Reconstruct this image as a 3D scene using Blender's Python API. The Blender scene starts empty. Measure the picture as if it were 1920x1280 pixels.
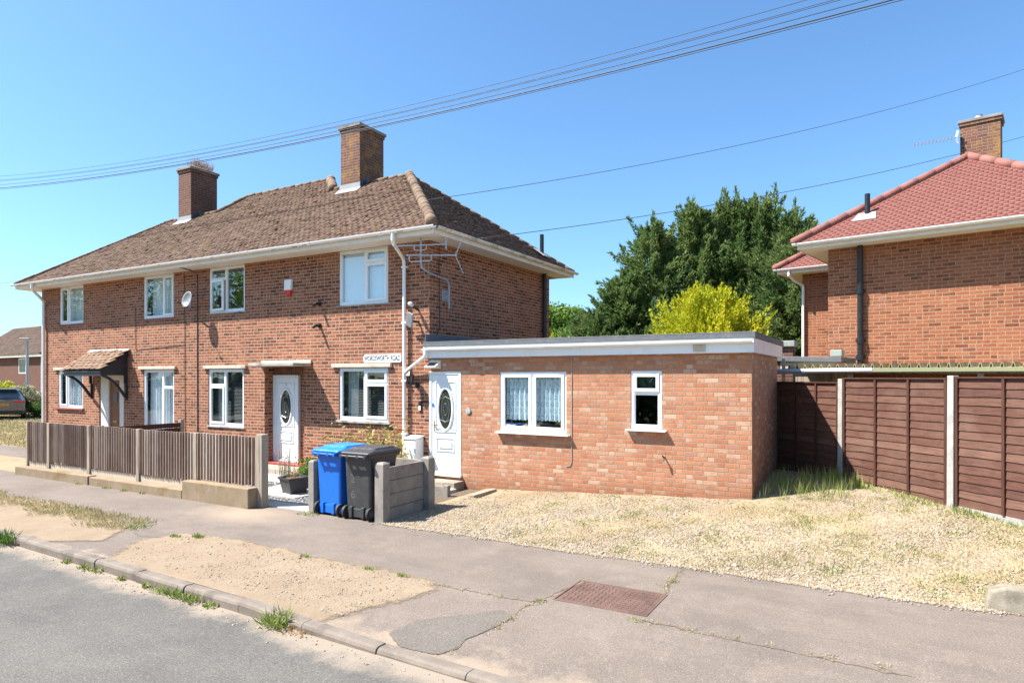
import bpy, math, random
import numpy as np
from mathutils import Vector, Matrix
random.seed(7)
rng = np.random.default_rng(7)
R = math.radians
scene = bpy.context.scene
COL = scene.collection

# ------------------------------------------------------------------ camera, sky, sun, exposure
cam_data = bpy.data.cameras.new("camera")
cam = bpy.data.objects.new("camera", cam_data)
COL.objects.link(cam)
cam.location = (7.978, -10.65, 2.2)
cam.rotation_euler = (R(90), 0, R(29.572))
cam_data.sensor_width = 36.0
cam_data.lens = 22.8
cam_data.shift_y = 66 / 1920
cam_data.clip_start = 0.05
cam_data.clip_end = 2000
scene.camera = cam

SUN_L = Vector((0.585, 0.43, -1.0)).normalized()      # the way the light travels
SUN_EL = math.asin(-SUN_L.z)
SUN_AZ = math.atan2(-SUN_L.x, -SUN_L.y)
world = bpy.data.worlds.new("World")
scene.world = world
world.use_nodes = True
wn = world.node_tree
wn.nodes.clear()
sky = wn.nodes.new("ShaderNodeTexSky")
sky.sky_type = 'NISHITA'
sky.sun_disc = False
sky.sun_elevation = SUN_EL
sky.sun_rotation = SUN_AZ
sky.air_density = 1.0
sky.dust_density = 1.0
sky.ozone_density = 2.2
bgn = wn.nodes.new("ShaderNodeBackground")
bgn.inputs["Strength"].default_value = 0.087
wo = wn.nodes.new("ShaderNodeOutputWorld")
# the clear dry air of the day: a little deeper blue than the model's
tint = wn.nodes.new("ShaderNodeMix"); tint.data_type = 'RGBA'; tint.blend_type = 'MULTIPLY'
tint.inputs[0].default_value = 1.0
tint.inputs[7].default_value = (0.695, 0.962, 1.13, 1)
wn.links.new(sky.outputs[0], tint.inputs[6])
wn.links.new(tint.outputs[2], bgn.inputs[0])
wn.links.new(bgn.outputs[0], wo.inputs[0])

sd = bpy.data.lights.new("sun", 'SUN')
sd.energy = 5.0
sd.angle = R(0.5)
sd.color = (1.0, 0.96, 0.90)
sun = bpy.data.objects.new("sun", sd)
COL.objects.link(sun)
sun.rotation_euler = SUN_L.to_track_quat('-Z', 'Y').to_euler()
sun.location = (-20, -15, 40)
scene.view_settings.view_transform = 'Standard'
scene.view_settings.look = 'None'
scene.view_settings.gamma = 1.0
scene.view_settings.exposure = 1.38

# ------------------------------------------------------------------ node helpers
class NT:
    def __init__(s, nt): s.nt = nt
    def node(s, t, ins=None, **kw):
        nd = s.nt.nodes.new(t)
        for k, v in kw.items(): setattr(nd, k, v)
        for k, v in (ins or {}).items(): s.put(nd.inputs[k], v)
        return nd
    def put(s, sock, v):
        if isinstance(v, bpy.types.NodeSocket): s.nt.links.new(v, sock)
        else:
            if isinstance(v, tuple) and len(v) == 3 and sock.type == 'RGBA': v = (*v, 1)
            sock.default_value = v
    def m(s, op, a, b=None, c=None, clamp=False):
        nd = s.nt.nodes.new("ShaderNodeMath"); nd.operation = op; nd.use_clamp = clamp
        for i, v in enumerate((a, b, c)):
            if v is not None: s.put(nd.inputs[i], v)
        return nd.outputs[0]
    def ramp(s, fac, stops, interp='LINEAR'):
        nd = s.nt.nodes.new("ShaderNodeValToRGB"); cr = nd.color_ramp; cr.interpolation = interp
        while len(cr.elements) < len(stops): cr.elements.new(0.5)
        for e, (p, c) in zip(cr.elements, stops):
            e.position = p; e.color = (*c, 1) if len(c) == 3 else c
        s.put(nd.inputs[0], fac)
        return nd.outputs[0]
    def mix(s, fac, a, b, blend='MIX'):
        nd = s.nt.nodes.new("ShaderNodeMix"); nd.data_type = 'RGBA'; nd.blend_type = blend
        s.put(nd.inputs[0], fac); s.put(nd.inputs[6], a); s.put(nd.inputs[7], b)
        return nd.outputs[2]
    def mapr(s, v, a, b, c=0.0, d=1.0):
        nd = s.nt.nodes.new("ShaderNodeMapRange"); nd.clamp = True
        for i, x in enumerate((v, a, b, c, d)): s.put(nd.inputs[i], x)
        return nd.outputs[0]
    def noise(s, vec, scale, detail=3.0, rough=0.55, dist=0.0, out=0):
        nd = s.node("ShaderNodeTexNoise", {"Vector": vec, "Scale": scale, "Detail": detail, "Roughness": rough, "Distortion": dist})
        return nd.outputs[out]
    def voro(s, vec, scale, feature='F1', out=0):
        nd = s.node("ShaderNodeTexVoronoi", {"Vector": vec, "Scale": scale}, feature=feature)
        return nd.outputs[out]
    def coord(s, which='Object', scale=None):
        o = s.nt.nodes.new("ShaderNodeTexCoord").outputs[which]
        if scale is not None:
            o = s.node("ShaderNodeMapping", {"Vector": o, "Scale": scale}).outputs[0]
        return o
    def world(s, scale=None):
        o = s.nt.nodes.new("ShaderNodeNewGeometry").outputs['Position']
        if scale is not None:
            o = s.node("ShaderNodeMapping", {"Vector": o, "Scale": scale}).outputs[0]
        return o
    def island(s): return s.nt.nodes.new("ShaderNodeNewGeometry").outputs['Random Per Island']
    def bump(s, h, strength=0.4, dist=0.01, normal=None):
        nd = s.node("ShaderNodeBump", {"Height": h, "Strength": strength, "Distance": dist})
        if normal is not None: s.put(nd.inputs["Normal"], normal)
        return nd.outputs[0]
    def out(s, shader):
        o = s.nt.nodes.new("ShaderNodeOutputMaterial"); s.nt.links.new(shader, o.inputs[0])
    def pbr(s, col, rough=0.7, normal=None, metal=0.0, spec=0.5, **kw):
        nd = s.node("ShaderNodeBsdfPrincipled", {"Base Color": col, "Roughness": rough, "Metallic": metal, "Specular IOR Level": spec})
        if normal is not None: s.put(nd.inputs["Normal"], normal)
        for k, v in kw.items(): s.put(nd.inputs[k], v)
        s.out(nd.outputs[0]); return nd

def new_mat(name):
    m = bpy.data.materials.new(name); m.use_nodes = True; m.node_tree.nodes.clear()
    return m, NT(m.node_tree)

def rough_mat(name, c1, c2, scale=6.0, rough=0.8, bump=0.3, bscale=60.0, bdist=0.004, c3=None, spec=0.3, stretch=None, metal=0.0, fine=0.25):
    """two-tone mottled surface with a fine grain"""
    m, n = new_mat(name)
    p = n.world(stretch)
    f = n.ramp(n.noise(p, scale, 5, 0.6), [(0.32, (0, 0, 0)), (0.68, (1, 1, 1))])
    c = n.mix(f, c1, c2)
    if c3 is not None:
        f3 = n.ramp(n.noise(p, scale * 0.37, 4, 0.65), [(0.52, (0, 0, 0)), (0.66, (1, 1, 1))])
        c = n.mix(f3, c, c3)
    g = n.noise(p, bscale, 3, 0.6)
    c = n.mix(fine, c, n.ramp(g, [(0.25, (0.25, 0.25, 0.25)), (0.75, (0.75, 0.75, 0.75))]), 'OVERLAY')
    n.pbr(c, rough, n.bump(g, bump, bdist), metal=metal, spec=spec)
    return m

def brick_mat(name, stops, mortar, bond='stretcher', bw=0.225, bh=0.075, joint=0.0135, stain=0.25, lichen=0.0, seed=0.0, tone=1.0, splash=False):
    m, n = new_mat(name)
    uv = n.coord('UV')
    w = n.node("ShaderNodeVectorMath", {0: n.noise(uv, 38.0, 2, 0.5, out=1), 1: (0.5, 0.5, 0.5)}, operation='SUBTRACT').outputs[0]
    w = n.node("ShaderNodeVectorMath", {0: w, "Scale": 0.006}, operation='SCALE').outputs[0]
    uvd = n.node("ShaderNodeVectorMath", {0: uv, 1: w}, operation='ADD').outputs[0]
    sp = n.node("ShaderNodeSeparateXYZ", {0: uvd})
    u, v = sp.outputs[0], sp.outputs[1]
    vr = n.m('DIVIDE', v, bh)
    row = n.m('FLOOR', vr)
    fv = n.m('MULTIPLY', n.m('FRACT', vr), bh)
    odd = n.m('FLOORED_MODULO', row, 2.0)
    hu = n.m('DIVIDE', u, bw / 2)
    # every course is a little out of line with its neighbours
    jit = n.m('MULTIPLY', n.node("ShaderNodeTexWhiteNoise", {"W": row}, noise_dimensions='1D').outputs[0], 0.22)
    if bond == 'stretcher':
        s = n.m('ADD', n.m('ADD', hu, odd), jit)
        bid = n.m('FLOOR', n.m('DIVIDE', s, 2.0))
        loc = n.m('MULTIPLY', n.m('SUBTRACT', s, n.m('MULTIPLY', bid, 2.0)), bw / 2)
        wid = bw
        # now and then a stretcher is two headers
        h = n.m('GREATER_THAN', n.node("ShaderNodeTexWhiteNoise", {"Vector": n.node("ShaderNodeCombineXYZ", {0: bid, 1: row, 2: 5.5 + seed}).outputs[0]}, noise_dimensions='3D').outputs[0], 0.86)
        second = n.m('MULTIPLY', n.m('GREATER_THAN', loc, bw / 2), h)
        loc = n.m('SUBTRACT', loc, n.m('MULTIPLY', second, bw / 2))
        wid = n.m('SUBTRACT', bw, n.m('MULTIPLY', h, bw / 2))
        bid = n.m('ADD', n.m('MULTIPLY', bid, 2.0), second)
    else:
        s = n.m('ADD', n.m('ADD', hu, n.m('MULTIPLY', odd, 1.5)), jit)
        bid = n.m('FLOOR', n.m('DIVIDE', s, 3.0))
        mm = n.m('SUBTRACT', s, n.m('MULTIPLY', bid, 3.0))
        st = n.m('GREATER_THAN', mm, 1.0)
        loc = n.m('MULTIPLY', n.m('SUBTRACT', mm, st), bw / 2)
        wid = n.m('ADD', bw / 2, n.m('MULTIPLY', st, bw / 2))
        bid = n.m('ADD', n.m('MULTIPLY', bid, 2.0), st)
    e = n.m('MINIMUM', n.m('MINIMUM', loc, n.m('SUBTRACT', wid, loc)), n.m('MINIMUM', fv, n.m('SUBTRACT', bh, fv)))
    face = n.mapr(e, joint / 2 - 0.0015, joint / 2 + 0.0025)
    rv = n.node("ShaderNodeTexWhiteNoise", {"Vector": n.node("ShaderNodeCombineXYZ", {0: bid, 1: row, 2: seed}).outputs[0]}, noise_dimensions='3D')
    col = n.ramp(rv.outputs[0], stops)
    # one end of a brick is often burnt or paler than the other
    rv2 = n.node("ShaderNodeTexWhiteNoise", {"Vector": n.node("ShaderNodeCombineXYZ", {0: bid, 1: row, 2: seed + 21.3}).outputs[0]}, noise_dimensions='3D')
    part = n.mapr(n.noise(uv, 7.5, 3, 0.6), 0.44, 0.58)
    col = n.mix(n.m('MULTIPLY', part, 0.55), col, n.ramp(rv2.outputs[0], stops))
    # grain inside each brick, soft patches over the whole wall
    gr = n.noise(uv, 55.0, 4, 0.65)
    col = n.mix(0.42, col, n.ramp(gr, [(0.28, (0.22, 0.2, 0.2)), (0.72, (0.8, 0.79, 0.78))]), 'OVERLAY')
    drag = n.noise(n.node("ShaderNodeMapping", {"Vector": uv, "Scale": (9, 60, 1)}).outputs[0], 1.0, 3, 0.6)
    col = n.mix(n.m('MULTIPLY', n.mapr(drag, 0.5, 0.75), 0.45), col, n.mix(0.5, col, (0.10, 0.075, 0.075)))
    mort = n.mix(n.noise(uv, 14.0, 3), tuple(x * 0.72 for x in mortar), mortar)
    c = n.mix(face, mort, col)
    big = n.noise(uv, 0.9, 5, 0.62)
    c = n.mix(n.m('MULTIPLY', n.mapr(big, 0.45, 0.72), stain), c, n.mix(1.0, c, (0.55, 0.5, 0.48), 'MULTIPLY'))
    pale = n.noise(uv, 1.7, 4, 0.7)
    c = n.mix(n.m('MULTIPLY', n.mapr(pale, 0.58, 0.8), 0.30), c, (0.32, 0.225, 0.17))
    if lichen:
        l = n.noise(uv, 3.2, 6, 0.7)
        c = n.mix(n.m('MULTIPLY', n.mapr(l, 0.50, 0.60), lichen), c, (0.36, 0.20, 0.045))
    if splash:      # soil splashed up the foot of the wall by rain
        ps = n.node("ShaderNodeSeparateXYZ", {0: n.world()})
        zr_ = n.m('SUBTRACT', ps.outputs[2], n.m('MAXIMUM', n.m('MULTIPLY_ADD', ps.outputs[0], 0.049, -0.034), 0.0))
        k_ = n.mapr(n.m('ADD', zr_, n.m('MULTIPLY', n.noise(uv, 3.5, 5, 0.7), 0.30)), 0.42, 0.16)
        c = n.mix(n.m('MULTIPLY', k_, 0.55), c, n.mix(1.0, c, (0.55, 0.45, 0.38), 'MULTIPLY'))
    if tone != 1.0: c = n.mix(1.0, c, (tone, tone, tone), 'MULTIPLY')
    h = n.m('ADD', face, n.m('MULTIPLY', gr, 0.35))
    n.pbr(c, 0.88, n.bump(h, 0.55, 0.007), spec=0.2)
    return m

def tile_mat(name, stops, lich=None, lamt=0.3, rough=0.85, moss=0.0):
    m, n = new_mat(name)
    p = n.world()
    c = n.ramp(n.island(), stops)
    g = n.noise(p, 26.0, 4, 0.7)
    c = n.mix(0.45, c, n.ramp(g, [(0.25, (0.2, 0.2, 0.2)), (0.75, (0.8, 0.8, 0.8))]), 'OVERLAY')
    if lich is not None:
        l = n.noise(p, 7.5, 6, 0.75)
        c = n.mix(n.m('MULTIPLY', n.mapr(l, 0.5, 0.62), lamt), c, lich)
    if moss:
        l = n.noise(p, 2.3, 6, 0.75)
        c = n.mix(n.m('MULTIPLY', n.mapr(l, 0.55, 0.66), moss), c, (0.16, 0.135, 0.03))
    n.pbr(c, rough, n.bump(n.noise(p, 90.0, 3, 0.6), 0.4, 0.004), spec=0.25)
    return m

def board_mat(name, stops, stretch, grain=0.5, rough=0.88, fade=None, famt=0.4):
    """weathered timber: every board its own tone, grain along the board, sun-bleached patches"""
    m, n = new_mat(name)
    p = n.world(stretch)
    c = n.ramp(n.island(), stops)
    g = n.noise(p, 2.4, 6, 0.7)
    c = n.mix(grain, c, n.ramp(g, [(0.3, (0.2, 0.19, 0.18)), (0.7, (0.8, 0.8, 0.8))]), 'OVERLAY')
    if fade is not None:
        c = n.mix(n.m('MULTIPLY', n.mapr(n.noise(n.world(), 1.6, 6, 0.7), 0.46, 0.68), famt), c, fade)
    f2 = n.noise(p, 9.0, 3, 0.6)
    n.pbr(c, rough, n.bump(f2, 0.6, 0.005), spec=0.2)
    return m

def plain_mat(name, col, rough=0.4, spec=0.5, metal=0.0, dirt=0.12, dcol=(0.35, 0.3, 0.24), dscale=3.0, bump=0.05, **kw):
    """smooth manufactured surface that has gathered a little dirt"""
    m, n = new_mat(name)
    p = n.world()
    d = n.mapr(n.noise(p, dscale, 6, 0.7), 0.48, 0.75)
    c = n.mix(n.m('MULTIPLY', d, dirt), col, dcol)
    r = n.mapr(n.noise(p, dscale * 4, 3), 0.3, 0.7, max(rough - 0.08, 0.02), min(rough + 0.12, 1))
    n.pbr(c, r, n.bump(n.noise(p, 25.0, 2), bump, 0.003), metal=metal, spec=spec, **kw)
    return m

def glass_mat(name, tint=(0.95, 0.975, 0.98), boost=0.085, wob=0.010):
    m, n = new_mat(name)
    p = n.world()
    nb = n.bump(n.noise(p, 1.6, 2, 0.4), wob, 0.3)
    gm = n.nt.nodes.new("ShaderNodeNewGeometry")
    c = n.m('ABSOLUTE', n.node("ShaderNodeVectorMath", {0: gm.outputs['Incoming'], 1: gm.outputs['Normal']}, operation='DOT_PRODUCT').outputs['Value'])
    f = n.m('ADD', n.m('MULTIPLY', n.m('POWER', n.m('SUBTRACT', 1.0, c, clamp=True), 4.5), 0.92), boost, clamp=True)
    tr = n.node("ShaderNodeBsdfTransparent", {"Color": tint}).outputs[0]
    gl = n.node("ShaderNodeBsdfGlossy", {"Color": (1, 1, 1), "Roughness": 0.01, "Normal": nb}).outputs[0]
    ms = n.node("ShaderNodeMixShader", {0: f, 1: tr, 2: gl}).outputs[0]
    n.out(ms)
    return m

def leaf_mat(name, stops, trans=0.35, rough=0.55, patch=None, pscale=0.8):
    m, n = new_mat(name)
    c = n.ramp(n.island(), stops)
    if patch is not None:
        f = n.mapr(n.noise(n.world(), pscale, 3, 0.6), 0.42, 0.62)
        c = n.mix(n.m('MULTIPLY', f, 0.7), c, patch)
    pb = n.node("ShaderNodeBsdfPrincipled", {"Base Color": c, "Roughness": rough, "Specular IOR Level": 0.25}).outputs[0]
    tl = n.node("ShaderNodeBsdfTranslucent", {"Color": c}).outputs[0]
    n.out(n.node("ShaderNodeMixShader", {0: trans, 1: pb, 2: tl}).outputs[0])
    return m

# ------------------------------------------------------------------ mesh helpers
BASE = {}            # world position of each top-level root, so that parts can be given in world metres

def link(o, parent=None):
    COL.objects.link(o)
    if parent is not None: o.parent = parent
    return o

def tag(o, label=None, cat=None, group=None, kind=None):
    if label: o["label"] = label
    if cat: o["category"] = cat
    if group: o["group"] = group
    if kind: o["kind"] = kind
    return o

def thing(name, label, cat, loc=(0, 0, 0), group=None):
    o = bpy.data.objects.new(name, None)
    o.empty_display_size = 0.3
    o.location = loc
    COL.objects.link(o)
    BASE[o.name] = Vector(loc)
    return tag(o, label, cat, group)

def root_base(p):
    while p.parent is not None: p = p.parent
    return BASE.get(p.name, Vector((0, 0, 0)))

class MB:
    def __init__(s, xf=None):
        s.v = []; s.f = []; s.mi = []; s.xf = xf; s.cur = 0
    def add(s, vs, fs):
        b = len(s.v)
        if s.xf is not None: vs = [s.xf @ Vector(p) for p in vs]
        s.v.extend(tuple(p) for p in vs)
        for f in fs: s.f.append(tuple(i + b for i in f)); s.mi.append(s.cur)
        return s
    def quad(s, *p): return s.add(p, [tuple(range(len(p)))])
    def box(s, x0, x1, y0, y1, z0, z1):
        vs = [(x, y, z) for z in (z0, z1) for (x, y) in ((x0, y0), (x1, y0), (x1, y1), (x0, y1))]
        return s.add(vs, [(3, 2, 1, 0), (4, 5, 6, 7), (0, 1, 5, 4), (1, 2, 6, 5), (2, 3, 7, 6), (3, 0, 4, 7)])
    def hexa(s, bottom, top):
        n = len(bottom)
        fs = [tuple(reversed(range(n))), tuple(range(n, 2 * n))] + [(i, (i + 1) % n, n + (i + 1) % n, n + i) for i in range(n)]
        return s.add(list(bottom) + list(top), fs)
    def prism(s, poly, d):
        d = Vector(d)
        return s.hexa([Vector(p) for p in poly], [Vector(p) + d for p in poly])
    def tube(s, pts, r, n=8, cap=True, radii=None):
        pts = [Vector(p) for p in pts]
        vs = []; prev = None
        for i, p in enumerate(pts):
            a = pts[max(i - 1, 0)]; b = pts[min(i + 1, len(pts) - 1)]
            t = (b - a).normalized()
            if prev is None:
                prev = Vector((0, 0, 1)) if abs(t.z) < 0.9 else Vector((1, 0, 0))
            x = (prev - t * prev.dot(t)).normalized(); prev = x
            y = t.cross(x)
            rr = radii[i] if radii else r
            for k in range(n):
                a_ = 2 * math.pi * k / n
                vs.append(p + x * (rr * math.cos(a_)) + y * (rr * math.sin(a_)))
        fs = []
        for i in range(len(pts) - 1):
            for k in range(n):
                fs.append((i * n + k, i * n + (k + 1) % n, (i + 1) * n + (k + 1) % n, (i + 1) * n + k))
        if cap:
            fs.append(tuple(reversed(range(n)))); fs.append(tuple(range((len(pts) - 1) * n, len(pts) * n)))
        return s.add(vs, fs)
    def bar(s, a, b, w, h, up=(0, 0, 1)):
        """square bar from a to b"""
        a = Vector(a); b = Vector(b); t = (b - a).normalized(); up = Vector(up)
        if abs(t.dot(up)) > 0.95: up = Vector((1, 0, 0))
        x = t.cross(up).normalized() * (w / 2); y = x.cross(t).normalized() * (h / 2)
        q = [-x - y, x - y, x + y, -x + y]
        return s.hexa([a + k for k in q], [b + k for k in q])
    def loft(s, rings, cap=True):
        n = len(rings[0]); vs = [p for r in rings for p in r]; fs = []
        for i in range(len(rings) - 1):
            for k in range(n):
                fs.append((i * n + k, i * n + (k + 1) % n, (i + 1) * n + (k + 1) % n, (i + 1) * n + k))
        if cap:
            fs.append(tuple(reversed(range(n)))); fs.append(tuple(range((len(rings) - 1) * n, len(rings) * n)))
        return s.add(vs, fs)
    def disc(s, c, u, w, ru, rw, n=32):
        c = Vector(c); u = Vector(u); w = Vector(w)
        return s.add([c + u * (ru * math.cos(2 * math.pi * k / n)) + w * (rw * math.sin(2 * math.pi * k / n)) for k in range(n)], [tuple(range(n))])
    def ring(s, c, u, w, d, r0, r1, h, n=32):
        """oval moulding: (ru, rw) inside r0, outside r1, raised by h along d"""
        c = Vector(c); u = Vector(u); w = Vector(w); d = Vector(d)
        prof = [(r1, 0), (r1, h * 0.5), ((r0[0] * 0.5 + r1[0] * 0.5, r0[1] * 0.5 + r1[1] * 0.5), h), (r0, h * 0.6), (r0, 0)]
        vs = []
        for (rr, hh) in prof:
            for k in range(n):
                a = 2 * math.pi * k / n
                vs.append(c + u * (rr[0] * math.cos(a)) + w * (rr[1] * math.sin(a)) + d * hh)
        fs = [(i * n + k, i * n + (k + 1) % n, (i + 1) * n + (k + 1) % n, (i + 1) * n + k) for i in range(len(prof) - 1) for k in range(n)]
        return s.add(vs, fs)
    def build(s, name, mat, parent=None, smooth=False, bevel=0.0, loc=None, uvs=True, seg=2):
        base = root_base(parent) if parent is not None else Vector(loc or (0, 0, 0))
        v = np.array([tuple(p) for p in s.v], dtype=np.float64) - np.array(base)
        me = bpy.data.meshes.new(name)
        me.from_pydata(v.tolist(), [], s.f)
        for mt in (mat if isinstance(mat, (list, tuple)) else [mat]): me.materials.append(mt)
        if isinstance(mat, (list, tuple)): me.polygons.foreach_set("material_index", s.mi)
        me.update()
        if uvs: metre_uv(me, np.array(base))
        if smooth: me.polygons.foreach_set("use_smooth", [True] * len(me.polygons))
        o = bpy.data.objects.new(name, me)
        link(o, parent)
        if parent is None: o.location = base; BASE[o.name] = Vector(base)
        if bevel:
            b = o.modifiers.new("bevel", 'BEVEL'); b.width = bevel; b.segments = seg; b.limit_method = 'ANGLE'; b.angle_limit = R(40)
        return o

def metre_uv(me, base):
    """texture coordinates in metres: along each face's level line and up it"""
    nl = len(me.loops)
    if nl == 0: return
    li = np.empty(nl, dtype=np.int32); me.loops.foreach_get("vertex_index", li)
    co = np.empty(len(me.vertices) * 3); me.vertices.foreach_get("co", co); co = co.reshape(-1, 3) + base
    nf = len(me.polygons)
    nr = np.empty(nf * 3, dtype=np.float32); me.polygons.foreach_get("normal", nr); nr = nr.reshape(-1, 3).astype(float)
    tot = np.empty(nf, dtype=np.int32); me.polygons.foreach_get("loop_total", tot)
    fn = np.repeat(nr, tot, axis=0)
    t = np.stack([-fn[:, 1], fn[:, 0], np.zeros(nl)], axis=1)
    ln = np.linalg.norm(t, axis=1); flat = ln < 0.05
    t[flat] = (1, 0, 0); ln[flat] = 1
    t /= ln[:, None]
    b = np.cross(fn, t)
    b[flat] = (0, 1, 0)
    p = co[li]
    uv = np.stack([(p * t).sum(1), (p * b).sum(1)], axis=1)
    lay = me.uv_layers.new(name="UVMap")
    lay.data.foreach_set("uv", uv.astype(np.float32).ravel())

def mesh_np(name, verts, quads, mat, parent=None, loc=(0, 0, 0), tri=False, smooth=False):
    """fast mesh from arrays; quads (n,4) or triangles (n,3)"""
    base = root_base(parent) if parent is not None else Vector(loc)
    v = np.asarray(verts, dtype=np.float64) - np.array(base)
    q = np.asarray(quads, dtype=np.int32)
    me = bpy.data.meshes.new(name)
    me.vertices.add(len(v)); me.vertices.foreach_set("co", v.astype(np.float32).ravel())
    k = q.shape[1]
    me.loops.add(q.size); me.loops.foreach_set("vertex_index", q.ravel())
    me.polygons.add(len(q))
    me.polygons.foreach_set("loop_start", np.arange(0, q.size, k, dtype=np.int32))
    if smooth: me.polygons.foreach_set("use_smooth", np.ones(len(q), dtype=bool))
    me.materials.append(mat)
    me.update(calc_edges=True); me.validate()
    o = bpy.data.objects.new(name, me)
    link(o, parent)
    if parent is None: o.location = base; BASE[o.name] = Vector(base)
    return o

def text_mesh(name, s, size, mat, M, parent=None, sx=1.0, align='CENTER', extrude=0.001, bold=0.0):
    """lettering as real geometry; M places it in world metres"""
    cu = bpy.data.curves.new(name, 'FONT'); cu.body = s; cu.size = size; cu.align_x = align; cu.align_y = 'CENTER'; cu.extrude = extrude; cu.offset = bold
    t = bpy.data.objects.new(name, cu); COL.objects.link(t)
    bpy.context.view_layer.update()
    me = bpy.data.meshes.new_from_object(t.evaluated_get(bpy.context.evaluated_depsgraph_get()))
    bpy.data.objects.remove(t); bpy.data.curves.remove(cu)
    base = root_base(parent) if parent is not None else Vector((0, 0, 0))
    me.transform(Matrix.Translation(-base) @ M @ Matrix.Diagonal((sx, 1, 1, 1)))
    me.materials.clear(); me.materials.append(mat); me.name = name
    return link(bpy.data.objects.new(name, me), parent)

# ------------------------------------------------------------------ materials
M_BRICK = brick_mat("house brick", [(0.0, (0.132, 0.042, 0.023)), (0.14, (0.317, 0.117, 0.062)), (0.34, (0.244, 0.078, 0.039)), (0.5, (0.375, 0.149, 0.083)), (0.66, (0.281, 0.091, 0.044)), (0.82, (0.149, 0.048, 0.027)), (0.92, (0.106, 0.034, 0.021)), (1.0, (0.396, 0.159, 0.080))], (0.469, 0.358, 0.253), stain=0.3)
M_BRICK_EXT = brick_mat("extension brick", [(0.0, (0.380, 0.142, 0.075)), (0.2, (0.440, 0.191, 0.102)), (0.42, (0.484, 0.219, 0.119)), (0.56, (0.407, 0.145, 0.070)), (0.68, (0.506, 0.277, 0.169)), (0.80, (0.352, 0.154, 0.098)), (0.90, (0.506, 0.300, 0.193)), (1.0, (0.539, 0.365, 0.253))], (0.330, 0.265, 0.188), bond='flemish', joint=0.0115, stain=0.30, seed=3.0, splash=True)
M_BRICK_RIGHT = brick_mat("neighbour brick", [(0.0, (0.172, 0.058, 0.029)), (0.25, (0.306, 0.110, 0.055)), (0.5, (0.263, 0.090, 0.044)), (0.75, (0.330, 0.129, 0.066)), (0.92, (0.176, 0.055, 0.029)), (1.0, (0.133, 0.048, 0.027))], (0.378, 0.251, 0.159), stain=0.2, seed=7.0)
M_BRICK_CHIM = brick_mat("chimney brick", [(0.0, (0.129, 0.054, 0.037)), (0.3, (0.178, 0.074, 0.050)), (0.6, (0.149, 0.059, 0.040)), (0.85, (0.099, 0.045, 0.034)), (1.0, (0.208, 0.094, 0.059))], (0.228, 0.189, 0.154), joint=0.012, stain=0.5, seed=9.0)
M_BRICK_LICH = brick_mat("lichened chimney brick", [(0.0, (0.154, 0.062, 0.042)), (0.4, (0.205, 0.087, 0.058)), (0.8, (0.128, 0.056, 0.042)), (1.0, (0.225, 0.113, 0.068))], (0.257, 0.216, 0.170), joint=0.012, stain=0.5, lichen=0.5, seed=11.0)
M_BRICK_FAR = brick_mat("distant brick", [(0.0, (0.124, 0.051, 0.036)), (0.5, (0.167, 0.069, 0.048)), (1.0, (0.099, 0.042, 0.033))], (0.186, 0.132, 0.102), seed=13.0)
M_SOLDIER = rough_mat("soldier brick", (0.248, 0.105, 0.062), (0.322, 0.155, 0.093), 14, 0.85, c3=(0.186, 0.081, 0.056))
M_TILE_OLD = tile_mat("old roof tile", [(0.0, (0.108, 0.064, 0.043)), (0.2, (0.142, 0.082, 0.056)), (0.45, (0.120, 0.066, 0.045)), (0.65, (0.165, 0.102, 0.069)), (0.85, (0.096, 0.055, 0.041)), (1.0, (0.137, 0.069, 0.041))], lich=(0.183, 0.141, 0.099), lamt=0.38, moss=0.35)
M_RIDGE_OLD = tile_mat("mortared ridge", [(0.0, (0.149, 0.098, 0.061)), (0.5, (0.185, 0.130, 0.086)), (1.0, (0.132, 0.078, 0.050))], lich=(0.202, 0.157, 0.107), lamt=0.5)
M_TILE_RED = tile_mat("red roof tile", [(0.0, (0.212, 0.080, 0.064)), (0.5, (0.219, 0.083, 0.066)), (0.93, (0.225, 0.086, 0.070)), (1.0, (0.193, 0.067, 0.055))], lich=(0.255, 0.134, 0.108), lamt=0.3)
M_RIDGE_RED = tile_mat("red ridge tile", [(0.0, (0.225, 0.088, 0.070)), (1.0, (0.27, 0.115, 0.092))], lich=(0.28, 0.16, 0.125), lamt=0.4)
M_TILE_FAR = tile_mat("distant roof tile", [(0.0, (0.105, 0.066, 0.048)), (0.5, (0.143, 0.092, 0.066)), (1.0, (0.090, 0.059, 0.045))], lich=(0.188, 0.132, 0.090), lamt=0.3)
M_TILE_HOOD = tile_mat("hood tile", [(0.0, (0.243, 0.142, 0.090)), (0.5, (0.290, 0.185, 0.116)), (1.0, (0.201, 0.116, 0.079))], lich=(0.290, 0.222, 0.158), lamt=0.4)
M_DECK = plain_mat("roof underlay", (0.10, 0.075, 0.06), 0.9)
M_UPVC = plain_mat("white plastic frame", (0.79, 0.80, 0.80), 0.30, dirt=0.18, dcol=(0.5, 0.46, 0.4), dscale=5)
M_UPVC_OLD = plain_mat("aged white plastic", (0.74, 0.68, 0.58), 0.4, dirt=0.35, dcol=(0.42, 0.33, 0.2), dscale=2.2)
M_GUTTER = plain_mat("white gutter", (0.82, 0.81, 0.79), 0.35, dirt=0.22, dcol=(0.45, 0.37, 0.25), dscale=2.6)
M_GUTTER_MOSS = plain_mat("mossy gutter", (0.74, 0.70, 0.62), 0.45, dirt=0.9, dcol=(0.12, 0.10, 0.045), dscale=3.2)
M_SOFFIT = plain_mat("cream soffit board", (0.80, 0.74, 0.64), 0.55, dirt=0.25, dcol=(0.5, 0.42, 0.3))
M_FASCIA = plain_mat("white fascia board", (0.78, 0.78, 0.77), 0.4, dirt=0.3, dcol=(0.48, 0.43, 0.36), dscale=2.4)
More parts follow.
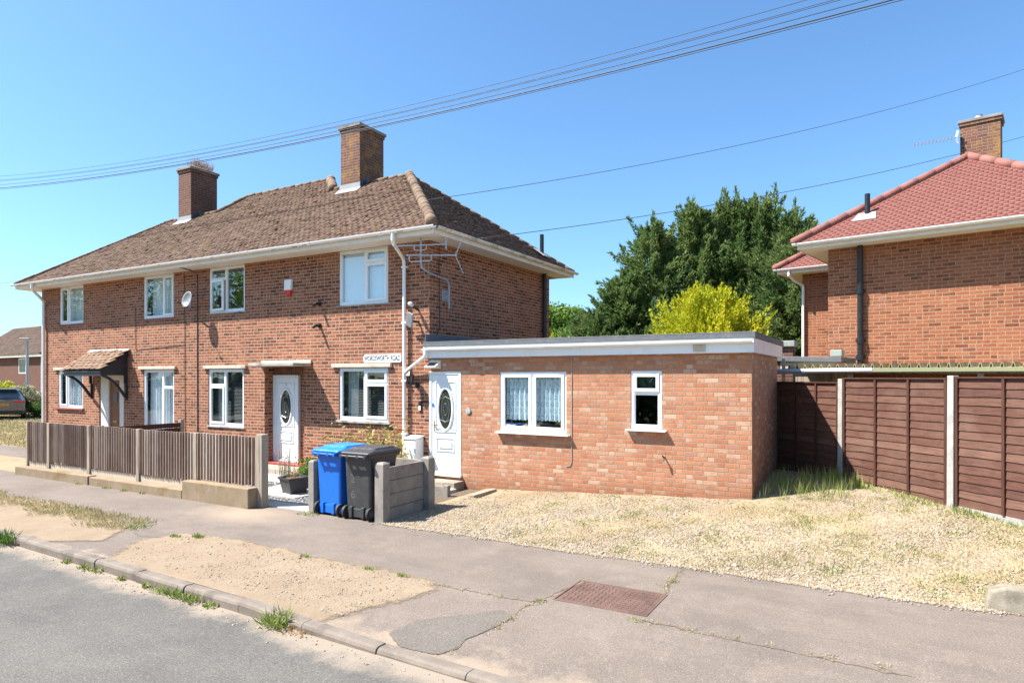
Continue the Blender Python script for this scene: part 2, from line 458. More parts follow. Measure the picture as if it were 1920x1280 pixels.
M_BLACK = plain_mat("black painted iron", (0.012, 0.012, 0.013), 0.38, dirt=0.15, dcol=(0.08, 0.07, 0.06))
M_LEAD = plain_mat("lead sheet", (0.30, 0.31, 0.32), 0.55, dirt=0.5, dcol=(0.46, 0.45, 0.42), dscale=6)
M_LEAD_DARK = plain_mat("dark lead flashing", (0.10, 0.115, 0.14), 0.55, dirt=0.3, dcol=(0.2, 0.2, 0.2))
M_FELT = plain_mat("dark roof felt edge", (0.105, 0.11, 0.12), 0.75, dirt=0.6, dcol=(0.2, 0.19, 0.17), dscale=9, bump=0.3)
M_GLASS = glass_mat("window glass")
M_GLASS_DARK = glass_mat("bathroom glass", (0.55, 0.6, 0.65), 0.06)
M_DOORGLASS = glass_mat("patterned door glass", (0.5, 0.53, 0.47), 0.06, 0.18)
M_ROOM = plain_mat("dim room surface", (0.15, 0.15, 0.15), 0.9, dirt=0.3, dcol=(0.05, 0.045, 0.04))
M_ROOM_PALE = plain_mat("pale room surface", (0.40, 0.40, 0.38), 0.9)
M_CURTAIN = plain_mat("white net curtain", (0.74, 0.78, 0.80), 0.9, dirt=0.1)
M_BLINDS = plain_mat("venetian blind slat", (0.460, 0.460, 0.437), 0.5)
M_TVROLLER = plain_mat("pale roller blind", (0.66, 0.73, 0.78), 0.8, dirt=0.05)
M_REDSILL = rough_mat("red tile sill", (0.24, 0.07, 0.05), (0.30, 0.10, 0.075), 8, 0.6)
M_STONE_SILL = rough_mat("grey stone sill", (0.28, 0.27, 0.26), (0.44, 0.42, 0.39), 9, 0.8, c3=(0.16, 0.15, 0.14))
M_LINTEL = rough_mat("cream concrete lintel", (0.496, 0.432, 0.336), (0.576, 0.512, 0.416), 7, 0.85, c3=(0.360, 0.304, 0.232))
M_SLABHOOD = rough_mat("weathered concrete slab", (0.331, 0.302, 0.259), (0.446, 0.396, 0.324), 6, 0.9, c3=(0.216, 0.194, 0.166))
M_CONC = rough_mat("grey concrete", (0.216, 0.191, 0.166), (0.288, 0.256, 0.216), 5, 0.9, c3=(0.158, 0.140, 0.119), bump=0.5)
M_CONC_PALE = rough_mat("pale concrete post", (0.29, 0.275, 0.25), (0.38, 0.36, 0.325), 7, 0.9, c3=(0.22, 0.205, 0.18), bump=0.5)
M_CONC_BASE = rough_mat("lichened concrete wall base", (0.218, 0.158, 0.095), (0.278, 0.211, 0.139), 4, 0.9, c3=(0.189, 0.124, 0.055), bump=0.45)
M_KERB = rough_mat("kerb concrete", (0.160, 0.130, 0.104), (0.224, 0.185, 0.150), 5, 0.92, c3=(0.117, 0.097, 0.080), bump=0.7, bscale=90)
M_BLOCK = rough_mat("old dark kerb block", (0.176, 0.148, 0.108), (0.288, 0.248, 0.188), 7, 0.92, c3=(0.112, 0.096, 0.072), bump=0.7)
M_SLAB = rough_mat("pale paving slab", (0.406, 0.390, 0.359), (0.484, 0.468, 0.437), 4, 0.9)
M_STEP = rough_mat("concrete step", (0.302, 0.245, 0.187), (0.389, 0.324, 0.259), 5, 0.9, c3=(0.230, 0.187, 0.144))
M_REDSTEP = plain_mat("red painted step", (0.36, 0.05, 0.04), 0.5, dirt=0.3)
M_BROWN_DOOR = rough_mat("varnished brown door", (0.17, 0.062, 0.03), (0.25, 0.095, 0.045), 3, 0.45, stretch=(8, 8, 1))
M_WOODPOST = rough_mat("cream wood", (0.62, 0.58, 0.50), (0.72, 0.68, 0.6), 3, 0.7, stretch=(6, 6, 1))
M_HOODBLACK = plain_mat("black painted board", (0.022, 0.024, 0.03), 0.5, dirt=0.3, dcol=(0.06, 0.06, 0.06))
M_PICKET = board_mat("weathered grey timber", [(0.0, (0.192, 0.131, 0.098)), (0.3, (0.320, 0.237, 0.189)), (0.6, (0.243, 0.169, 0.128)), (0.85, (0.422, 0.338, 0.275)), (1.0, (0.486, 0.400, 0.329))], (20.480, 20.000, 1.098), 0.6, 0.9, fade=(0.461, 0.375, 0.305), famt=0.35)
M_PICKETPOST = rough_mat("bleached timber post", (0.290, 0.234, 0.178), (0.379, 0.315, 0.245), 2.0, 0.9, bump=0.5, bscale=8, bdist=0.006, c3=(0.209, 0.161, 0.119), stretch=(11.290, 11.290, 0.950))
M_LAP = board_mat("brown stained fence board", [(0.0, (0.083, 0.038, 0.027)), (0.4, (0.115, 0.055, 0.039)), (0.75, (0.100, 0.045, 0.031)), (1.0, (0.146, 0.076, 0.054))], (1.372, 1.540, 15.360), 0.55, 0.8, fade=(0.182, 0.109, 0.079), famt=0.45)
M_LAPBAT = rough_mat("brown stained batten", (0.052, 0.019, 0.012), (0.079, 0.031, 0.019), 3, 0.75, bump=0.5, bscale=9, bdist=0.005, stretch=(4.720, 4.321, 0.577))
M_BLUE = plain_mat("blue bin plastic", (0.005, 0.128, 0.54), 0.34, dirt=0.10, dcol=(0.1, 0.2, 0.45), bump=0.1)
M_BLUE_LID = plain_mat("sun bleached blue lid", (0.012, 0.19, 0.68), 0.36, dirt=0.35, dcol=(0.25, 0.4, 0.7), dscale=5)
M_BINBLACK = plain_mat("grey black bin plastic", (0.042, 0.042, 0.043), 0.42, dirt=0.35, dcol=(0.11, 0.105, 0.1), dscale=5, bump=0.1)
M_RUBBER = plain_mat("black rubber", (0.018, 0.018, 0.018), 0.7, dirt=0.4, dcol=(0.12, 0.1, 0.08))
M_POT = plain_mat("black plant pot", (0.03, 0.032, 0.036), 0.5, dirt=0.4, dcol=(0.12, 0.11, 0.1))
M_SOIL = rough_mat("dry soil", (0.08, 0.06, 0.045), (0.16, 0.12, 0.085), 20, 0.95)
M_ALU = plain_mat("dull aluminium", (0.55, 0.56, 0.58), 0.38, metal=0.75, dirt=0.3)
M_GALV = plain_mat("galvanised steel", (0.36, 0.38, 0.41), 0.5, metal=0.5, dirt=0.4)
M_WHITE = plain_mat("white enamel", (0.80, 0.79, 0.76), 0.4, dirt=0.2)
M_LETTER = plain_mat("dark grey lettering", (0.04, 0.05, 0.06), 0.6)
M_RED = plain_mat("red plastic", (0.62, 0.02, 0.02), 0.4)
M_GREYPL = plain_mat("grey plastic", (0.33, 0.33, 0.33), 0.45)
M_BRASS = plain_mat("brass", (0.45, 0.29, 0.09), 0.35, metal=0.9)
M_BLUEST = plain_mat("blue sticker", (0.02, 0.18, 0.55), 0.5)
M_IRON = rough_mat("rusty iron cover", (0.124, 0.071, 0.056), (0.167, 0.102, 0.081), 6, 0.7, c3=(0.099, 0.059, 0.050), metal=0.15)
M_YELPLATE = plain_mat("yellow plate", (0.75, 0.42, 0.02), 0.4)
M_CABLE = plain_mat("black cable", (0.035, 0.038, 0.045), 0.6)
M_ASBESTOS = rough_mat("mossy corrugated sheet", (0.30, 0.26, 0.17), (0.42, 0.36, 0.22), 6, 0.95, c3=(0.30, 0.23, 0.06))
M_GREENGUT = plain_mat("algae green gutter", (0.27, 0.265, 0.15), 0.6, dirt=0.6, dcol=(0.26, 0.27, 0.08))

# ------------------------------------------------------------------ building helpers
def wall_with_holes(mb, O, U, N, u0, u1, z0, z1, holes, depth=0.10):
    """flat wall in the plane through O along U, facing N, with real openings and their reveals"""
    O = Vector(O); U = Vector(U); N = Vector(N)
    P = lambda u, z, d=0.0: O + U * u - N * d + Vector((0, 0, z))
    us = sorted({u0, u1, *[h[0] for h in holes], *[h[1] for h in holes]})
    zs = sorted({z0, z1, *[h[2] for h in holes], *[h[3] for h in holes]})
    for a, b in zip(us, us[1:]):
        for c, d in zip(zs, zs[1:]):
            mu, mz = (a + b) / 2, (c + d) / 2
            if any(h[0] < mu < h[1] and h[2] < mz < h[3] for h in holes): continue
            mb.quad(P(a, c), P(b, c), P(b, d), P(a, d))
    for (a, b, c, d) in holes:
        e = depth
        mb.quad(P(a, c), P(a, d), P(a, d, e), P(a, c, e))
        mb.quad(P(b, c), P(b, c, e), P(b, d, e), P(b, d))
        mb.quad(P(a, c), P(a, c, e), P(b, c, e), P(b, c))
        mb.quad(P(a, d), P(b, d), P(b, d, e), P(a, d, e))

def in_poly(px, py, poly):
    c = np.zeros(len(px), dtype=bool); j = len(poly) - 1
    for i in range(len(poly)):
        xi, yi = poly[i]; xj, yj = poly[j]
        if yi != yj:
            c ^= ((yi > py) != (yj > py)) & (px < (xj - xi) * (py - yi) / (yj - yi) + xi)
        j = i
    return c

def tile_field(O, U, S, poly, gauge=0.10, width=0.165, thick=0.014, lift=0.022, jit=1.0, r=None, fill=0.94):
    """rows of overlapping plain tiles on a slope; returns verts, quads"""
    r = r or np.random.default_rng(3)
    O = np.array(O, float); U = np.array(U, float); S = np.array(S, float); Nn = np.cross(U, S)
    if Nn[2] < 0: Nn = -Nn
    us = [p[0] for p in poly]; ss = [p[1] for p in poly]
    rows = np.arange(math.floor(min(ss) / gauge), math.ceil(max(ss) / gauge))
    cols = np.arange(math.floor(min(us) / width) - 1, math.ceil(max(us) / width) + 1)
    RR, CC = np.meshgrid(rows, cols, indexing='ij')
    RR = RR.ravel(); CC = CC.ravel()
    rowj = r.normal(0, 0.016 * jit, int(rows.max() - rows.min()) + 1)
    cu = CC * width + (RR % 2) * width * 0.5 + width * 0.5 + rowj[(RR - rows.min()).astype(int)]
    s0 = RR * gauge
    keep = in_poly(cu, s0 + gauge * 0.5, poly)
    cu = cu[keep]; s0 = s0[keep]; n = len(cu)
    sag = 0.012 * jit * np.sin(cu * 1.3) * np.sin(s0 * 1.1 + cu * 0.4)
    wv = width * np.minimum(fill + 0.04 * min(jit, 1.0) * r.random(n), 0.9985)
    lo = s0 + r.normal(0, 0.006 * jit, n)
    hi = s0 + gauge * 1.55
    hl = lift + r.normal(0, 0.0045 * jit, n) + sag
    hh = 0.004 + sag
    tw = r.normal(0, 0.0045 * jit, n)
    u0 = cu - wv / 2; u1 = cu + wv / 2
    def P(u, s, h): return O + u[:, None] * U + s[:, None] * S + h[:, None] * Nn
    one = np.ones(n)
    V = np.stack([P(u0, lo, hl + tw), P(u1, lo, hl - tw), P(u1, hi, hh * one), P(u0, hi, hh * one),
                  P(u0, lo, hl + tw - thick), P(u1, lo, hl - tw - thick), P(u1, hi, hh - thick), P(u0, hi, hh - thick)], axis=1).reshape(-1, 3)
    b = (np.arange(n) * 8)[:, None]
    F = np.concatenate([b + np.array(q) for q in ((0, 1, 2, 3), (4, 5, 1, 0), (5, 6, 2, 1), (7, 4, 0, 3))])
    return V, F

def join_np(parts):
    vs = []; fs = []; k = 0
    for v, f in parts:
        vs.append(v); fs.append(np.asarray(f) + k); k += len(v)
    return np.concatenate(vs), np.concatenate(fs)

def ridge_run(mb, a, b, r=0.115, seg=0.32, lump=0.0, n=10, flare=0.06):
    """half-round tiles bedded along a ridge or hip"""
    a = Vector(a); b = Vector(b); L = (b - a).length; k = max(1, round(L / seg)); t = (b - a) / k
    for i in range(k):
        p = a + t * i; q = a + t * (i + 1.06)
        j = Vector((random.gauss(0, lump), random.gauss(0, lump), random.gauss(0, lump)))
        mb.tube([p + j, q + j * 0.3], r, n, radii=[r * (1.0 + flare * (0.6 + 0.6 * random.random())), r])

def frame_window(parent, x0, x1, z0, z1, y, splits, room=True, room_mat=None, glass=None, N=(0, -1, 0), fw=0.058, dep=0.062, sill=None, name="window", fill=None):
    """white casement window facing -y at depth y.
    splits: list of (width fraction, [(height fraction from the bottom, 'fixed'|'sash'), ...])"""
    f = MB()
    f.box(x0, x0 + fw, y, y + dep, z0, z1); f.box(x1 - fw, x1, y, y + dep, z0, z1)
    f.box(x0 + fw, x1 - fw, y, y + dep, z1 - fw, z1); f.box(x0 + fw, x1 - fw, y, y + dep, z0, z0 + fw + 0.008)
    W = x1 - x0 - 2 * fw; ztop = z1 - fw; zbot = z0 + fw + 0.008
    cells = []; xa = x0 + fw
    for i, (wf, rows) in enumerate(splits):
        xb = xa + W * wf
        if i < len(splits) - 1:
            f.box(xb - 0.03, xb + 0.03, y + 0.002, y + dep, zbot, ztop); xe = xb - 0.03
        else: xe = x1 - fw
        za = zbot
        for j, (hf, kind) in enumerate(rows):
            zb = za + (ztop - zbot) * hf if j < len(rows) - 1 else ztop
            ze = zb
            if j < len(rows) - 1:
                f.box(xa, xe, y + 0.004, y + dep, zb - 0.027, zb + 0.027); ze = zb - 0.027
            cells.append((xa, xe, za, ze, kind)); za = zb + 0.027
        xa = xb + 0.03
    fo = f.build(name, M_UPVC, parent, bevel=0.004)
    for (a, b, c, d, kind) in cells:
        if kind.startswith('sash'):
            s = MB(); q = 0.045; o = 0.018; k = 0.010
            if kind == 'sash_open':                       # pushed out a little at its hinge-free edge
                s.xf = Matrix.Translation((a, y, 0)) @ Matrix.Rotation(R(-6), 4, 'Z') @ Matrix.Translation((-a, -y, 0))
            s.box(a - k, a + q, y - o, y + 0.03, c - k, d + k); s.box(b - q, b + k, y - o, y + 0.03, c - k, d + k)
            s.box(a + q, b - q, y - o, y + 0.03, d - q, d + k); s.box(a + q, b - q, y - o, y + 0.03, c - k, c + q)
            s.build("sash", M_UPVC, fo, bevel=0.004)
            g = MB(s.xf).box(a + q - 0.004, b - q + 0.004, y + 0.004, y + 0.020, c + q - 0.004, d - q + 0.004)
            if kind == 'sash_open': g.build("pane", glass or M_GLASS, fo)
            else: g.build("pane", glass or M_GLASS, fo)
        else:
            MB().box(a + 0.012, b - 0.012, y + 0.024, y + 0.040, c + 0.012, d - 0.012).build("pane", glass or M_GLASS, fo)
            bd = MB(); q = 0.016
            bd.box(a, a + q, y + 0.012, y + 0.05, c, d); bd.box(b - q, b, y + 0.012, y + 0.05, c, d)
            bd.box(a + q, b - q, y + 0.012, y + 0.05, d - q, d); bd.box(a + q, b - q, y + 0.012, y + 0.05, c, c + q)
            bd.build("glazing_bead", M_UPVC, fo)
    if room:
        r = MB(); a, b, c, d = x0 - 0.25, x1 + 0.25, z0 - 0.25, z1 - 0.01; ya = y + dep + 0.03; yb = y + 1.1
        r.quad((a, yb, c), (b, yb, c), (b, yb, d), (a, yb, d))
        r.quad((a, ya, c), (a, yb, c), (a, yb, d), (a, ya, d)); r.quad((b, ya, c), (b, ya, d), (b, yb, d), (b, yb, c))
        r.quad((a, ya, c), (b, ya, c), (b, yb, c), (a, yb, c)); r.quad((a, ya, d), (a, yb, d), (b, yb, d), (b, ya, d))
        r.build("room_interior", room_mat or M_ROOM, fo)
    if sill:
        m, sa, sb, st, out = sill
        MB().box(sa, sb, y - out, y + 0.02, z0 - st, z0 - 0.002).build("sill", m, fo, bevel=0.006)
    return fo

def wavy_sheet(x0, x1, z0, z1, y, amp=0.02, wl=0.09, n=90, scallop=0.0, seed=0):
    mb = MB(); vs = []; rr = random.Random(seed); ph = rr.random() * 6
    for i in range(n + 1):
        t = i / n; x = x0 + (x1 - x0) * t
        yy = y + amp * math.sin(2 * math.pi * x / wl + ph + 1.2 * math.sin(x * 7 + ph))
        zb = z0 + scallop * abs(math.sin(math.pi * x / 0.07))
        for k in range(5): vs.append((x, yy * 1.0 + 0.004 * k * math.sin(x * 23), zb + (z1 - zb) * k / 4))
    fs = [(i * 5 + k, (i + 1) * 5 + k, (i + 1) * 5 + k + 1, i * 5 + k + 1) for i in range(n) for k in range(4)]
    return mb.add(vs, fs)

def slats(x0, x1, z0, z1, y, pitch=0.03, w=0.022):
    mb = MB(); z = z0
    while z < z1:
        mb.quad((x0, y - w / 2, z + 0.006), (x1, y - w / 2, z + 0.006), (x1, y + w / 2, z + 0.013), (x0, y + w / 2, z + 0.013)); z += pitch
    return mb

def gutter_run(mb, pts, r=0.056, unions=2.0):
    """half-round gutter with unions every couple of metres; the lip is open on top"""
    for a, b in zip(pts, pts[1:]):
        a = Vector(a); b = Vector(b); t = (b - a).normalized(); s = Vector((-t.y, t.x, 0)); L = (b - a).length
        prof = [(math.cos(math.pi + math.pi * k / 8), math.sin(math.pi + math.pi * k / 8)) for k in range(9)]
        outer = [(c * r, d * r) for c, d in prof]; inner = [(c * (r - 0.006), d * (r - 0.006)) for c, d in reversed(prof)]
        ring = outer + inner
        def put(p, q, k=1.0):
            A = [p + s * (u * k) + Vector((0, 0, w * k)) for u, w in ring]; B = [q + s * (u * k) + Vector((0, 0, w * k)) for u, w in ring]
            mb.loft([A, B])
        put(a, b)
        d = unions * 0.6
        while d < L - 0.2:
            put(a + t * (d - 0.05), a + t * (d + 0.05), 1.14); d += unions

def oval_door(parent, x0, x1, z0, z1, y, handle_left=True, handle_mat=None):
    """white panelled plastic door with an oval light, facing -y"""
    fw = 0.055
    f = MB(); f.box(x0, x0 + fw, y - 0.015, y + 0.07, z0, z1); f.box(x1 - fw, x1, y - 0.015, y + 0.07, z0, z1)
    f.box(x0 + fw, x1 - fw, y - 0.015, y + 0.07, z1 - fw, z1); f.box(x0 + fw, x1 - fw, y - 0.04, y + 0.07, z0, z0 + 0.05)
    a, b, c, d = x0 + fw + 0.004, x1 - fw - 0.004, z0 + 0.054, z1 - fw - 0.004
    door = MB().box(a, b, y, y + 0.05, c, d).build("door", M_UPVC, parent, bevel=0.004)
    f.build("door_frame", M_UPVC, door, bevel=0.004)
    W = b - a; cx = (a + b) / 2 + 0.01; H = d - c
    zc = c + H * 0.64; ru, rw = W * 0.235, H * 0.205
    MB().ring((cx, y, zc), (1, 0, 0), (0, 0, 1), (0, -1, 0), (ru, rw), (ru * 1.30, rw * 1.15), 0.028, 40).build("oval_moulding", M_UPVC, door, smooth=True)
    MB().disc((cx, y - 0.006, zc), (1, 0, 0), (0, 0, 1), ru * 1.01, rw * 1.01, 40).build("oval_glass", M_DOORGLASS, door)
    ld = MB()
    for q_ in (0.62, 0.30):
        ld.tube([(cx + ru * q_ * math.cos(t), y - 0.0085, zc + rw * q_ * math.sin(t)) for t in [2 * math.pi * k / 20 for k in range(21)]], 0.0022, 4)
    for s_ in (-1, 1):
        ld.tube([(cx - ru * 0.9 * math.cos(0.5), y - 0.0085, zc + s_ * rw * 0.52), (cx, y - 0.0085, zc + s_ * rw * 0.66), (cx + ru * 0.9 * math.cos(0.5), y - 0.0085, zc + s_ * rw * 0.52)], 0.0022, 4)
    ld.build("leading", M_ALU, door)
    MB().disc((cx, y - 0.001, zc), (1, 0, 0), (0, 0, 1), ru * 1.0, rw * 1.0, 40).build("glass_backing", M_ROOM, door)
    p = MB()
    def panel(x_0, x_1, z_0, z_1, t=0.022, h=0.014):
        p.box(x_0, x_1, y - h, y + 0.001, z_0, z_0 + t); p.box(x_0, x_1, y - h, y + 0.001, z_1 - t, z_1)
        p.box(x_0, x_0 + t, y - h, y + 0.001, z_0 + t, z_1 - t); p.box(x_1 - t, x_1, y - h, y + 0.001, z_0 + t, z_1 - t)
    panel(a + W * 0.13, b - W * 0.10, c + H * 0.40, c + H * 0.93)
    panel(a + W * 0.17, b - W * 0.14, c + H * 0.20, c + H * 0.345)
    p.box(a + W * 0.28, b - W * 0.25, y - 0.018, y + 0.001, c + H * 0.235, c + H * 0.305)
    arc = [Vector((cx + W * 0.33 * math.cos(t), y - 0.004, c + H * 0.445 + 0.05 * math.sin(t))) for t in [math.pi + math.pi * k / 10 for k in range(11)]]
    p.tube(arc, 0.011, 6)
    p.build("raised_panel", M_UPVC, door, bevel=0.005)
    hx = a + 0.07 if handle_left else b - 0.07; hz = c + H * 0.46
    h = MB(); h.box(hx - 0.014, hx + 0.014, y - 0.012, y, hz - 0.11, hz + 0.11); h.bar((hx, y - 0.045, hz + 0.03), (hx + (0.11 if handle_left else -0.11), y - 0.045, hz + 0.03), 0.018, 0.02); h.bar((hx, y, hz + 0.03), (hx, y - 0.05, hz + 0.03), 0.016, 0.016)
    h.build("handle", handle_mat or M_UPVC, door, bevel=0.003)
    return door

# ------------------------------------------------------------------ ground, road, pavement (the setting)
def hash_noise(x, y, s=0.0):
    return (np.sin(x * 3.1 + s) * np.cos(y * 2.7 - s) + 0.5 * np.sin(x * 7.3 - y * 5.1 + s) + 0.25 * np.cos(x * 15.7 + y * 13.3 + 2 * s)) / 1.75

def drive_z(x, y):
    """the gravel rises from the pavement towards the extension and the fence"""
    s = np.clip((y + 3.12) / 3.1, 0, 1.5)
    k = np.maximum(0.03 + 0.049 * (x - 1.3), 0.012)
    return s * k

def kerb_drop(x):
    """0 for the upstanding kerb on the left, 1 for the dropped kerb of the vehicle crossing"""
    return np.clip((x - 2.6) / 1.3, 0, 1)

def kerb_y(x): return -6.38 - 0.035 * np.clip(x, -3, 8)

def sheet(name, xs, ys, zfun, mat, label_kind="structure"):
    X, Y = np.meshgrid(xs, ys, indexing='ij')
    Z = zfun(X, Y)
    V = np.stack([X.ravel(), Y.ravel(), Z.ravel()], 1)
    nx, ny = len(xs), len(ys)
    i, j = np.meshgrid(np.arange(nx - 1), np.arange(ny - 1), indexing='ij')
    a = (i * ny + j).ravel()
    F = np.stack([a, a + ny, a + ny + 1, a + 1], 1)
    o = mesh_np(name, V, F, mat, smooth=True)
    o["kind"] = label_kind
    return o

# ground material: sun-bleached grass and earth
def ground_mat():
    m, n = new_mat("dry grass ground")
    p = n.world()
    f = n.mapr(n.noise(p, 0.7, 6, 0.7), 0.4, 0.62)
    c = n.mix(f, (0.25, 0.18, 0.095), (0.15, 0.14, 0.05))
    c = n.mix(n.mapr(n.noise(p, 3.0, 5, 0.7), 0.5, 0.65), c, (0.33, 0.25, 0.15))
    g = n.noise(p, 45.0, 3, 0.7)
    c = n.mix(0.4, c, n.ramp(g, [(0.25, (0.2, 0.2, 0.2)), (0.75, (0.8, 0.8, 0.8))]), 'OVERLAY')
    n.pbr(c, 0.95, n.bump(g, 0.8, 0.02), spec=0.1)
    return m
M_GROUND = ground_mat()

def tarmac_mat(name, base, dark, pale, speck, grain=170.0, sand=None, sandfun=None):
    m, n = new_mat(name)
    p = n.world()
    c = n.mix(n.mapr(n.noise(p, 0.8, 5, 0.65), 0.38, 0.66), base, dark)
    c = n.mix(n.m('MULTIPLY', n.mapr(n.noise(p, 2.1, 6, 0.7), 0.52, 0.75), 0.6), c, pale)
    c = n.mix(n.m('MULTIPLY', n.mapr(n.noise(n.node("ShaderNodeMapping", {"Vector": p, "Scale": (0.35, 2.4, 1)}).outputs[0], 1.0, 5, 0.65), 0.5, 0.72), 0.35), c, pale)
    v = n.voro(p, grain, out=1)
    sep = n.node("ShaderNodeSeparateColor", {0: v})
    c = n.mix(0.5, c, n.ramp(sep.outputs[0], [(0.0, (0.25, 0.25, 0.25)), (0.5, (0.5, 0.5, 0.5)), (0.9, (0.62, 0.62, 0.62)), (1.0, (0.95, 0.94, 0.9))]), 'OVERLAY')
    g2 = n.noise(p, grain * 0.45, 2, 0.5)
    c = n.mix(0.35, c, n.ramp(g2, [(0.3, (0.28, 0.28, 0.28)), (0.7, (0.72, 0.72, 0.72))]), 'OVERLAY')
    # the odd pale chip
    ch = n.voro(p, 24.0)
    c = n.mix(n.mapr(ch, 0.10, 0.07), c, speck)
    if sandfun is not None:
        c = n.mix(sandfun(n, p), c, sand)
    d = n.voro(p, grain)
    n.pbr(c, 0.92, n.bump(n.m('ADD', n.m('MULTIPLY', d, 0.7), g2), 0.6, 0.004), spec=0.25)
    return m

def sand_pave(n, p):
    """sand blown over the pavement beside the worn verge and the garden gate"""
    sp = n.node("ShaderNodeSeparateXYZ", {0: p}); x, y = sp.outputs[0], sp.outputs[1]
    nz = n.m('MULTIPLY', n.m('SUBTRACT', n.noise(p, 2.2, 6, 0.7), 0.5), 1.3)
    k = n.mapr(n.m('ADD', n.m('ABSOLUTE', n.m('ADD', y, 6.36)), nz), 0.26, 0.0)
    xs = n.mapr(x, 3.2, -0.5, 0.55, 1.0)
    a = n.m('MULTIPLY', k, xs)
    gx = n.m('MULTIPLY', n.m('SUBTRACT', x, -0.9), 0.55); gy = n.m('SUBTRACT', y, -3.75)
    gd = n.m('SQRT', n.m('ADD', n.m('MULTIPLY', gx, gx), n.m('MULTIPLY', gy, gy)))
    b = n.m('MULTIPLY', n.mapr(n.m('ADD', gd, n.m('MULTIPLY', nz, 0.5)), 0.75, 0.1), 0.6)
    return n.m('MAXIMUM', a, b)
M_PAVE = tarmac_mat("pavement tarmac", (0.180, 0.144, 0.118), (0.143, 0.116, 0.097), (0.240, 0.194, 0.160), (0.36, 0.33, 0.29), sand=(0.36, 0.275, 0.195), sandfun=sand_pave)

def sand_road(n, p):
    sp = n.node("ShaderNodeSeparateXYZ", {0: p}); x, y = sp.outputs[0], sp.outputs[1]
    nz = n.m('MULTIPLY', n.m('SUBTRACT', n.noise(p, 1.6, 6, 0.7), 0.5), 0.9)
    edge = n.m('ADD', n.m('MULTIPLY', n.m('MINIMUM', n.m('MAXIMUM', x, -3.0), 8.0), -0.035), -6.38)
    return n.m('MULTIPLY', n.mapr(n.m('ADD', n.m('SUBTRACT', edge, y), nz), 0.34, 0.10), 0.75)
M_ROAD = tarmac_mat("road asphalt", (0.124, 0.114, 0.101), (0.099, 0.092, 0.083), (0.154, 0.140, 0.122), (0.30, 0.285, 0.255), grain=120.0, sand=(0.30, 0.24, 0.18), sandfun=sand_road)
M_PATCH = tarmac_mat("tarmac repair", (0.140, 0.120, 0.102), (0.122, 0.106, 0.091), (0.168, 0.143, 0.121), (0.25, 0.235, 0.21), grain=140.0)

xs = np.concatenate([np.linspace(-600, -60, 10), np.linspace(-50, 60, 45), np.linspace(80, 600, 10)])
ysg = np.concatenate([np.linspace(-600, -40, 8), [-30, -14.2, -13.9, -6.62, -6.40, -3.0], np.linspace(0, 60, 20), np.linspace(90, 600, 8)])
sheet("ground", xs, ysg, lambda x, y: np.where((y < -6.0) & (y > -14), -0.20, -0.13) + 0 * x, M_GROUND)
sheet("lawn", np.linspace(-60, -15.45, 30), np.linspace(-0.62, 45, 24), lambda x, y: -0.012 + 0.01 * hash_noise(x * 0.3, y * 0.3), M_GROUND)
sheet("back_garden", np.linspace(-15.3, 30, 20), np.linspace(5.6, 45, 20), lambda x, y: -0.03 + 0 * x, M_GROUND)
sheet("road", np.linspace(-60, 60, 61), np.linspace(-13.6, -6.30, 12), lambda x, y: -0.10 + 0.015 * np.clip((-y - 6.4) / 3, 0, 1), M_ROAD)
def pave_z(x, y):
    k = np.clip((-y - 4.9) / 1.4, 0, 1)
    return -0.062 * k * kerb_drop(x) + 0.004 * hash_noise(x * 0.6, y * 0.8) * (y < -3.3)
pv_x = np.concatenate([np.linspace(-60, -10, 20), np.linspace(-9.5, 14, 120), np.linspace(15, 50, 15)])
X, T = np.meshgrid(pv_x, np.linspace(0, 1, 40), indexing='ij')
Y = (kerb_y(X) + 0.12) * (1 - T) + T * -3.12
Z = pave_z(X, Y)
nyy = 40
ii, jj = np.meshgrid(np.arange(len(pv_x) - 1), np.arange(nyy - 1), indexing='ij'); aa = (ii * nyy + jj).ravel()
mesh_np("pavement", np.stack([X.ravel(), Y.ravel(), Z.ravel()], 1), np.stack([aa, aa + nyy, aa + nyy + 1, aa + 1], 1), M_PAVE, smooth=True)["kind"] = "structure"

# kerb stones, upstanding on the left and dropped from the crossing on
kb = MB(); x = -40.0
while x < 16:
    L = 0.905; a, b = x + 0.004, x + L - 0.004
    def kz(q): return 0.012 - 0.062 * float(kerb_drop(q))
    ya, yb = float(kerb_y(a)), float(kerb_y(b)); w = 0.135; j = random.gauss(0, 0.004); jz = random.gauss(0, 0.004)
    prof = lambda q, y0: [(q, y0 + j, -0.2), (q, y0 + w + j, -0.2), (q, y0 + w + j, kz(q) + jz - 0.003), (q, y0 + 0.035 + j, kz(q) + jz), (q, y0 + 0.012 + j, kz(q) + jz - 0.012), (q, y0 + j, kz(q) + jz - 0.035)]
    kb.loft([prof(a, ya), prof(b, yb)]); x += L
kb.build("kerb", M_KERB, None, bevel=0.004)["kind"] = "structure"

